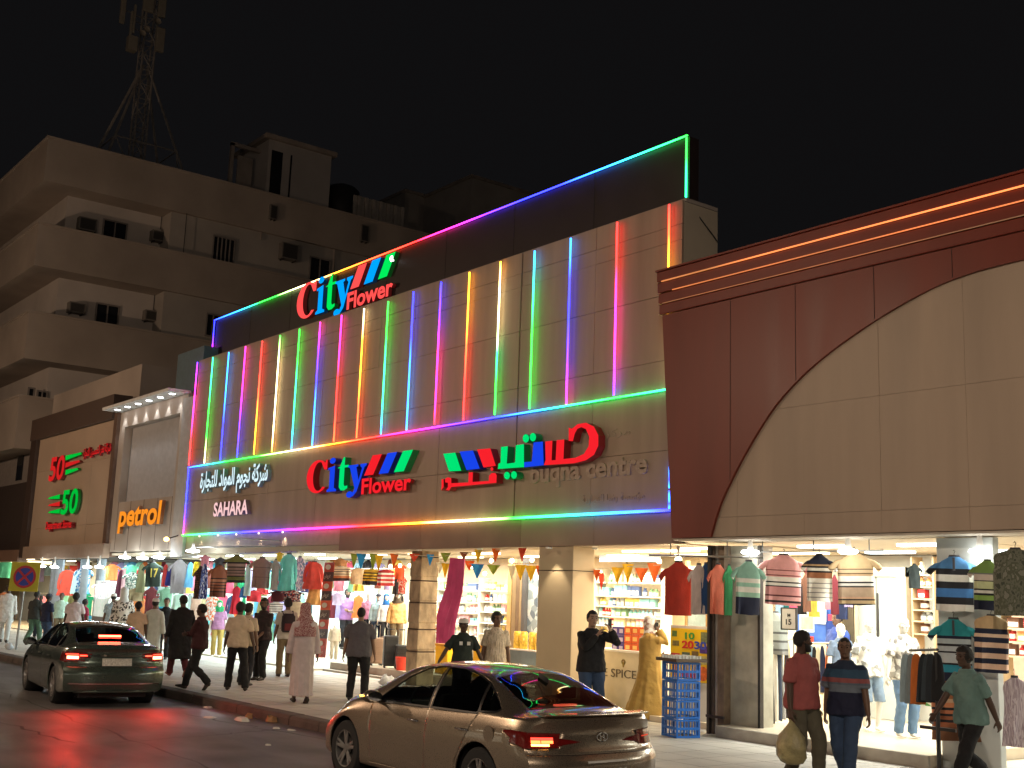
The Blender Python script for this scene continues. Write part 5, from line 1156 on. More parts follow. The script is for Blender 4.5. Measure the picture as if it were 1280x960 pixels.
stack(781,808,783,815,15.95,3,3,'orange',(220,95,45),(245,200,120),'orange cartons on the spice counter','right of the purple ones')
# jars and tray table right of the youth (640-675, 785-835)
t = thing('jar_table', 'small table with glass jars of yellow sweets left of the tan pillar', 'table', (X_at(655,16.5),16.5,.37))
x0 = X_at(636,16.5); x1 = X_at(672,16.5); zt_ = P(655,812,Y=16.5).z; obj('table_top', MB().box(x0,16.5,zt_-.03,x1,17,zt_), white_p, t); obj('cloth_front', MB().box(x0,16.52,.37,x1,16.6,zt_-.031), M('blue_grey_cloth', s3(110,130,140), .8), t)
for k, x_ in enumerate((642,650,661,669)):
    q = P(x_,812,Y=16.6); j = tag(obj('glass_jar', MB().lathe([(0,.002),(.09,.002),(.09,.34),(.07,.38)], (q.x,16.7,zt_), n=14), M('jar_yellow', s3(225,190,80), .15, var=.4, scale=18), None, sm=50), 'glass jar of yellow sweets, '+('leftmost','second','third','rightmost')[k]+' on the small table','jar','jars on the small table')
# ---------------------------------------------------------------- bunting
flagc = {'o':(235,110,40),'y':(240,190,40),'b':(40,150,210),'g':(150,165,60),'r':(225,80,50),'w':(235,225,190),'t':(150,90,60)}
def bunting(label, pts, flags, Y, sz=1.0):
    """pts: string through photograph points; flags: (x, y, width px, height px, colour)"""
    w3 = [P(x,y,Y=Y) for x, y in pts]; t = thing('bunting', label, 'bunting', tuple(w3[0]), group='bunting strings over the shopfronts')
    obj('string', MB().limb(w3, .008, 5), M('string_white', (.7,.65,.5), .7, var=0), t)
    for (x, y, w_, h_, c) in flags:
        q = P(x,y,Y=Y); pp = ppm(q); W = w_/pp*1.25*sz; Hh = h_/pp; dv = (CP-q); dv.z = 0; dv.normalize(); u = Vector((-dv.y, dv.x, 0)); u = (u*.75+Vector((1,0,0))*.4).normalized()
        mb = MB(); n = 5; rows_ = []
        for j in range(4):
            f_ = j/3; hw = W/2*(1-f_*.93); off = random.uniform(-.03,.03)*f_
            rows_.append([q + u*lerp(-hw,hw,i/(n-1)) + Vector((0,0,-Hh*f_)) + dv*(.025*math.sin(i*1.6+j)+off) for i in range(n)] + [q + u*lerp(hw,-hw,i/(n-1)) + Vector((0,0,-Hh*f_)) + dv*(.025*math.sin((n-1-i)*1.6+j)+off-.008) for i in range(n)])
        mb.loft(rows_)
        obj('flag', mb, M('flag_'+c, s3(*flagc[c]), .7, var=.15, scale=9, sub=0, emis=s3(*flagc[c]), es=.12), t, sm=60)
bunting('bunting across the suitcase shop and rough pillar in blue, green, yellow and orange', [(398,690),(440,692),(500,693),(548,696),(600,689),(672,683)],
  [(443,692,8,18,'g'),(452,692,11,19,'b'),(467,692,9,20,'g'),(474,694,9,20,'y'),(493,692,9,18,'o'),(518,692,12,10,'r'),(538,693,8,14,'b'),(557,691,11,12,'g'),(580,690,9,10,'t'),(598,687,8,17,'y'),(620,684,10,18,'o'),(653,682,10,20,'r')], 14.9)
bunting('lower bunting behind the pink cloth in yellow, blue and orange', [(546,704),(600,705),(672,704)],
  [(550,703,8,14,'w'),(557,704,9,18,'y'),(587,701,11,12,'o'),(597,705,14,18,'b'),(617,706,14,12,'g'),(640,707,9,18,'w'),(651,706,12,19,'y'),(664,707,13,19,'y'),(673,707,6,12,'o')], 15.3)
bunting('bunting across the spice shop in orange and yellow', [(742,711),(790,708),(826,706)],
  [(746,712,9,14,'o'),(752,716,7,22,'r'),(759,711,10,20,'w'),(772,709,13,20,'y'),(785,705,12,24,'y'),(796,710,7,14,'w'),(802,710,14,18,'o'),(818,704,15,24,'o')], 15.2)
for (x,y) in ((538,708),(590,708),(606,717),(614,701),(640,701),(665,700),(488,708),(500,707),(512,707),(750,716),(771,716),(806,720),(824,702)):
    q = P(x,y,Y=15.6); tag(obj('string_bulb', MB().ell(q,.045,.045,.05,8,6), bulb_y, None, sm=60), 'small round warm bulb glowing among the bunting flags', 'light bulb', 'warm bulbs among the bunting')
# ---------------------------------------------------------------- pink cloth, sale banner, poster
def sheet(name, label, cat, pts_l, pts_r, Y, mat, fold_=.05, n=12, th=.012):
    mb = MB(); rws = []
    for j, ((xl_,yl_),(xr,yr_)) in enumerate(zip(pts_l, pts_r)):
        a = P(xl_,yl_,Y=Y); b = P(xr,yr_,Y=Y-.25)
        f = [a.lerp(b,i/(n-1)) + Vector((0,-1,0))*fold_*math.sin(i*1.9+j*.5) for i in range(n)]
        rws.append(f + [p+Vector((0,th,0)) for p in reversed(f)])
    mb.loft(rws); o = obj(name, mb, mat, None, sm=60); return tag(o, label, cat)
sheet('hanging_cloth', 'long magenta pink cloth hanging twisted right of the rough pillar', 'cloth', [(563,697),(561,715),(559,735),(552,755),(548,770),(547,790),(545,804)], [(582,699),(581,718),(578,740),(572,762),(567,780),(565,795),(563,805)], 15.0, M('magenta_cloth', s3(205,75,130), .75, var=.15, scale=3, bump=.2))
vb = thing('sale_banner', 'tall narrow orange and red banner with white Arabic lettering left of the suitcase shop', 'banner', tuple(P(405,825,Y=14.6)))
prev = None
bc = [(190,60,35),(70,45,40),(225,75,40),(60,45,50),(235,90,45),(90,50,40),(220,70,45),(75,50,45),(230,85,50),(215,70,45)]
for k in range(10):
    f0 = k/10; f1 = (k+1)/10
    xt = lerp(411,399,f0); yt = lerp(703,822,f0); xb2 = lerp(411,399,f1); yb2 = lerp(703,822,f1)
    a = P(xt-5,yt,Y=14.6); b = P(xt+7,yt,Y=14.15); c = P(xb2+7,yb2,Y=14.15); d = P(xb2-5,yb2,Y=14.6)
    nrm = (b-a).cross(d-a).normalized()*.015
    pn = obj('panel', MB().add([a,b,c,d,a+nrm,b+nrm,c+nrm,d+nrm],[(0,1,2,3),(7,6,5,4),(0,4,5,1),(1,5,6,2),(2,6,7,3),(3,7,4,0)]), M('banner_%d' % k, s3(*bc[k]), .6, var=.1), vb)
    me = _txt['arb' if k % 2 else 'm'].copy() if k % 2 else None
    w_ = M('banner_white', (.8,.72,.6), .6, var=0)
    ctr = (a+b+c+d)/4; uu = (b-a)*.5; vv = (a-d)*.5; nn = (uu.cross(vv)).normalized()
    if nn.dot(CP-ctr) < 0: nn = -nn
    if me:
        me.materials.clear(); me.materials.append(w_); xs_ = [v.co.x for v in me.vertices]; zs2 = [v.co.z for v in me.vertices]
        for v in me.vertices: v.co = ctr + nn*.02 + uu*((v.co.x-min(xs_))/(max(xs_)-min(xs_))*1.4-.7) + vv*((v.co.z-min(zs2))/(max(zs2)-min(zs2))*1.1-.55) - Vector(vb.location)
        o = bpy.data.objects.new('letter', me); C.objects.link(o); o.parent = vb
    else:
        obj('emblem', MB().prism(arc(0,0,.55,.55,0,330,12), ctr+nn*.018, uu, vv, nn*.006), w_, vb)
po = thing('sale_poster', 'yellow poster with big coloured numbers 10 20 30 and product pictures', 'poster', tuple(P(862,855,Y=15.0)))
Yp = 15.0
a = P(838,850,Y=Yp); b = P(887,856,Y=Yp); z0 = P(862,852,Y=Yp).z; z1 = P(862,786,Y=Yp).z
obj('sheet', MB().box(a.x,Yp,z0,b.x,Yp+.02,z1), M('poster_yellow', s3(245,205,30), .35, var=.08, scale=3), po)
W = b.x-a.x; Hp = z1-z0
def pn(u0,v0,u1,v1,c,nm='picture'): obj(nm, MB().box(a.x+u0*W, Yp-.006, z0+v0*Hp, a.x+u1*W, Yp-.001, z0+v1*Hp), M('poster_%d_%d_%d' % c, s3(*c), .4, var=.35, scale=22), po)
for (key, u, v, w_, h_, c) in (('n10',.38,.80,.24,.13,(60,160,70)),('n20',.30,.62,.30,.15,(220,50,50)),('n30',.62,.62,.30,.15,(60,80,190))):
    letter(key, M('poster_num_%s' % key, s3(*c), .4, var=0), po, (a.x+u*W, Yp-.008, z0+v*Hp), 1, fit=(w_*W, h_*Hp))
for (u0,v0,u1,v1,c) in ((.78,.74,.97,.95,(120,130,90)),(.75,.55,.98,.68,(90,60,140)),(.76,.34,.95,.50,(190,180,110)),(.02,.38,.24,.52,(200,60,70)),(.30,.45,.5,.55,(90,110,90)),(.55,.44,.72,.58,(120,100,60)),(.05,.66,.22,.76,(120,110,60)),(.3,.08,.65,.16,(200,60,50)),(.05,.1,.22,.3,(235,160,40)),(.36,.24,.66,.34,(225,190,90)),(.04,.84,.16,.95,(90,120,60))): pn(u0,v0,u1,v1,c)
obj('round_picture', MB().prism([(x,y) for x,y in arc(0,0,.13*W,.13*W,0,345,20)], (a.x+.84*W,Yp-.006,z0+.17*Hp),(1,0,0),(0,0,1),(0,.004,0)), M('poster_orange', s3(225,110,50), .4, var=.3, scale=20), po)
t = thing('poster_stand', 'plain board carrying the yellow poster', 'board', (a.x, Yp+.03, .15)); obj('board', MB().box(a.x-.03,Yp+.025,.26,b.x+.02,Yp+.06,z1+.05), wall_white, t)
t = thing('glass_door', 'frosted pale glass door left of the steel post', 'door', (X_at(876,16.5),16.5,.25)); obj('pane', MB().box(X_at(860,16.6),16.6,.26,X_at(884,16.6),16.62,2.9), M('frosted_pane', s3(170,200,210), .25, var=.2, scale=6), t); obj('frame', MB().box(X_at(858,16.6),16.56,.26,X_at(860,16.6),16.66,3.0).box(X_at(884,16.6),16.56,.26,X_at(886,16.6),16.66,3.0), M('door_frame_tan', s3(165,135,90), .5), t)
t = thing('curtain_posts', 'brown folded curtain and post behind the bunting left of the tan pillar', 'curtain', (X_at(648,17.2),17.2,.37))
for k, (xa,xb,c) in enumerate(((634,639,(190,160,110)),(640,645,(140,120,90)),(645,649,(115,95,75)),(649,652,(150,130,100)),(652,656,(85,85,90)))): obj('strip', MB().box(X_at(xa,17.2),17.2,.38,X_at(xb,17.2)-.01,17.3,3.1), M('strip_%d' % k, s3(*c), .7), t)
t = thing('foil_curtain', 'crinkled silvery sheet right of the brown curtain', 'sheet', (X_at(663,17.3),17.3,.37)); obj('sheet', MB().box(X_at(656,17.3),17.3,.9,X_at(672,17.3),17.34,2.9), patch_mat('foil', [s3(150,170,185),s3(200,215,225),s3(110,130,150),s3(225,232,236)], 7, 'voronoi', .3), t)
yb_ = thing('yellow_tub', 'bright yellow display box behind the man in the dark polo', 'box', (X_at(560,16.2),16.2,.37)); obj('tub', MB().box(X_at(547,16.2),16.2,.38,X_at(562,16.2),16.5,P(555,806,Y=16.2).z), M('tub_yellow', s3(240,190,30), .5), yb_, bevel=.02); obj('rim', MB().box(X_at(546.5,16.2),16.18,P(555,808,Y=16.2).z,X_at(562.5,16.2),16.52,P(555,805,Y=16.2).z), M('tub_rim', s3(210,150,30), .5), yb_)
yb_ = thing('yellow_tub', 'yellow display box between the two young men', 'box', (X_at(603,16.2),16.2,.37)); obj('tub', MB().box(X_at(594,16.2),16.2,.38,X_at(612,16.2),16.5,P(603,808,Y=16.2).z), M('tub_yellow', s3(240,190,30), .5), yb_, bevel=.02); obj('rim', MB().box(X_at(593.5,16.2),16.18,P(603,810,Y=16.2).z,X_at(612.5,16.2),16.52,P(603,807,Y=16.2).z), M('tub_rim', s3(210,150,30), .5), yb_)
# ---------------------------------------------------------------- blue crates with a tray of glasses
blue = M('crate_blue', s3(30,105,195), .4, var=.12, scale=4); 
q0 = P(845,921,z=.15); cz = math.radians(-14); L_, D_, H_ = .46, .42, .285
def crate_mesh(part):
    mb = MB(); x, y, h = L_/2, D_/2, H_*.97; t_ = .014
    if part == 'rim':
        for z in (0, h-.03): mb.box(-x,-y,z,x,-y+t_,z+.03).box(-x,y-t_,z,x,y,z+.03).box(-x,-y+t_,z,-x+t_,y-t_,z+.03).box(x-t_,-y+t_,z,x,y-t_,z+.03)
        mb.box(-x,-y,h*.5-.02,x,-y+t_,h*.5+.02).box(x-t_,-y+t_,h*.5-.02,x,y-t_,h*.5+.02)
    if part == 'corner':
        for sx in (-1,1):
            for sy in (-1,1): mb.box(sx*x-.03*(sx>0), sy*y-.03*(sy>0), .03, sx*x+.03*(sx<0), sy*y+.03*(sy<0), h-.03)
    if part == 'slat':
        for k in range(1,6):
            xx = lerp(-x,x,k/6); mb.box(xx-.009,-y+.002,.03,xx+.009,-y+.010,h-.03); mb.box(xx-.009,y-.010,.03,xx+.009,y-.002,h-.03)
            yy = lerp(-y,y,k/6); mb.box(x-.010,yy-.009,.03,x-.002,yy+.009,h-.03); mb.box(-x+.002,yy-.009,.03,-x+.010,yy+.009,h-.03)
    if part == 'floor': mb.box(-x+.015,-y+.015,.004,x-.015,y-.015,.016)
    me = mb.mesh(part); me.materials.append(blue if part != 'floor' else black_p); return me
cm_ = {p: crate_mesh(p) for p in ('rim','slat','floor')}
cpost = MB().box(-.015,-.015,.03,.015,.015,H_*.97-.03).mesh('corner_post'); cpost.materials.append(blue)
for k in range(4):
    t = thing('plastic_crate', 'blue plastic crate, '+('lowest','second from the ground','third from the ground','topmost, right under the tray of glasses')[k], 'crate', (q0.x, q0.y+.1, .152+k*H_), cz+random.uniform(-.04,.04), 'stacked blue crates')
    for p, me in cm_.items():
        o = bpy.data.objects.new('crate_'+p, me); C.objects.link(o); o.parent = t
    for sx in (-1,1):
        for sy in (-1,1): o = bpy.data.objects.new('corner_post', cpost); C.objects.link(o); o.parent = t; o.location = (sx*(L_/2-.016), sy*(D_/2-.016), 0)
zt_ = .152+4*H_
t = thing('tray', 'flat dark tray on top of the blue crates', 'tray', (q0.x, q0.y+.1, zt_), cz); obj('tray_plate', MB().box(-.31,-.28,.0,.31,.28,.02).box(-.31,-.28,.02,-.295,.28,.05).box(.295,-.28,.02,.31,.28,.05).box(-.295,-.28,.02,.295,-.265,.05).box(-.295,.265,.02,.295,.28,.05), M('tray_brown', s3(90,75,60), .5), t, local=True)
gl = M('small_glass', (.75,.78,.76), .12, var=0); gme = MB().lathe([(0,.001),(.022,.001),(.026,.07),(.021,.07),(.018,.01)], n=10).mesh('glass'); gme.materials.append(gl)
for i in range(7):
    for j in range(4):
        v = Matrix.Rotation(cz,4,'Z') @ Vector((-.24+i*.08, -.19+j*.125, zt_+.021)); o = bpy.data.objects.new('small_glass', gme); C.objects.link(o); o.location = (q0.x+v.x, q0.y+.1+v.y, v.z)
        tag(o, 'small clear tea glass standing on the tray over the blue crates', 'glass', 'tea glasses on the tray')
# ---------------------------------------------------------------- suitcases, red bin
def suitcase(x, yb, wpx, hpx, Y, rgb, label, handle=.3):
    q = P(x,yb,Y=Y); pp = ppm(q); w_ = wpx/pp; h = hpx/pp; d = (CP-q); rz = math.atan2(d.x,-d.y)+.15
    t = thing('suitcase', label, 'suitcase', (q.x, q.y, .371), rz, 'suitcases in the shop window')
    m = M('case_%d_%d_%d' % rgb, s3(*rgb), .4, var=.08)
    obj('shell', MB().box(-w_/2,-.13,.05,w_/2,.13,h), m, t, local=True, bevel=.035)
    for k in range(5): zz = lerp(.12, h-.1, k/4); obj('rib', MB().box(-w_/2+.03,-.142,zz-.012,w_/2-.03,-.128,zz+.012), m, t, local=True)
    for s in (-1,1): obj('handle_tube', MB().limb([(s*w_*.22,.08,h),(s*w_*.22,.08,h+handle)], .010, 6), steel, t, local=True)
    obj('handle_grip', MB().limb([(-w_*.24,.08,h+handle),(w_*.24,.08,h+handle)], .016, 6), black_p, t, local=True)
    for sx in (-1,1):
        for sy in (-1,1): obj('wheel', MB().lathe([(.0,-.012),(.028,-.012),(.028,.012),(.0,.012)], (sx*w_*.38, sy*.09, .028), 'x', 10), black_p, t, local=True)
suitcase(470,832,16,34,16.3,(165,140,120),'pale brown tall suitcase left of the charcoal one',.32)
suitcase(478,832,10,36,16.6,(120,95,80),'brown suitcase partly behind the pale brown one',.35)
suitcase(487,834,18,40,16.1,(48,50,52),'large charcoal ribbed suitcase in the middle of the window',.15)
suitcase(501,834,16,30,16.15,(40,42,44),'smaller black suitcase next to the red bin',.36)
suitcase(458,830,12,30,16.5,(150,130,115),'beige suitcase partly behind the man in grey',.3)
q = P(505,834,Y=15.95); tag(obj('waste_bin', MB().lathe([(0,.0),(.11,.0),(.15,.30),(.16,.31),(.14,.31),(.10,.03)], (X_at(505.5,15.95),15.95,.371), n=16), M('bin_red', s3(215,60,40), .5), None, sm=50), 'small open red plastic bin beside the rough pillar', 'bin')
# ---------------------------------------------------------------- no stopping sign
q = P(20,812,z=.15); top = P(31,700,Y=q.y)
ns = thing('no_stopping_sign', 'yellow square no stopping sign with blue disc and red cross on a pole', 'road sign', (q.x, q.y, .15))
ctr = P(31,721,Y=q.y); d = (CP-ctr); d.z = 0; d.normalize(); n_ = (d*.8+Vector((.2,-.5,0))).normalized(); u = Vector((-n_.y, n_.x, 0)); pp = ppm(ctr); hw = 18/pp; up = Vector((0,0,1))
up = (up + u*.03).normalized()
xp = (P(20,812,z=.15).x)
obj('pole', MB().limb([(q.x,q.y,.15),(ctr.x-.02,q.y+.03,ctr.z+hw)], .035, 8), steel, ns, sm=60)
obj('plate', MB().obox(ctr, u*hw, up*hw, n_*.008), M('sign_yellow', s3(190,180,50), .4, var=.08), ns)
def disc(r, o, m, nm): obj(nm, MB().prism([(math.cos(a)*r, math.sin(a)*r) for a in [2*math.pi*k/28 for k in range(28)]], ctr+n_*o, u, up, n_*.003), m, ns)
disc(hw*.78, .010, M('sign_red_paint', s3(185,50,60), .4, var=.05), 'ring'); disc(hw*.62, .014, M('sign_blue_paint', s3(55,70,165), .4, var=.05), 'disc')
for s in (-1,1): obj('cross_bar', MB().obox(ctr+n_*.0215, (u+up*s).normalized()*hw*.62, (up-u*s).normalized()*hw*.075, n_*.0015 if s>0 else n_*.0025), M('sign_red_paint', s3(185,50,60)), ns)
# ---------------------------------------------------------------- people
def ik(a, b, l1, l2, pole):
    a, b = Vector(a), Vector(b); d = b-a; L = d.length; L2 = min(L, (l1+l2)*.999); dn = d.normalized() if L > 1e-6 else Vector((0,0,-1))
    b = a + dn*L2; x = (l1*l1-l2*l2+L2*L2)/(2*L2); h = math.sqrt(max(l1*l1-x*x, 0)); p = Vector(pole); p = p - dn*p.dot(dn); p.normalize()
    return a + dn*x + p*h, b
_cltex = bpy.data.textures.new('cloth_folds', 'CLOUDS'); _cltex.noise_scale = .115; _cltex.noise_depth = 2
_cltex2 = bpy.data.textures.new('cloth_long_folds', 'CLOUDS'); _cltex2.noise_scale = .10; _cltex2.noise_depth = 1
def sect(c, rx, ry, n=16, pw=.85, R=None):
    out = []
    for i in range(n):
        a = 2*math.pi*i/n; x = rx*math.copysign(abs(math.cos(a))**pw, math.cos(a)); y = ry*math.copysign(abs(math.sin(a))**pw, math.sin(a)); v = Vector((x, y, 0))
        if R is not None: v = R @ v
        out.append(Vector(c)+v)
    return out
skins = {'dark': (.075,.040,.026), 'brown': (.15,.082,.052), 'tan': (.26,.155,.10), 'light': (.36,.23,.16), 'white': (.78,.76,.70)}
def person(label, x, face, skin='brown', h=None, feet_y=None, head_y=None, Y=None, feet=None, hands=None, top=None, bottom=None, hair=None, head_yaw=0, head_pitch=0, lean=0, build=1.0,
           sleeve='short', legs='trousers', hat=None, shoes=None, vox=.013, beard=False, name='person', cat='person', group=None, tuck=False, hem=.86, headless=False, z0=None, extra=None, shoe=True, barefeet=False):
    # where they stand
    gz = .15 if z0 is None else z0
    if feet_y is not None: base = P(x, feet_y, z=gz)
    else: base = P(x, 750, Y=Y); base.z = gz
    if h is None:
        lo, hi = .8, 2.4
        for _ in range(24):
            m = (lo+hi)/2
            if pj((base.x, base.y, gz+m))[1] > head_y: lo = m
            else: hi = m
        h = lo
    s = h/1.76
    img_r = Vector((RT.x, RT.y)).normalized(); img_f = Vector((FW.x, FW.y)).normalized(); fa = math.radians(face)
    d2 = -img_f*math.cos(fa) + img_r*math.sin(fa)             # 0 faces the viewer, 90 the right of the picture
    rz = math.atan2(d2.x, -d2.y)                              # the figure's own front is -y
    t = thing(name, label, cat, (base.x, base.y, gz), rz, group); t.scale = (s, s, s)
    feet = feet or {'L': (.10, -.02, 0), 'R': (-.10, .03, 0)}
    hands = hands or {}
    w_ = build
    Rl = Matrix.Rotation(math.radians(lean), 3, 'X')          # lean forward about the pelvis
    pel = Vector((0, 0, .93)); 
    low = max(abs(feet['L'][1]), abs(feet['R'][1])); pel.z -= low*low*.35
    cx_ = (feet['L'][0]+feet['R'][0])/2*.6; pel.x = cx_; pel.y = (feet['L'][1]+feet['R'][1])/2
    def up(v): return pel + Rl @ (Vector(v) - Vector((0,0,.93)))
    neck = up((0, .012, 1.485)); hc = up((0, -.012, 1.635))
    sh = {'L': up((.174*w_, .004, 1.395)), 'R': up((-.174*w_, .004, 1.395))}
    hip = {'L': pel + Vector((.088*w_, 0, -.02)), 'R': pel + Vector((-.088*w_, 0, -.02))}
    el, wr, kn, an = {}, {}, {}, {}
    for k, sg_ in (('L', 1), ('R', -1)):
        hd = hands.get(k) or (sg_*.27*w_, -.03, .80)
        tgt = Vector(hd) + Vector((pel.x, pel.y, pel.z-.93)); pole = hands.get(k+'p') or (sg_*.35, 1, -.15)
        el[k], wr[k] = ik(sh[k], tgt, .285, .255, pole)
        f = feet[k]; kn[k], an[k] = ik(hip[k], (f[0], f[1], .085+f[2]), .425, .42, (sg_*.08, -1, 0))
    sm_ = M('skin_'+skin, skins[skin], .55, var=.06, scale=12) if name == 'person' else M('mannequin_white', skins['white'], .35, var=.03)
    # ---- body: one continuous surface
    mb = MB(); RI = Rl
    tors = [(.86,.115,.10,0),(.90,.165,.118,.0),(.97,.172,.125,.004),(1.06,.150,.112,0),(1.16,.150,.112,-.004),(1.27,.172,.120,-.004),(1.34,.182,.116,.004),(1.395,.168,.100,.010),(1.435,.12,.078,.013),(1.462,.082,.068,.014),(1.49,.062,.062,.014)]
    mb.loft([sect(up((0,yo,z)), rx*w_, ry*(w_ if z < 1.3 else 1), R=RI) for z, rx, ry, yo in tors])
    mb.limb([up((0,.016,1.44)), up((0,.012,1.50)), up((0,.0,1.58))], [.062,.056,.056], 12)
    for k in 'LR':
        u1 = sh[k].lerp(el[k], .45); f1 = el[k].lerp(wr[k], .3); inn = up((.09 if k == 'L' else -.09, .005, 1.395))
        mb.limb([inn, sh[k], u1, el[k]-(el[k]-sh[k]).normalized()*.01, f1, wr[k]], [.050,.055,.046*w_,.040,.041,.027], 12)
        k1 = hip[k].lerp(kn[k], .5); c1 = kn[k].lerp(an[k], .28)
        mb.limb([hip[k]+Vector((0,0,.05)), hip[k]+(kn[k]-hip[k])*.15, k1, kn[k], c1, kn[k].lerp(an[k],.75), an[k]], [.092*w_,.092*w_,.072*w_,.056,.057,.040,.036], 12)
        # foot
        ft = an[k]; pit = feet[k][3] if len(feet[k]) > 3 else 0
        fd = Vector((0, -math.cos(pit), -math.sin(pit))); 
        mb.limb([ft+Vector((0,.035,-.02)), ft+Vector((0,.01,-.045)), ft+fd*.07+Vector((0,0,-.05)), ft+fd*.15+Vector((0,0,-.062)), ft+fd*.185+Vector((0,0,-.066))], [(.026,.026),(.036,.036),(.042,.028),(.044,.018),(.03,.012)], 10, up=(0,0,1))
        # hand: palm, four fingers of different length, thumb from the side
        fw = (wr[k]-el[k]).normalized(); curl = hands.get(k+'c', .45); pn_ = hands.get(k+'n') or ((-1,0,0) if k == 'L' else (1,0,0)); pn = Vector(pn_); pn = (pn - fw*pn.dot(fw)); 
        if pn.length < .1: pn = Vector((0,-1,0)) - fw*(-fw.y)
        pn.normalize(); sd_ = fw.cross(pn); 
        if sd_.y > 0 and k+'n' not in hands: sd_ = -sd_
        wv = wr[k]; mb.limb([wv-fw*.01, wv+fw*.03, wv+fw*.075, wv+fw*.095], [(.024,.018),(.036,.017),(.042,.016),(.040,.013)], 10, up=pn)
        for q, (off, ln) in enumerate(((.030,.070),(.010,.080),(-.011,.074),(-.030,.058))):
            b0 = wv + fw*.085 + sd_*off; c_ = curl*(1+.12*q); p1 = b0 + (fw*math.cos(c_*.6)+pn*math.sin(c_*.6))*ln*.45; p2 = p1 + (fw*math.cos(c_*1.7)+pn*math.sin(c_*1.7))*ln*.32; p3 = p2 + (fw*math.cos(c_*2.4)+pn*math.sin(c_*2.4))*ln*.25
            mb.limb([b0, p1, p2, p3], [.0105,.0100,.0095,.0080], 7)
        b0 = wv + fw*.025 + sd_*.030; p1 = b0 + (fw*.6+sd_*.75+pn*.25).normalized()*.038; p2 = p1 + (fw*.85+sd_*.3+pn*.4).normalized()*.032
        mb.limb([b0, p1, p2], [.0135,.0115,.0090], 7)
    # ---- head
    Rh = Rl @ Matrix.Rotation(math.radians(head_yaw), 3, 'Z') @ Matrix.Rotation(math.radians(head_pitch), 3, 'X')
    def hp(x_, y_, z_): return hc + Rh @ Vector((x_, y_, z_))
    if not headless:
        prof = [(-.118,.022,-.052,.03),(-.110,.038,-.072,.035),(-.092,.050,-.083,.05),(-.065,.058,-.088,.068),(-.035,.066,-.090,.080),(-.005,.071,-.090,.090),(.025,.075,-.092,.096),(.055,.076,-.090,.097),(.082,.068,-.078,.088),(.104,.050,-.055,.066),(.116,.025,-.028,.036)]
        mb.loft([[hp(rx*math.cos(a)*1.0, (yf_+yb_)/2 + (yb_-yf_)/2*math.sin(a), z) for a in [2*math.pi*i/18 for i in range(18)]] for z, rx, yf_, yb_ in prof])
        mb.limb([hp(0,-.082,.022), hp(0,-.096,-.002), hp(0,-.112,-.026), hp(0,-.092,-.036)], [(.009,.010),(.010,.012),(.016,.012),(.012,.008)], 8)
        mb.limb([hp(-.040,-.078,.030), hp(0,-.092,.031), hp(.040,-.078,.030)], [.010,.009,.010], 8)
        mb.limb([hp(-.024,-.080,-.058), hp(0,-.093,-.057), hp(.024,-.080,-.058)], [.007,.011,.007], 8)
        mb.ell(hp(0,-.075,-.096), .020,.016,.016, 8, 6)
        for s_ in (-1,1): mb.ell(hp(s_*.048,-.06,-.012), .022,.022,.020, 8, 6); mb.ell(hp(s_*.076,.010,-.004), .010,.018,.030, 8, 6)
    body = obj('body', mb, sm_, t, local=True)
    md = body.modifiers.new('skin', 'REMESH'); md.mode = 'VOXEL'; md.voxel_size = vox*.85; md.use_smooth_shade = True
    ms = body.modifiers.new('soft', 'SMOOTH'); ms.factor = .5; ms.iterations = 2
    def soft(o, vx, disp=.016, it=2, tex=None):
        m1 = o.modifiers.new('weave', 'REMESH'); m1.mode = 'VOXEL'; m1.voxel_size = vx; m1.use_smooth_shade = True
        if disp: m2 = o.modifiers.new('folds', 'DISPLACE'); m2.texture = tex or _cltex; m2.strength = disp; m2.mid_level = .25; m2.texture_coords = 'LOCAL'
        m4 = o.modifiers.new('soft', 'SMOOTH'); m4.factor = .5; m4.iterations = it
        return o
    if not headless:
        if name == 'person':
            for s_ in (-1,1):
                obj('eye', MB().ell(hp(s_*.031,-.082,.010), .013,.007,.007, 10, 6), M('eye_dark', (.03,.02,.015), .2, var=0), body, local=True, sm=60)
                obj('eyebrow', MB().limb([hp(s_*.013,-.094,.034), hp(s_*.032,-.092,.040), hp(s_*.052,-.078,.032)], [.004,.006,.003], 6), M('hair_black', (.012,.010,.009), .7, bump=.6, bscale=120), body, local=True)
            obj('mouth', MB().limb([hp(-.022,-.087,-.060), hp(0,-.101,-.060), hp(.022,-.087,-.060)], [.002,.0045,.002], 6), M('lips', tuple(c*.6 for c in skins[skin]), .5, var=0), body, local=True)
        hm = M('hair_black', (.012,.010,.009), .7, bump=.6, bscale=120)
        if beard:
            b = obj('beard', MB().loft([[hp(rx*math.cos(a), yc+ry*math.sin(a), z) for a in [math.pi+math.pi*i/11 for i in range(12)]] + [hp(rx*.7*math.cos(a), yc+.02+ry*.6*math.sin(a), z) for a in [2*math.pi-math.pi*i/11 for i in range(12)]] for z, rx, ry, yc in ((-.128,.03,.035,-.05),(-.115,.05,.055,-.045),(-.09,.062,.070,-.03),(-.065,.068,.072,-.022),(-.045,.071,.068,-.018),(-.02,.074,.05,.0))]), hm, t, local=True, sm=60)
        if hair is None: hair = 'short'
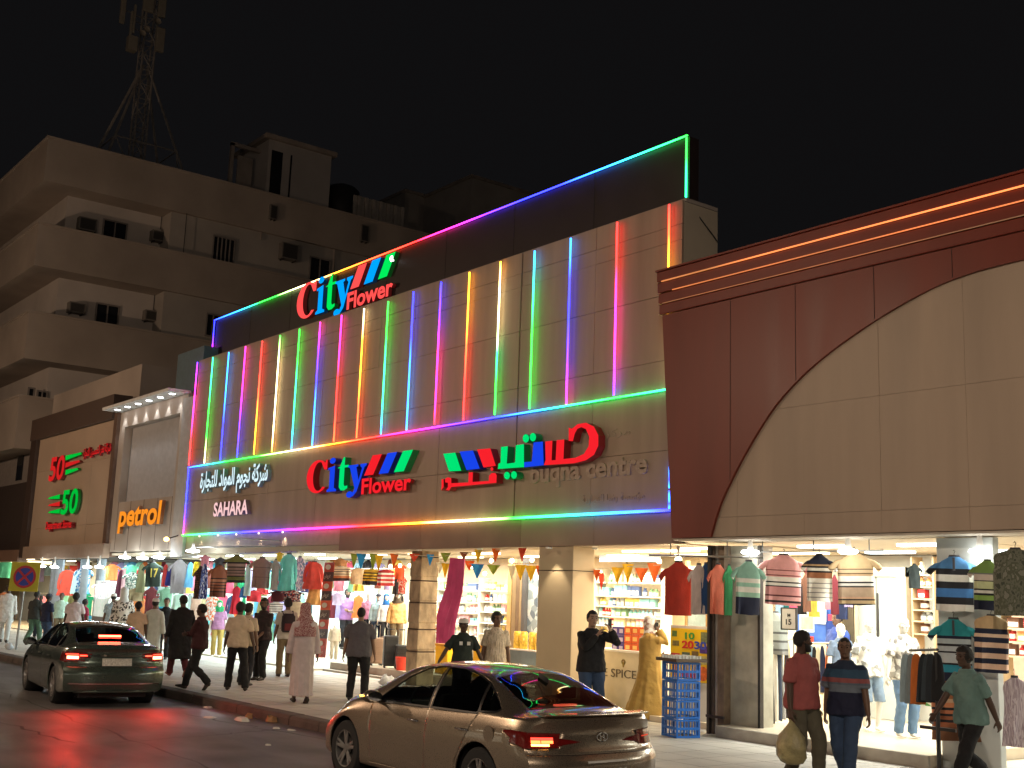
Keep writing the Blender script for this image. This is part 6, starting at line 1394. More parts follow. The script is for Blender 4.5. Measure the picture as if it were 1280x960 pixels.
        if hair != 'none' and hat not in ('ghutra','scarf'):
            th = {'short':.010,'full':.020,'thin':.005,'curly':.028}[hair]
            def hf(p):
                q = p; lz = q.z; ly = q.y
                front = ly < -.045
                lim = .062 if front else (.0 if ly < .0 else -.055 + max(0,.05-ly)*1.0)
                if lz < lim: q = Vector((q.x*.80, .018+(q.y-.018)*.80, q.z))
                elif front: q = Vector((q.x*.96, q.y*.985, q.z))
                n_ = noise.noise(q*28+Vector((x,0,0)))*.010*(1 if hair != 'curly' else 1.6)
                return hp(q.x*(1+n_*6), q.y*(1+n_*5), q.z*(1+n_*4))
            obj('hair', MB().ell((0,.006,.018), .078+th, .100+th, .104+th, 26, 18, fn=hf), hm, t, local=True, sm=80)
        if hat == 'cap':   # round prayer cap
            obj('cap', MB().loft([[hp(rx*math.cos(a), .006+ry*math.sin(a), z) for a in [2*math.pi*i/20 for i in range(20)]] for z, rx, ry in ((.042,.088,.108),(.085,.086,.106),(.112,.078,.096),(.127,.055,.07),(.130,.01,.01))]), M('cap_white', (.72,.70,.66), .9, bump=.3, bscale=90), t, local=True, sm=60)
        if hat == 'baseball':
            m_ = M('cap_dark', (.05,.06,.09), .8); mbh = MB().loft([[hp(rx*math.cos(a), .006+ry*math.sin(a), z) for a in [2*math.pi*i/20 for i in range(20)]] for z, rx, ry in ((.040,.090,.108),(.085,.088,.104),(.118,.066,.08),(.130,.01,.01))])
            mbh.loft([[hp(xx, -.085-.065*(1-(xx/.075)**2), .045-zz) for xx in (-.07,-.04,0,.04,.07)] + [hp(xx, -.06, .048-zz) for xx in (.07,.04,0,-.04,-.07)] for zz in (0,.008)]); obj('cap', mbh, m_, t, local=True, sm=50)
        if hat in ('ghutra', 'scarf'):
            sc_ = patch_mat('ghutra_check', [s3(135,70,72), s3(185,150,148), s3(150,88,88), s3(195,165,160)], 90, 'voronoi') if hat == 'ghutra' else extra.get('scarf')
            mg = MB(); dn_ = extra.get('drop', .34) if extra else .34
            rows_ = [(.150,.02,.02),(.138,.062,.075),(.105,.092,.112),(.05,.100,.122),(-.02,.102,.124),(-.09,.108,.120),(-.15,.140,.125),(-.22,.19,.145),(-.30,.215,.165),(-dn_,.225,.175)] if hat == 'ghutra' else [(.150,.02,.02),(.138,.062,.075),(.105,.092,.112),(.05,.100,.122),(-.02,.102,.124),(-.09,.096,.112),(-.15,.110,.112),(-.22,.145,.120),(-dn_,.165,.125)]
            rgs = []
            for z_, rx, ry in rows_:
                r = []
                for i in range(26):
                    a = 2*math.pi*i/26 ; yy = ry*math.sin(a); xx = rx*math.cos(a); 
                    open_ = max(0, -math.sin(a))**3 if z_ < .085 and z_ > -.12 else 0
                    if z_ < .085: xx, yy = xx*(1-.10*open_), yy*(1-.62*open_) if hat == 'ghutra' or z_ > -.07 else yy
                    wv_ = .012*math.sin(i*2.3+z_*9)*(1 if z_ < .03 else .3)
                    p = hp(xx*(1+wv_*3), .012+yy*(1+wv_*2), z_)
                    r.append(p)
                rgs.append(r)
            mg.loft(rgs, cap=True); ob_ = obj('head_scarf', mg, sc_, t, local=True, sm=70)
            if hat == 'ghutra': obj('head_cord', MB().limb([hp(.088*math.cos(a), .012+.106*math.sin(a), .088) for a in [2*math.pi*i/20 for i in range(21)]], .008, 6), black_p, ob_, local=True)
    # ---- clothes
    cvx = vox*1.12
    if legs in ('trousers','jeans','shorts') and bottom is not None:
        mb = MB(); loose = .016
        mb.loft([sect(up((0,yo,z)), (rx+loose*.7)*w_, (ry+loose*.6)*w_, R=RI) for z, rx, ry, yo in ((.84,.12,.10,0),(.88,.165,.118,0),(.95,.176,.128,.004),(1.0,.165,.122,.002),(1.03,.158,.118,0))])
        for k in 'LR':
            endk = an[k]+Vector((0,.004,-.02)) if legs != 'shorts' else kn[k]+Vector((0,0,-.03))
            pts = [hip[k]+Vector((0,0,.05)), hip[k]+(kn[k]-hip[k])*.15, hip[k].lerp(kn[k],.5), kn[k]]
            rr = [(.098)*w_, .101*w_, .086*w_, .073]
            if legs != 'shorts': pts += [kn[k].lerp(an[k],.3), kn[k].lerp(an[k],.75), endk]; rr += [.074,.066,.064]
            else: pts += [endk]; rr += [.078]
            mb.limb(pts, rr, 14)
        soft(obj('trousers' if legs != 'shorts' else 'shorts', mb, bottom, t, local=True), cvx, .034)
        if not tuck: pass
    if legs == 'robe' and top is not None:
        mb = MB(); fl_ = extra.get('flare', .20) if extra else .20
        hz = extra.get('robe_hem', .10) if extra else .10; dp_ = extra.get('deep', .15) if extra else .15
        fx = (feet['L'][0]+feet['R'][0])/2; fy = (feet['L'][1]+feet['R'][1])/2; spread = abs(feet['L'][1]-feet['R'][1])*.5
        rg = []
        for z, rx, ry in ((hz,fl_,dp_+spread*.9),(hz+.15,fl_*.97,dp_*.95+spread*.8),(.45,.195,lerp(.14,dp_,.6)+spread*.5),(.70,.190,lerp(.14,dp_,.3)+spread*.2),(.90,.19,.142*(extra.get('bulk',1) if extra else 1))):
            f_ = (z-.1)/.8; c = Vector((lerp(fx,pel.x,f_), lerp(fy,pel.y,f_), z)); ring = sect(c, rx*w_, ry, 28)
            rg.append([c + (p-c)*(1+.085*math.sin(i*2.4+i*i*.05)*(1-f_*.8)) for i, p in enumerate(ring)])
        bk_ = extra.get('bulk', 1) if extra else 1
        rg += [sect(up((0,yo,z)), (rx+.020)*w_, (ry+.018)*(bk_ if z < 1.4 else 1), 28, R=RI) for z, rx, ry, yo in ((1.06,.165,.122,0),(1.2,.165,.122,0),(1.30,.178,.124,0),(1.38,.190,.118,.006),(1.43,.165,.094,.012),(1.465,.105,.075,.014),(1.485,.075,.068,.014))]
        mb.loft(rg)
    elif top is not None:
        mb = MB(); z_h = hem
        lw = .030 if not tuck else .014
        tr_ = [(z_h,.172+lw,.126+lw),(z_h+.03,.176+lw,.128+lw),(.97,.176+lw*.9,.128+lw*.8),(1.06,.163+lw*.8,.120+lw*.7),(1.16,.162+lw*.6,.120+lw*.5),(1.27,.178+lw*.5,.126+lw*.3),(1.33,.186+lw*.3,.124),(1.385,.168,.112),(1.42,.128,.096),(1.452,.095,.080),(1.482,.078,.070)]
        mb.loft([sect(up((0,.004,z)), rx*w_, ry*(w_ if z < 1.3 else 1), 20, R=RI) for z, rx, ry in tr_])
    if top is not None:
        for k in 'LR':
            inn = up((.09 if k == 'L' else -.09, .005, 1.375)); 
            if sleeve == 'none': continue
            if sleeve == 'short':
                e2 = sh[k].lerp(el[k], .80); mb.limb([inn, sh[k]+Vector((0,0,-.004)), sh[k].lerp(el[k],.35), e2], [.050,.060,.066*w_,.068], 12)
            else:
                wide = 1.25 if legs == 'robe' else 1.0
                mb.limb([inn, sh[k]+Vector((0,0,-.004)), sh[k].lerp(el[k],.5), el[k], el[k].lerp(wr[k],.4), el[k].lerp(wr[k],.93)], [.050,.060,.058*wide,.053*wide,.050*wide,.042*wide*wide], 12)
        if sleeve in ('short','long') and not headless and name == 'person':
            pass
        nm_ = 'robe' if legs == 'robe' else 'shirt'
        so = soft(obj(nm_, mb, top, t, local=True), cvx, .042 if legs != 'robe' else .018, tex=_cltex2 if legs == 'robe' else None)
        if legs != 'robe' and not (extra and extra.get('nocollar')):
            obj('collar', MB().loft([[up((rx*math.cos(a), .010+rx*.95*math.sin(a), z - (.018 if math.sin(a) < -.5 else 0))) for a in [2*math.pi*i/18 for i in range(18)]] for z, rx in ((1.462,.092),(1.492,.078),(1.500,.072),(1.47,.070))], cap=False), top if not (extra and extra.get('collar')) else extra['collar'], so, local=True, sm=60)
    # ---- shoes
    if shoe and not headless or (name == 'mannequin' and False):
        shm = shoes or M('shoe_dark', (.03,.022,.018), .5, var=.1)
        for k in 'LR':
            ft = an[k]; pit = feet[k][3] if len(feet[k]) > 3 else 0; fd = Vector((0,-math.cos(pit),-math.sin(pit))); so_ = Vector((0,0,-.004))
            obj('shoe', MB().limb([ft+Vector((0,.050,-.040)), ft+Vector((0,.035,-.038)), ft+Vector((0,-.02,-.036)), ft+fd*.08+Vector((0,0,-.046)), ft+fd*.16+Vector((0,0,-.058)), ft+fd*.205+Vector((0,0,-.064))], [(.024,.03),(.036,.044),(.043,.048),(.048,.038),(.048,.027),(.026,.016)], 14, up=(0,0,1)), shm, t, local=True, sm=60)
    t['_h'] = h
    return t, {'wr': wr, 'hp': hp, 'up': up, 'rz': rz, 's': s, 'base': base, 'el': el, 'pel': pel}
def world(t, v):
    m = Matrix.Translation(t.location) @ Matrix.Rotation(t.rotation_euler.z, 4, 'Z') @ Matrix.Diagonal((t.scale.x,)*3+(1,))
    return m @ Vector(v)
def SC(n, c, **k): return M('wear_'+n, s3(*c), .85, var=.10, scale=7, bump=.2, bscale=60)
blk = SC('black', (24,24,27)); khk = SC('khaki', (120,105,80)); jean = SC('jeans', (55,75,105)); dtr = SC('dark_trousers', (30,32,40)); olv = SC('olive_trousers', (88,84,70)); grn = SC('green_trousers', (75,105,85))
GP = 'pedestrians on the pavement'
walkL = {'L': (.09,-.24,0,-.25), 'R': (-.09,.26,.05,.7)}; walkR = {'L': (.09,.26,.05,.7), 'R': (-.09,-.24,0,-.25)}
# far left group
person('man in long white clothes cut by the left edge of the photograph', 4, 20, 'dark', feet_y=803, head_y=730, feet=walkL, top=SC('white', (215,215,210)), legs='trousers', bottom=SC('white_tr', (205,208,205)), sleeve='long', hem=.62, group=GP, hair='full')
person('man in charcoal T-shirt and green trousers right of the no stopping sign', 40, 165, 'dark', feet_y=806, head_y=738, top=SC('charcoal', (48,52,50)), bottom=grn, feet=walkR, group=GP, head_yaw=-20)
person('man in navy T-shirt and dark cap behind the left car', 61, 150, 'dark', Y=11.6, head_y=742, top=SC('navy', (28,34,62)), bottom=jean, hat='baseball', group=GP)
person('small dark figure looking out between the charcoal and navy T-shirts', 51, 30, 'dark', Y=13.4, head_y=744, top=SC('grey_a', (110,112,110)), bottom=dtr, group=GP)
person('man in pale green shirt facing the street in front of the number 50 store', 77, 10, 'brown', Y=13.2, head_y=741, top=SC('pale_green', (175,205,190)), bottom=khk, group=GP, sleeve='long')
person('man in white T-shirt with his back turned behind the left car', 95, 185, 'dark', Y=11.3, head_y=741, top=SC('white_tee', (220,205,205)), bottom=jean, group=GP, hair='full', build=1.06)
person('short person in a crimson top beside the white T-shirt', 107, 140, 'brown', Y=12.8, head_y=749, top=SC('crimson', (150,40,70)), bottom=dtr, group=GP, hair='full')
person('man in pale checked shirt and white cap near the petrol shop', 142, 190, 'brown', Y=13.2, head_y=742, top=patch_mat('wear_check', [s3(200,215,220), s3(120,140,160), s3(225,230,230), s3(160,180,190)], 30, 'check'), bottom=dtr, hat='cap', group=GP)
person('woman in black and white floral shirt and white headscarf', 155, 200, 'brown', Y=12.2, head_y=735, top=patch_mat('wear_floral', [s3(225,220,210), s3(45,45,42), s3(225,220,210), s3(120,115,105), s3(225,220,210)], 26, 'voronoi'), bottom=khk, hat='scarf', extra={'scarf': SC('scarf_white', (215,218,215)), 'drop': .26}, sleeve='long', group=GP, build=1.08)
person('man in beige T-shirt close behind the left car boot', 174, 190, 'dark', Y=11.0, head_y=752, top=SC('beige_tee', (205,180,150)), bottom=blk, hair='full', group=GP)
person('man in grey white thobe and cap walking away left of the black kurta', 195, 175, 'brown', Y=11.4, head_y=748, legs='robe', top=SC('thobe_grey', (190,198,188)), sleeve='long', hat='cap', group=GP)
person('man in dark clothes facing the street, half hidden by the black kurta', 209, 10, 'tan', Y=13.2, head_y=747, top=blk, bottom=blk, group=GP)
person('tall man in long black kurta striding left with his back to the viewer', 222, 215, 'dark', feet_y=846, head_y=742, legs='trousers', top=SC('black_kurta', (14,14,16)), bottom=SC('maroon_tr', (70,20,25)), sleeve='long', hem=.42, feet={'L': (.08,-.30,0,-.2), 'R': (-.08,.26,.10,.9)}, build=1.14, group=GP, shoes=SC('sandal', (120,70,60)))
person('man in dark maroon shirt with folded arms walking left', 246, 262, 'dark', feet_y=862, head_y=753, top=SC('dark_maroon', (58,22,26)), bottom=blk, feet={'L': (.08,.26,.08,.9), 'R': (-.08,-.30,0,-.2)}, hands={'L': (-.10,-.22,1.18), 'R': (.12,-.25,1.14), 'Lp': (1,.2,-.6), 'Rp': (-1,.2,-.6)}, group=GP, sleeve='long', vox=.012)
person('man in cream T-shirt and black trousers leaning, back to the viewer', 290, 190, 'dark', feet_y=863, head_y=752, top=SC('cream_tee', (200,180,155)), bottom=blk, feet={'L': (.10,-.05,0), 'R': (-.26,.12,0)}, lean=4, hair='full', group=GP, vox=.012, hands={'R': (-.33,.05,.86)})
person('man in ivory T-shirt just right of and behind the cream T-shirt', 304, 160, 'brown', feet_y=857, head_y=754, top=SC('ivory_tee', (190,175,150)), bottom=dtr, hair='full', group=GP)
person('man in dark plaid shirt with a beard standing with hands together', 325, 340, 'brown', feet_y=850, head_y=748, top=patch_mat('wear_plaid', [s3(50,22,24), s3(22,18,20), s3(85,40,38), s3(34,22,24)], 18, 'check'), bottom=blk, beard=True, hair='full', hands={'L': (.05,-.20,.95), 'R': (-.05,-.22,.93)}, head_yaw=30, group=GP, vox=.012, feet={'L': (.09,-.05,0), 'R': (-.09,-.02,0)})
tb, kb2 = person('man carrying a dark backpack left of the man in the chequered headscarf', 354, 200, 'brown', feet_y=846, head_y=748, top=SC('white_sh', (190,185,175)), bottom=khk, hair='full', group=GP)
bp_ = thing('backpack', 'dark red trimmed backpack on the back of the man in khaki trousers', 'backpack', tb.location, tb.rotation_euler.z); bp_.scale = tb.scale
obj('bag', MB().loft([sect((kb2['pel'].x, .19, z), rx, ry, 16) for z, rx, ry in ((1.00,.12,.06),(1.04,.15,.10),(1.2,.16,.11),(1.36,.15,.09),(1.42,.10,.05))]), SC('pack_dark', (40,32,38)), bp_, local=True, sm=60); obj('pocket', MB().box(-.10+kb2['pel'].x,.27,1.04,.10+kb2['pel'].x,.315,1.20), SC('pack_red', (95,35,40)), bp_, local=True, bevel=.02)
for s_ in (-1,1): obj('strap', MB().limb([(s_*.11+kb2['pel'].x,.14,1.40),(s_*.12+kb2['pel'].x,.0,1.47),(s_*.12+kb2['pel'].x,-.135,1.36),(s_*.13+kb2['pel'].x,-.13,1.2),(s_*.15+kb2['pel'].x,.10,1.08)], .018, 6), SC('pack_dark', (40,32,38)), bp_, local=True, sm=60)
person('man in white thobe and red chequered headscarf walking away', 375, 200, 'brown', feet_y=879, head_y=754, legs='robe', top=SC('thobe_white', (205,190,190)), sleeve='long', hat='ghutra', extra={'drop': .46, 'flare': .19, 'robe_hem': .14}, feet={'L': (.09,-.14,0,-.1), 'R': (-.09,.16,.03,.4)}, group=GP, vox=.012, lean=3)
person('man in dark grey shirt and black trousers with his back to the viewer', 445, 180, 'tan', feet_y=876, head_y=759, top=SC('grey_shirt', (92,88,94)), bottom=blk, hair='thin', feet={'L': (.13,0,0), 'R': (-.15,.02,0)}, hands={'L': (.30,.02,.80)}, group=GP, build=1.16, hem=.84, vox=.011)
# behind the silver car
tpo, _k = person('young man in dark polo with white chest prints and white cap, arms spread', 581, 15, 'dark', Y=12.4, head_y=773, top=SC('dark_polo', (30,42,38)), bottom=dtr, hat='cap', hands={'L': (.44,-.05,.86), 'R': (-.52,-.08,.86)}, group=GP, head_yaw=20, vox=.011)
for s_ in (-1,1): obj('chest_print', MB().box(s_*.075-.03, -.168, 1.27, s_*.075+.03, -.150, 1.335), SC('print_white', (215,215,210)), tpo, local=True)
pt_, kt = person('slim young man in pale striped shirt beside the dark polo', 622, 5, 'brown', Y=13.0, head_y=765, top=patch_mat('wear_stripe', [s3(205,190,165), s3(170,155,135), s3(215,200,178)], 30, 'voronoi', vec=(4,4,.1)), bottom=dtr, hair='full', group=GP, head_yaw=22, build=.94, vox=.011)
tph, kp = person('man in black shirt holding a phone up in front of his face', 741, 15, 'light', Y=13.0, head_y=763, top=blk, bottom=jean, hair='short', hands={'L': (.19,-.30,1.48), 'R': (.0,-.24,1.40), 'Lp': (.7,.2,-.8), 'Rp': (-.7,.2,-.8)}, group=GP, sleeve='long', vox=.010, build=1.06)
pw = world(tph, kp['wr']['L'] + Vector((-.02,-.02,.10)))
ph = thing('phone', 'phone held up by the man in black, screen towards his face', 'phone', tuple(pw), kp['rz']+.3); obj('phone_body', MB().box(-.036,-.005,-.07,.036,.005,.07), black_p, ph, local=True, bevel=.004); obj('screen', MB().box(-.033,.0052,-.066,.033,.006,.066), E('phone_screen', (.5,.8,1), 1.5), ph, local=True)
tw, kw = person('woman in long mustard dress and pale headscarf talking on a phone', 812, 88, 'brown', feet_y=900, head_y=771, legs='robe', top=SC('mustard', (150,120,58)), sleeve='long', hat='scarf', extra={'scarf': patch_mat('scarf_pale', [s3(220,215,208), s3(160,130,120), s3(228,224,220), s3(200,190,180)], 16, 'voronoi'), 'drop': .22, 'flare': .25, 'robe_hem': .03, 'deep': .40, 'bulk': 1.35}, hands={'R': (-.10,-.13,1.54), 'L': (.12,-.20,1.10), 'Rp': (-.25,-.3,-1), 'Lp': (.2,.5,-1)}, group=GP, vox=.010, feet={'L': (.08,.04,0), 'R': (-.08,-.02,0)})
pw = world(tw, kw['wr']['R'] + Vector((-.0,.03,.06))); ph = thing('phone', 'small phone at the ear of the woman in mustard', 'phone', tuple(pw), kw['rz']); obj('phone_body', MB().box(-.006,-.034,-.065,.006,.034,.065), black_p, ph, local=True, bevel=.003)
# right foreground
tm, km2 = person('bearded man in maroon polo and olive trousers carrying plastic bags', 1006, 38, 'dark', feet_y=983, head_y=787, top=SC('maroon_polo', (158,84,82)), bottom=olv, beard=True, hair='short', build=1.10, head_yaw=55, hands={'R': (-.29,-.06,.80), 'L': (.27,-.02,.80)}, feet={'L': (.12,-.10,0), 'R': (-.10,.16,.02)}, group=GP, vox=.009, hem=.88)
tn, kn2 = person('man in navy and grey barred polo and blue jeans walking beside the maroon polo', 1058, 330, 'brown', feet_y=984, head_y=794, top=ramp_mat('wear_bars', [(0,s3(30,34,60)),(.42,s3(110,120,132)),(.56,s3(95,105,120)),(.60,s3(150,85,85)),(.68,s3(50,80,105)),(.84,s3(38,50,72))], 2, True, .85), bottom=jean, hair='thin', build=1.06, head_yaw=12, hands={'L': (.30,-.10,.80), 'R': (-.28,.10,.80)}, feet={'L': (.08,-.22,0,-.2), 'R': (-.08,.28,.06,.7)}, group=GP, vox=.009, hem=.86)
person('dark silhouetted man in pale teal shirt striding left past the pillar', 1215, 292, 'dark', feet_y=992, head_y=803, top=SC('teal_shirt', (105,135,130)), bottom=blk, hair='full', hands={'L': (.22,.22,.86), 'R': (-.24,-.36,.90)}, feet={'L': (.08,-.32,0,-.2), 'R': (-.08,.36,.08,.8)}, group=GP, vox=.009, lean=5)
# plastic bags
bagm = M('plastic_bag', s3(175,165,120), .35, var=.35, scale=9, bump=.6, bscale=30, trans=.25)
def bag(label, at, w_, h, mat=bagm, group=None):
    mb = MB(); rg = []
    for z, r in ((0,.35),(.05,.72),(.18,.98),(.40,1.0),(.62,.82),(.80,.45),(.90,.22),(1.0,.13)):
        rg.append([(at.x + w_*r*math.cos(a)*(1+.10*math.sin(a*5+z*6)), at.y + w_*.7*r*math.sin(a)*(1+.12*math.sin(a*4+z*9)), at.z - h + z*h) for a in [2*math.pi*i/22 for i in range(22)]])
    mb.loft(rg); t = thing('plastic_bag', label, 'bag', (at.x, at.y, at.z-h), group=group)
    obj('bag_body', mb, mat, t, sm=80); obj('handle_loop', MB().limb([(at.x-.03,at.y,at.z-.03),(at.x-.02,at.y,at.z+.04),(at.x+.02,at.y,at.z+.04),(at.x+.03,at.y,at.z-.03)], .008, 6), mat, t, sm=60)
bag('full greenish plastic bag in the left hand side grip of the maroon polo man', world(tm, km2['wr']['R']+Vector((0,-.01,-.10))), .19, .50, group='bags carried by the maroon polo man')
bag('slim pale plastic bag on the other side of the maroon polo man', world(tm, km2['wr']['L']+Vector((0,-.01,-.10))), .10, .44, M('plastic_bag_pale', s3(190,180,140), .35, var=.3, scale=9, bump=.5, bscale=30), group='bags carried by the maroon polo man')
# inside the shops
GI = 'people inside the shops'
person('shop assistant in lilac shirt standing in the suitcase shop', 434, 20, 'tan', Y=17.0, head_y=736, z0=.62, top=SC('lilac_shirt', (150,110,170)), bottom=dtr, hair='full', beard=True, hands={'L': (-.05,-.22,1.15), 'R': (.05,-.24,1.1)}, group=GI)
person('man in blue seen deep inside the mens shop', 1046, 300, 'brown', Y=17.6, head_y=765, z0=.42, top=SC('blue_shirt', (50,75,150)), bottom=dtr, group=GI)
person('customer with a blue grey shirt behind the navy display shirts of the rainbow wall shop', 232, 170, 'brown', Y=15.6, head_y=750, z0=.2, top=SC('bluegrey_shirt', (90,105,125)), bottom=dtr, group=GI)
# mannequins
GM = 'shop mannequins'
def mann(label, x, Y, head_y, top, bottom, legs='trousers', **k): return person(label, x, k.pop('face', 15), 'white', Y=Y, head_y=head_y, z0=k.pop('z0', .33), top=top, bottom=bottom, legs=legs, name='mannequin', cat='mannequin', hair='none', group=GM, shoe=False, **k)
mann('white mannequin in bright white floral shirt and denim shorts', 1086, 16.2, 771, patch_mat('floral_white', [s3(235,235,230), s3(235,235,230), s3(150,150,145), s3(240,240,238), s3(190,190,185)], 14, 'voronoi'), SC('light_denim', (130,150,170)), 'shorts', hem=.84, hands={'L': (.30,-.06,.86), 'R': (-.30,-.02,.88)}, vox=.011)
mann('white mannequin in grey floral shirt and pale jeans', 1128, 16.0, 771, patch_mat('floral_grey', [s3(215,212,205), s3(130,125,120), s3(205,200,190), s3(165,160,150), s3(225,222,215)], 16, 'voronoi'), SC('pale_jeans', (105,135,170)), 'trousers', hem=.84, hands={'L': (.28,-.05,.86), 'R': (-.34,-.08,.88)}, vox=.011)
mann('white mannequin with a blue shirt behind the navy barred polo man', 1050, 17.0, 779, SC('mann_slate', (95,110,130)), SC('mann_dark', (60,62,70)), vox=.012)
mann('child mannequin in pink jacket in the suitcase shop', 458+3, 16.6, 741, SC('m_pink', (185,120,150)), dtr, z0=.85, sleeve='long', hat='cap', vox=.015)
mann('child mannequin in pale blue top with yellow cap', 473, 16.5, 742, SC('m_ice', (170,205,220)), jean, z0=.8, sleeve='long', hat='baseball', vox=.015)
mann('child mannequin in white top with blue hood', 483, 16.6, 743, SC('m_white', (205,215,220)), dtr, z0=.8, sleeve='long', hat='scarf', extra={'scarf': SC('hood_blue', (35,110,190)), 'drop': .2}, vox=.015)
mann('mannequin in cream and yellow hooded jacket beside the rough pillar', 497, 16.3, 739, patch_mat('m_cream_check', [s3(235,205,150), s3(225,190,130), s3(240,215,165), s3(215,175,105)], 20, 'check'), khk, z0=.7, sleeve='long', hat='scarf', extra={'scarf': SC('hood_grey', (95,85,70)), 'drop': .15}, vox=.013)
mann('small mannequin with green cap and lilac top under the rust banded shirt', 275, 14.9, 751, SC('m_lilac', (170,125,165)), SC('m_mustard', (170,150,80)), z0=.2, hat='scarf', extra={'scarf': SC('hood_green', (40,160,100)), 'drop': .05}, vox=.015)
mann('mannequin in white shirt with a red print low in the suitcase shop', 421, 16.2, 776, SC('m_bone', (215,205,185)), SC('m_bone2', (205,195,175)), z0=.38, sleeve='long', vox=.014, headless=True)
# ---------------------------------------------------------------- cars
def car_body_grid(S_):
    L = S_['L']; W2 = S_['W']/2
    top = S_['top']; belt = S_['belt']; wid = S_['wid']; wb = S_['wb']; ye = S_['ye']; crown = S_['crown']; zb = S_['sill']
    def section(s):
        z_c = cr(top, s); z_b = min(cr(belt, s), z_c-.03); w_ = cr(wid, s); b = w_*cr(wb, s); e = min(cr(ye, s), b-.02); cn = cr(crown, s); z0 = cr(zb, s)
        ze = z_c - cn; ze = max(ze, z_b+.012)
        h = z_b - z0
        p = [(0.0,z0+.02),(.45*w_,z0+.015),(.80*w_,z0+.005),(.93*w_,z0+.012),(.975*w_,z0+.06),(.990*w_,z0+.20*h),(w_*1.0,z0+.42*h),(w_*1.004,z0+.60*h),(w_*.992,z0+.76*h),
             (w_*.975,z0+.86*h),(lerp(w_,b,.72),z0+.955*h),(b,z_b)]
        g_ = ze - z_b
        p += [(lerp(b,e,.30)+.02*min(1,g_/.3),z_b+.33*g_),(lerp(b,e,.62)+.022*min(1,g_/.3),z_b+.66*g_),(lerp(b,e,.90)+.010*min(1,g_/.3),z_b+.93*g_),(e-.03,ze+.35*(z_c-ze)*.6)]
        p += [(e*.66,ze+(z_c-ze)*.68),(e*.34,ze+(z_c-ze)*.92),(0,z_c)]
        return p
    def catm(p, sub):
        out = []
        for i in range(len(p)-1):
            p0 = p[max(i-1,0)]; p1 = p[i]; p2 = p[i+1]; p3 = p[min(i+2,len(p)-1)]
            for k in range(sub):
                t = k/sub
                out.append(tuple(.5*((2*p1[d])+(-p0[d]+p2[d])*t+(2*p0[d]-5*p1[d]+4*p2[d]-p3[d])*t*t+(-p0[d]+3*p1[d]-3*p2[d]+p3[d])*t**3) for d in (0,1)))
        out.append(p[-1]); return out
    def endx(s, y, z):
        yr = abs(y)/W2
        r = S_['rear'](yr, z); f = S_['front'](yr, z)
        kr = max(0, 1-s/.75)**1.5; kf = max(0, 1-(L-s)/.95)**1.5
        return s + r*kr - f*kf
    NS = 110; st = [L*i/(NS-1) for i in range(NS)]; rows = []
    for s in st:
        q = catm(section(s), 3); rows.append([(endx(s,y,z), y, z) for y, z in q])
    vs = []; fs = []
    M_ = len(rows[0])
    full = []
    for r in rows: full.append(r + [(x,-y,z) for x, y, z in reversed(r[1:-1])])
    n = len(full[0]); vs = [p for r in full for p in r]
    for i in range(NS-1):
        for j in range(n):
            k = (j+1) % n; fs.append((i*n+j, (i+1)*n+j, (i+1)*n+k, i*n+k))
    # end caps as grids between the two sides
    for which, i in (('r', 0), ('f', NS-1)):
        s = st[i]; sec = catm(section(s), 3); T = 16; idx = []
        for j, (y, z) in enumerate(sec):
            if j == 0 or j == M_-1: idx.append([i*n+j]*(T+1)); continue
            row = []
            for t in range(T+1):
                yy = lerp(y, -y, t/T)
                if t == 0: row.append(i*n+j)
                elif t == T: row.append(i*n + (n-j))
                else: vs.append((endx(s, yy, z), yy, z + S_.get('capcrown', .0)*(1-(yy/max(y,.01))**2)*(.5 if z > .5 else 0))); row.append(len(vs)-1)
            idx.append(row)
        for j in range(M_-1):
            for t in range(T):
                q = [idx[j][t], idx[j][t+1], idx[j+1][t+1], idx[j+1][t]]
                u = []
                for a in q:
                    if a not in u: u.append(a)
                if len(u) >= 3: fs.append(u if which == 'r' else u[::-1])
    return vs, fs, section
def poly_cut(bm, poly, ax, pred, val, lay, only=None):
    """cut the outline of a convex polygon (in the two axes ax) into the skin and mark what lies inside"""
    a, b = ax; c = 3-a-b
    xs = [p[0] for p in poly]; zs = [p[1] for p in poly]; m = .06; area = 0
    for i in range(len(poly)): j = (i+1) % len(poly); area += poly[i][0]*poly[j][1]-poly[j][0]*poly[i][1]
    if area < 0: poly = poly[::-1]
    for i in range(len(poly)):
        p, q = poly[i], poly[(i+1) % len(poly)]
        co = [0,0,0]; co[a] = p[0]; co[b] = p[1]; no = [0,0,0]; no[a] = q[1]-p[1]; no[b] = -(q[0]-p[0])
        fc = [f for f in bm.faces if pred(f.calc_center_median()) and min(v.co[a] for v in f.verts) < max(xs)+m and max(v.co[a] for v in f.verts) > min(xs)-m and min(v.co[b] for v in f.verts) < max(zs)+m and max(v.co[b] for v in f.verts) > min(zs)-m]
        geom = list({e for f in fc for e in f.edges}) + fc + list({v for f in fc for v in f.verts})
        bmesh.ops.bisect_plane(bm, geom=geom, plane_co=co, plane_no=no, dist=1e-5)
    n = 0
    for f in bm.faces:
        ct = f.calc_center_median()
        if not pred(ct) or (only is not None and f[lay] not in only): continue
        x, z = ct[a], ct[b]; ins = True
        for i in range(len(poly)):
            p, q = poly[i], poly[(i+1) % len(poly)]
            if (q[0]-p[0])*(z-p[1]) - (q[1]-p[1])*(x-p[0]) < -1e-6: ins = False; break
        if ins: f[lay] = val; n += 1
    return n
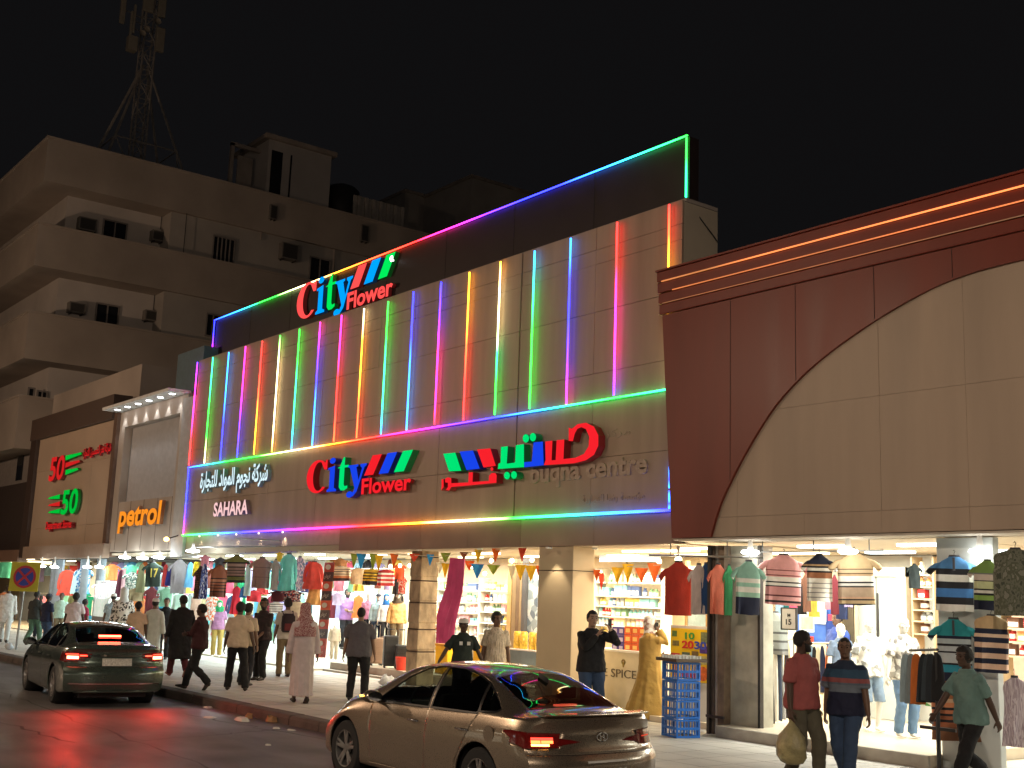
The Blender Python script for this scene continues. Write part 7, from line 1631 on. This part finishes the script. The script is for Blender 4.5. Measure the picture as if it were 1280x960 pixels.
def extract(bm, lay, vals, name, mat, parent, off=0, thick=0):
    b2 = bm.copy(); l2 = b2.faces.layers.int['zone']
    bmesh.ops.delete(b2, geom=[f for f in b2.faces if f[l2] not in vals], context='FACES')
    if not b2.faces: b2.free(); return None
    if off:
        b2.normal_update()
        for v in b2.verts: v.co += v.normal*off
    me = bpy.data.meshes.new(name); b2.to_mesh(me); b2.free(); smooth(me, 35)
    o = bpy.data.objects.new(name, me); C.objects.link(o); o.parent = parent; me.materials.append(mat)
    if thick: m_ = o.modifiers.new('thickness', 'SOLIDIFY'); m_.thickness = thick; m_.offset = -1
    return o
rubber = M('tyre_rubber', (.018,.018,.018), .8, var=.2, bump=.2); rimm = M('alloy_rim', (.42,.41,.40), .28, metal=.85, var=.08); chrome = M('chrome', (.7,.7,.7), .1, metal=1, var=0)
cglass = glass('car_glass_tint', .16, (.8,.9,.9)); cglass2 = glass('car_glass_clear', .62, (.9,1,.97)); cinn = M('car_interior', (.035,.03,.028), .8, var=.2); ctrim = M('car_black_trim', (.012,.012,.013), .3, var=0)
taildark = M('tail_lamp_off', (.14,.008,.008), .12, var=.2, scale=30, coat=.5); 
def wheel(parent, x, y, side, R=.325, w_=.20, spokes=5):
    t = bpy.data.objects.new('wheel', MB().lathe([(R*.66,-w_/2),(R*.93,-w_/2),(R,-w_/2+.03),(R,w_/2-.03),(R*.93,w_/2),(R*.66,w_/2)], n=36, axis='y').mesh('tyre')); C.objects.link(t); t.parent = parent; t.location = (x, y, R); t.data.materials.append(rubber); smooth(t.data, 40)
    sgn = side
    rim = MB().lathe([(R*.67,-sgn*w_/2),(R*.67,sgn*w_*.48),(R*.62,sgn*w_*.46),(R*.60,sgn*w_*.1),(R*.60,-sgn*w_/2)], n=36, axis='y')
    ri = bpy.data.objects.new('rim', None)
    # lathe around y maps height to y; spokes as tapered bars
    for k in range(spokes):
        a = 2*math.pi*k/spokes + .3
        for d in (-.13, .13):
            c0 = Vector((math.cos(a+d*.6)*R*.13, sgn*w_*.36, math.sin(a+d*.6)*R*.13)); c1 = Vector((math.cos(a+d*1.25)*R*.62, sgn*w_*.42, math.sin(a+d*1.25)*R*.62))
            rim.limb([c0, c1], [(.028,.012),(.020,.012)], 6, up=(0,1,0))
    rim.lathe([(0,sgn*w_*.42),(R*.14,sgn*w_*.42),(R*.19,sgn*w_*.34),(R*.19,sgn*w_*.2)], n=20, axis='y')
    o = obj('rim', rim, rimm, t, local=True, sm=40)
    obj('brake_disc', MB().lathe([(0,sgn*w_*.05),(R*.45,sgn*w_*.05),(R*.45,0)], n=24, axis='y'), M('brake_disc', (.10,.09,.085), .5, metal=.5), t, local=True)
    obj('wheel_back', MB().lathe([(0,-sgn*w_*.2),(R*.64,-sgn*w_*.2),(R*.64,-sgn*w_*.25)], n=24, axis='y'), ctrim, t, local=True)
    return t
def build_car(name, label, loc, rz, sp, paint):
    t = thing(name, label, 'car', loc, rz)
    vs, fs, section = car_body_grid(sp)
    me = bpy.data.meshes.new('body'); me.from_pydata(vs, [], fs); bm = bmesh.new(); bm.from_mesh(me); bmesh.ops.remove_doubles(bm, verts=bm.verts, dist=1e-5); bmesh.ops.recalc_face_normals(bm, faces=bm.faces)
    lay = bm.faces.layers.int.new('zone'); L = sp['L']; R = sp['R']
    for sd in (1, -1):
        pr = lambda c, sd=sd: c.y*sd > .25 and c.z > .0
        # wheel arches
        for wx in sp['axles']:
            ar_ = R+.055; poly_cut(bm, [(wx+ar_*math.cos(a), R+ar_*math.sin(a)) for a in [2*math.pi*k/28 for k in range(28)]], (0,2), lambda c, sd=sd: c.y*sd > .55, 9, lay)
            ar2 = ar_+.022; poly_cut(bm, [(wx+ar2*math.cos(a), R+ar2*math.sin(a)) for a in [2*math.pi*k/28 for k in range(28)]], (0,2), lambda c, sd=sd: c.y*sd > .55, 1, lay, only={0})
        for f in bm.faces:
            if f[lay] == 1: f[lay] = 0
        for z, polys in sp['zones']:
            for (poly, ax, cond, only) in polys: poly_cut(bm, poly, ax, (lambda c, sd=sd, cond=cond: cond(c, sd)), z, lay, only)
    bmesh.ops.delete(bm, geom=[f for f in bm.faces if f[lay] == 9], context='FACES')
    for z, polys in sp.get('cuts', []):
        for (poly, ax, cond, only) in polys: poly_cut(bm, poly, ax, cond, z, lay, only)
    body = extract(bm, lay, {0}, 'body', paint, t, thick=.02)
    for z, (nm, mt, off) in sp['parts'].items():
        # left and right pieces apart
        b2 = bm.copy(); l2 = b2.faces.layers.int['zone']
        fcs = [f for f in b2.faces if f[l2] == z]
        if not fcs: b2.free(); continue
        both = nm in sp['pair']
        for sd in ((1,-1) if both else (0,)):
            b3 = bm.copy(); l3 = b3.faces.layers.int['zone']
            bmesh.ops.delete(b3, geom=[f for f in b3.faces if not (f[l3] == z and (sd == 0 or f.calc_center_median().y*sd > 0))], context='FACES')
            if off:
                b3.normal_update()
                for v in b3.verts: v.co += v.normal*off
            if b3.faces:
                m_ = bpy.data.meshes.new(nm); b3.to_mesh(m_); smooth(m_, 35); o = bpy.data.objects.new(nm, m_); C.objects.link(o); o.parent = t; m_.materials.append(mt[0 if sd >= 0 else 1] if isinstance(mt, tuple) else mt)
                if nm in ('door','boot_lid','bumper','bonnet'): k_ = o.modifiers.new('thickness','SOLIDIFY'); k_.thickness = .015; k_.offset = -1
            b3.free()
        b2.free()
    bm.free()
    # underbody, cabin tub, seats
    obj('underbody', MB().box(.25,-.60,.16,L-.3,.60,.40).box(.9,-.78,.22,L-.9,.78,.34), ctrim, t, local=True)
    obj('cabin_tub', MB().box(1.0,-.72,.40,L-1.35,.72,.62).box(.55,-.66,.60,1.05,.66,.93).box(L-1.55,-.70,.60,L-1.15,.70,.92), cinn, t, local=True)
    for (sx, y, hw) in ((2.25,.37,.23),(2.25,-.37,.23),(1.25,0,.6)):
        s_ = obj('seat', MB().loft([[(sx+dx+tt, y-hw, z),(sx+dx+tt, y+hw, z),(sx+dx-.10+tt, y+hw, z),(sx+dx-.10+tt, y-hw, z)] for z, dx, tt in ((.60,.05,0),(.85,-.03,0),(1.08,-.10,0))]), cinn, t, local=True, bevel=.02)
        for hy in ((y,) if hw < .5 else (-.35,.35)): obj('head_rest', MB().box(sx-.21,hy-.11,1.10,sx-.13,hy+.11,1.25), cinn, s_, local=True, bevel=.02)
    obj('steering_wheel', MB().limb([(L-1.75+.05*math.sin(a)*.6, .37+.17*math.cos(a), .93+.17*math.sin(a)) for a in [2*math.pi*i/20 for i in range(21)]], .013, 6), ctrim, t, local=True, sm=60)
    for wx in sp['axles']:
        for sd in (1,-1):
            wheel(t, wx, sd*(sp['W']/2-.125), sd, R, .205, sp.get('spokes', 5))
            obj('wheel_well', MB().lathe([(R+.06,-.14),(R+.06,.14)], (wx, sd*(sp['W']/2-.20), R), 'y', 28).lathe([(0,0),(R+.06,0)], (wx, sd*(sp['W']/2-.36), R), 'y', 28), ctrim, t, local=True)
    for sd in (1,-1):
        mx_, my_, mz_ = sp['mirror']; q = obj('door_mirror', MB().ell((mx_, sd*(my_+.10), mz_), .075,.125,.075, 14, 10), paint, t, local=True, sm=60)
        obj('mirror_arm', MB().limb([(mx_+.01, sd*(my_-.02), mz_-.05),(mx_+.01, sd*(my_+.05), mz_-.045)], [.03,.02], 8), ctrim, q, local=True)
        obj('mirror_glass', MB().prism([(.10*math.cos(a), .055*math.sin(a)) for a in [2*math.pi*i/16 for i in range(16)]], (mx_-.070, sd*(my_+.10), mz_), (0,1,0), (0,0,1), (-.006,0,0)), chrome, q, local=True)
        if sd == 1 and sp.get('indicator'): obj('indicator', MB().box(mx_-.02, my_+.12, mz_-.0, mx_+.06, my_+.226, mz_+.015), E('indicator_amber', (1,.35,.03), 14), q, local=True)
        for hx in sp['handles']:
            y_ = sd*(sp['W']/2-.004); z_ = sp['hz']
            obj('door_handle', MB().limb([(hx-.10,y_,z_),(hx-.07,y_+sd*.028,z_+.003),(hx+.07,y_+sd*.028,z_+.003),(hx+.10,y_,z_)], [(.012,.012)]*4, 8), chrome if sp.get('chrome_handle') else paint, t, local=True, sm=60)
    return t
def outline(pts): return pts
# ---- silver brown sedan in front
paint1 = M('paint_silver_brown', s3(168,154,136), .27, metal=.88, var=.04, scale=120, coat=1.0)
RE = 4.57
def r1(yr, z):  # how far the tail lies in from its rearmost plane
    prof = cr([(.15,.16),(.28,.07),(.42,.015),(.58,.0),(.64,.035),(.70,.085),(.86,.115),(.97,.085),(1.02,.06),(1.5,.06)], z)
    return prof + .23*yr**3.2
def f1(yr, z): return cr([(.15,.10),(.3,.02),(.5,.0),(.65,.05),(.75,.14),(.9,.2),(1.4,.2)], z) + .38*yr**3
win_front = [(1.98+.02,.955),(3.06,.925),(2.98,1.02),(2.70,1.20),(2.42,1.315),(2.25,1.352),(2.10,1.368),(2.0,1.375)]
win_front = [(2.04,.965),(3.10,.945),(2.94,1.06),(2.66,1.235),(2.40,1.335),(2.18,1.372),(2.06,1.38)]
win_rear = [(1.97,.968),(1.99,1.382),(1.72,1.378),(1.40,1.325),(1.22,1.27),(1.12,1.0),(1.14,.985)]
win_quarter = [(1.085,1.005),(1.17,1.245),(1.02,1.17),(.80,1.045),(.84,1.02)]
sideok = lambda c, sd: c.y*sd > .40 and c.z > .55
topc = lambda lo, hi: (lambda c: c.z > .9 and lo < c.x < hi)
def seam(x0, z0, x1, z1, w_=.0035):
    d = Vector((x1-x0, z1-z0)).normalized(); n_ = Vector((-d.y, d.x))*w_
    return [(x0+n_.x, z0+n_.y), (x0-n_.x, z0-n_.y), (x1-n_.x, z1-n_.y), (x1+n_.x, z1+n_.y)]
lo_side = lambda c, sd: c.y*sd > .60 and .2 < c.z < 1.05
grow = lambda pl, d: [((p[0]-sum(q[0] for q in pl)/len(pl))*(1+d)+sum(q[0] for q in pl)/len(pl), (p[1]-sum(q[1] for q in pl)/len(pl))*(1+d*1.6)+sum(q[1] for q in pl)/len(pl)) for p in pl]
paint_door = paint1
spec1 = dict(L=RE, W=1.80, R=.325, sill=[(0,.24),(.5,.20),(1.5,.175),(3.2,.175),(4.2,.19),(4.57,.22)],
    top=[(0,.985),(.10,1.035),(.30,1.045),(.48,1.065),(.75,1.175),(1.10,1.315),(1.45,1.405),(1.9,1.437),(2.25,1.435),(2.6,1.395),(3.0,1.255),(3.40,1.075),(3.52,1.03),(4.0,.935),(4.35,.80),(4.57,.66)],
    belt=[(0,.93),(.10,.965),(.35,.985),(.9,.985),(1.5,.965),(2.4,.945),(3.2,.925),(3.6,.90),(4.1,.80),(4.4,.69),(4.57,.56)],
    wid=[(0,.86),(.25,.885),(.6,.898),(1.2,.90),(2.3,.895),(3.3,.90),(3.9,.895),(4.3,.87),(4.57,.84)], wb=[(0,.90),(.5,.92),(1.2,.925),(3.3,.925),(3.8,.90),(4.57,.86)],
    ye=[(0,.70),(.45,.66),(.8,.60),(1.3,.565),(2.0,.56),(2.6,.585),(3.1,.635),(3.5,.70),(4.57,.66)], crown=[(0,.02),(.5,.03),(1.0,.05),(2.0,.055),(3.0,.05),(3.5,.045),(4.57,.04)],
    rear=r1, front=f1, axles=(1.02,3.72), mirror=(3.02,.86,.99), handles=(1.30,2.22), hz=.80, indicator=True, spokes=5, chrome_handle=True,
    pair=('door_window','rear_door_window','quarter_window','window_trim','tail_lamp','door','door_gap','headlight','reflector','rear_lamp_inner'),
    zones=[(2,[(grow(win_front,.055),(0,2),sideok,None),(grow(win_rear,.06),(0,2),sideok,None),(grow(win_quarter,.12),(0,2),sideok,None)]),
           (3,[(win_front,(0,2),sideok,None)]), (4,[(win_rear,(0,2),sideok,None)]), (5,[(win_quarter,(0,2),sideok,None)]),
           (6,[(seam(2.005,.25,2.005,.94),(0,2),lo_side,{0}),(seam(3.13,.30,3.16,.93),(0,2),lo_side,{0}),(seam(1.09,.98,1.16,.86),(0,2),lo_side,{0}),(seam(1.16,.86,1.42,.45),(0,2),lo_side,{0}),(seam(1.42,.45,1.44,.25),(0,2),lo_side,{0}),(seam(1.42,.25,3.13,.25),(0,2),lo_side,{0})]),
           (7,[([(-.01,.735),(.30,.715),(.62,.86),(.50,.875),(.20,.865),(-.01,.845)],(0,2),lambda c, sd: c.y*sd > .55 and c.x < .75,{0}),
               ([(.50,.745),(.86,.72),(.92,.80),(.92,.87),(.44,.80)],(1,2),lambda c, sd: c.y*sd > 0 and c.x < .5 and sd > 0,{0}), ([(-.50,.745),(-.86,.72),(-.92,.80),(-.92,.87),(-.44,.80)],(1,2),lambda c, sd: c.y*sd > 0 and c.x < .5 and sd < 0,{0})]),
           (8,[([(.28,.775),(.50,.750),(.46,.805)],(1,2),lambda c, sd: sd > 0 and c.y > 0 and c.x < .5,{0}), ([(-.28,.775),(-.50,.750),(-.46,.805)],(1,2),lambda c, sd: sd < 0 and c.y < 0 and c.x < .5,{0})]),
           (10,[([(3.98,.72),(4.45,.60),(4.62,.62),(4.45,.72),(4.1,.80)],(0,2),lambda c, sd: c.y*sd > .42 and c.x > 3.9,{0})]),
           ],
    cuts=[(11,[([(.50,-.585),(.52,.0),(.50,.585),(.80,.575),(1.22,.515),(1.26,0),(1.22,-.515),(.80,-.575)],(0,1),topc(.40,1.5),None)]),
          (12,[([(2.50,-.50),(2.46,0),(2.50,.50),(3.0,.57),(3.36,.64),(3.46,0),(3.36,-.64),(3.0,-.57)],(0,1),topc(2.2,3.7),None)]),
          (13,[([(-.84,.655),(.84,.655),(.84,.662),(-.84,.662)],(1,2),lambda c: c.x < .5,{0}), ([(.43,.66),(.438,.66),(.438,.96),(.43,.96)],(1,2),lambda c: c.x < .3 and False,{0})])],
    parts={2:('window_trim',ctrim,.002),3:('door_window',cglass2,-.003),4:('rear_door_window',cglass,-.003),5:('quarter_window',cglass,-.003),6:('door_gap',ctrim,-.004),7:('tail_lamp',None,.004),8:('rear_lamp_inner',taildark,.003),
           10:('headlight',M('headlight_glass', (.5,.5,.5), .08, var=.1, coat=1),.002),11:('rear_window',cglass,.003),12:('windscreen',cglass2,.002),13:('bumper_gap',ctrim,-.003)})
tailon = M('tail_lamp_lit', (.45,.02,.015), .15, var=.5, scale=26, coat=.6, emis=(1,.06,.02), es=1.3)
spec1['parts'][7] = ('tail_lamp', (taildark, taildark), .004)
CX1 = -9.10; CY1 = 8.37
# own axes: x forward from the tail; the car faces down the street (-x of the place), its left side towards the viewer
c1 = build_car('parked_car', 'silver brown sedan parked at the kerb in front, rainbow light mirrored in its rear window', (CX1, CY1, 0), math.pi, spec1, paint1)
def on_tail(sp, y, z, s=0): 
    yr = abs(y)/(sp['W']/2); return sp['rear'](yr, z)
def tail_plate(t, sp, y0, y1, z0, z1, off, name, mat, th=.01, n=6):
    mb = MB(); rg = []
    for i in range(n+1):
        y = lerp(y0, y1, i/n); xa = on_tail(sp, y, z0)-off; xb = on_tail(sp, y, z1)-off; rg.append([(xa,y,z0),(xb,y,z1),(xb+th,y,z1),(xa+th,y,z0)])
    mb.loft(rg); return obj(name, mb, mat, t, local=True)
# left (viewer side) lamp lit behind its lens, right one dark; its lit cells
for k, (y0,y1,z0,z1,rgb,es) in enumerate(((.63,.80,.735,.770,(1,.38,.06),9),(.60,.72,.775,.800,(1,.10,.03),7),(.73,.84,.775,.800,(1,.16,.04),7),(.60,.83,.806,.826,(1,.05,.03),5))):
    pass
def lamp_cells(t, sp, cells, sd):
    for (y0,y1,z0,z1,rgb,es,dx) in cells:
        tail_plate(t, sp, sd*y0, sd*y1, z0, z1, dx, 'lamp_cell', E('cell_%d_%d' % (int(rgb[1]*100), int(es*10)), rgb, es), .006, 8)
lamp_cells(c1, spec1, ((.64,.80,.742,.762,(1,.42,.08),11,.012),(.60,.71,.768,.796,(1,.12,.03),7,.012),(.72,.80,.768,.796,(1,.12,.03),7,.012),(.60,.80,.802,.822,(1,.05,.03),4,.012)), 1)
lamp_cells(c1, spec1, ((.62,.78,.79,.80,(1,.10,.05),.8,.012),), -1)
tail_plate(c1, spec1, -.26, .26, .47, .60, .004, 'number_plate', M('plate_white', (.7,.7,.66), .4, var=.05), .01)
em = obj('emblem', MB().limb([(on_tail(spec1,.0,.80)-.010, .072*math.cos(a), .815+.042*math.sin(a)) for a in [2*math.pi*i/24 for i in range(25)]], .006, 6).limb([(on_tail(spec1,0,.82)-.010,-.03,.785),(on_tail(spec1,0,.82)-.010,-.018,.845)], .006, 6).limb([(on_tail(spec1,0,.82)-.010,.03,.845),(on_tail(spec1,0,.82)-.010,.018,.785)], .006, 6).limb([(on_tail(spec1,0,.82)-.010,-.022,.805),(on_tail(spec1,0,.82)-.010,.022,.825)], .005, 6), chrome, c1, local=True); em['kind'] = 'stuff'
obj('shark_fin_aerial', MB().loft([[(.98+a*.16, .0+b*.02*(1-h_), 1.27+.055*(a)+h_*.06) for a, b in ((0,0),(.3,1),(1,.5),(1,-.5),(.3,-1))] for h_ in (0,.5,.95)]), ctrim, c1, local=True, sm=50)
obj('brake_light_high', MB().box(.66,-.14,1.065,.72,.14,1.085), E('high_brake', (1,.10,.05), 5), c1, local=True)
obj('fuel_flap', MB().prism([(.085*math.cos(a),.085*math.sin(a)) for a in [2*math.pi*k/20 for k in range(20)]], (.83,.893,.80),(1,0,0),(0,0,1),(0,.006,0)), paint1, c1, local=True)
obj('bootlip_spoiler', MB().loft([[(.055+on_tail(spec1,y,1.0)-.05,y,1.022),(.05+on_tail(spec1,y,1.0)-.07,y,1.040),(.16+on_tail(spec1,y,1.0)-.05,y,1.048),(.18+on_tail(spec1,y,1.0)-.05,y,1.03)] for y in [-.70+.1*k for k in range(15)]]), paint1, c1, local=True, sm=60)
# ---- dark green sedan driving away on the left
paint2 = M('paint_dark_green', s3(84,98,90), .26, metal=.6, var=.05, scale=120, coat=1.0)
def r2(yr, z): return cr([(.15,.14),(.28,.05),(.45,.0),(.60,.0),(.68,.05),(.80,.095),(.95,.10),(1.05,.05),(1.5,.05)], z) + .24*yr**3
def f2(yr, z): return cr([(.15,.10),(.3,.02),(.5,.0),(.65,.05),(.8,.16),(1.4,.2)], z) + .36*yr**3
w2f = [(2.20,.985),(3.30,.955),(3.10,1.10),(2.80,1.27),(2.52,1.36),(2.32,1.385),(2.22,1.39)]
w2r = [(2.13,.988),(2.15,1.392),(1.85,1.385),(1.50,1.33),(1.30,1.27),(1.22,1.01),(1.25,.995)]
w2q = [(1.18,1.015),(1.25,1.255),(1.05,1.15),(.93,1.045),(.98,1.02)]
spec2 = dict(spec1); spec2.update(L=4.88, W=1.84, R=.335, sill=[(0,.26),(.5,.21),(1.5,.18),(3.4,.18),(4.5,.2),(4.88,.24)],
    top=[(0,1.02),(.10,1.085),(.30,1.10),(.55,1.115),(.85,1.215),(1.2,1.345),(1.6,1.425),(2.05,1.445),(2.5,1.43),(2.85,1.375),(3.25,1.215),(3.6,1.08),(3.75,1.03),(4.3,.93),(4.65,.80),(4.88,.68)],
    belt=[(0,.96),(.10,1.01),(.35,1.02),(1.0,1.01),(1.7,.985),(2.6,.96),(3.4,.94),(3.8,.91),(4.4,.80),(4.7,.70),(4.88,.58)],
    wid=[(0,.885),(.25,.905),(.6,.918),(1.3,.92),(3.5,.92),(4.2,.91),(4.6,.885),(4.88,.85)], ye=[(0,.72),(.5,.68),(.9,.62),(1.4,.585),(2.1,.58),(2.8,.61),(3.3,.66),(3.7,.72),(4.88,.68)],
    wb=[(0,.90),(.5,.92),(1.2,.925),(3.6,.925),(4.1,.90),(4.88,.86)], crown=[(0,.02),(.5,.03),(1.0,.05),(2.0,.055),(3.2,.05),(3.8,.045),(4.88,.04)],
    rear=r2, front=f2, axles=(1.06,3.88), mirror=(3.22,.88,1.01), handles=(1.46,2.40), hz=.83, indicator=False, chrome_handle=False,
    zones=[(2,[(grow(w2f,.055),(0,2),sideok,None),(grow(w2r,.06),(0,2),sideok,None),(grow(w2q,.12),(0,2),sideok,None)]), (3,[(w2f,(0,2),sideok,None)]),(4,[(w2r,(0,2),sideok,None)]),(5,[(w2q,(0,2),sideok,None)]),
           (6,[(seam(2.17,.26,2.17,.96),(0,2),lo_side,{0}),(seam(3.33,.30,3.36,.95),(0,2),lo_side,{0}),(seam(1.24,.99,1.30,.86),(0,2),lo_side,{0}),(seam(1.30,.86,1.50,.45),(0,2),lo_side,{0}),(seam(1.5,.45,1.52,.26),(0,2),lo_side,{0})]),
           (7,[([(-.01,.80),(.25,.79),(.52,.90),(.35,.96),(-.01,.95)],(0,2),lambda c, sd: c.y*sd > .60 and c.x < .75,{0}),
               ([(.46,.86),(.86,.775),(.93,.80),(.93,.95),(.60,.95),(.44,.93)],(1,2),lambda c, sd: c.y > 0 and c.x < .5 and sd > 0,{0}), ([(-.46,.86),(-.86,.775),(-.93,.80),(-.93,.95),(-.60,.95),(-.44,.93)],(1,2),lambda c, sd: c.y < 0 and c.x < .5 and sd < 0,{0})]),
           (10,[([(4.2,.74),(4.7,.62),(4.9,.64),(4.7,.74),(4.35,.82)],(0,2),lambda c, sd: c.y*sd > .44 and c.x > 4.1,{0})])],
    cuts=[(11,[([(.58,-.61),(.60,.0),(.58,.61),(.90,.595),(1.32,.53),(1.36,0),(1.32,-.53),(.90,-.595)],(0,1),topc(.45,1.6),None)]),
          (12,[([(2.72,-.52),(2.68,0),(2.72,.52),(3.2,.60),(3.56,.66),(3.68,0),(3.56,-.66),(3.2,-.60)],(0,1),topc(2.4,3.9),None)]),
          (13,[([(-.84,.70),(.84,.70),(.84,.708),(-.84,.708)],(1,2),lambda c: c.x < .5,{0})])])
spec2['parts'] = dict(spec1['parts']); spec2['parts'][7] = ('tail_lamp', taildark, .004); spec2['parts'][3] = ('door_window', cglass, -.003)
q = P(128,880,z=0)
CX2 = -21.50; CY2 = 7.80
c2 = build_car('moving_car', 'dark green grey sedan with its brake lights glowing red on the left', (CX2, CY2, 0), math.pi - math.radians(6.5), spec2, paint2)
for sd in (1,-1):
    lamp_cells(c2, spec2, ((.66,.84,.835,.885,(1,.10,.05),26,.012),(.52,.64,.885,.905,(1,.04,.02),9,.012),(.66,.86,.905,.925,(1,.04,.02),6,.012)), sd)
    ld = bpy.data.lights.new('brake_light_glow', 'SPOT'); ld.energy = 62; ld.color = (1,.035,.02); ld.spot_size = math.radians(130); ld.spot_blend = .8; ld.shadow_soft_size = .06
    lo = bpy.data.objects.new('brake_light_glow', ld); C.objects.link(lo); lo.parent = c2; lo.location = (-.06, sd*.74, .86); lo.rotation_euler = (0, math.radians(62), 0)
obj('brake_light_high', MB().box(.80,-.20,1.205,.84,.20,1.232), E('high_brake2', (1,.06,.03), 22), c2, local=True)
pl2 = tail_plate(c2, spec2, -.26, .26, .72, .85, .010, 'number_plate', M('plate_pale', (.62,.62,.55), .4, var=.3, scale=40), .012)
for k in range(5):
    tail_plate(pl2, spec2, -.20+k*.08, -.16+k*.08, .80, .835, .0125, 'plate_mark', ctrim, .002, 1); tail_plate(pl2, spec2, -.20+k*.08, -.15+k*.08, .735, .77, .0125, 'plate_mark', ctrim, .002, 1)
tail_plate(c2, spec2, -.60, .60, .885, .905, .008, 'chrome_strip', chrome, .01, 12); tail_plate(c2, spec2, -.80, .80, .40, .42, .008, 'lower_chrome', chrome, .01, 12)
# ---------------------------------------------------------------- litter
lit_w = M('litter_paper', (.6,.58,.52), .7, var=.2); lit_b = M('litter_brown', (.30,.16,.07), .7, var=.3)
def scrap(label, x, y, r, m, z=.0, hgt=.03):
    q = P(x, y, z=z); rr = random.Random(x); mb = MB(); n = 9
    ring = [(q.x+r*math.cos(a)*rr.uniform(.6,1.2), q.y+r*.7*math.sin(a)*rr.uniform(.6,1.2)) for a in [2*math.pi*i/n for i in range(n)]]
    mb.loft([[(a, b, z+.003) for a, b in ring], [(lerp(q.x,a,.7), lerp(q.y,b,.7), z+.003+hgt*rr.uniform(.5,1)) for a, b in ring]]); o = obj('litter', mb, m, None); return tag(o, label, 'litter', 'litter along the kerb')
scrap('flat pale paper scrap lying farthest left in the gutter', 260, 885, .13, lit_w); scrap('long pale paper scrap in the gutter', 261, 897, .20, lit_w, hgt=.015)
scrap('white crumpled wrapper left of the brown one in the gutter', 302, 901, .20, lit_w, hgt=.06); scrap('dark scrap leaning on the kerb above the white wrapper', 312, 898, .12, lit_b, hgt=.09)
scrap('orange brown crumpled carton by the kerb', 341, 902, .18, lit_b, hgt=.10); scrap('small pale scrap just below the brown carton', 345, 911, .08, lit_w); scrap('pale scrap nearest the silver car in the gutter', 364, 913, .09, lit_w, hgt=.02)
scrap('tiny pale scrap out on the road', 335, 932, .06, lit_w); scrap('crumpled white paper beside the foot of the blue grey wall pier', 1005, 927, .07, lit_w, .15); scrap('yellowish leaf litter near the step below the jeans', 1147, 953, .06, lit_b, .15)
wb_ = M('white_plastic', s3(200,205,210), .35, var=.15, bump=.6, bscale=20)
def crumple(label, x, y, r):
    q = P(x, y, z=.15); mb = MB().ell((0,0,r*.55), r, r*.8, r*.6, 16, 10, fn=lambda p: Vector((q.x,q.y,.152)) + Vector((p[0],p[1],max(p[2],0)))*(1+.35*noise.noise(Vector(p)*9)))
    t = thing('plastic_bag', label, 'bag', (q.x,q.y,.15)); obj('bag_body', mb, wb_, t, sm=80); obj('bag_handle', MB().limb([(q.x-.05,q.y,.15+r),(q.x-.08,q.y,.15+r*1.3),(q.x-.02,q.y,.15+r*1.35),(q.x,q.y,.15+r)], .008, 5), wb_, t)
crumple('white crumpled plastic bag on the pavement near the silver car bonnet', 483, 858, .20); crumple('small white plastic bag at the foot of the no stopping sign', 11, 812, .16)
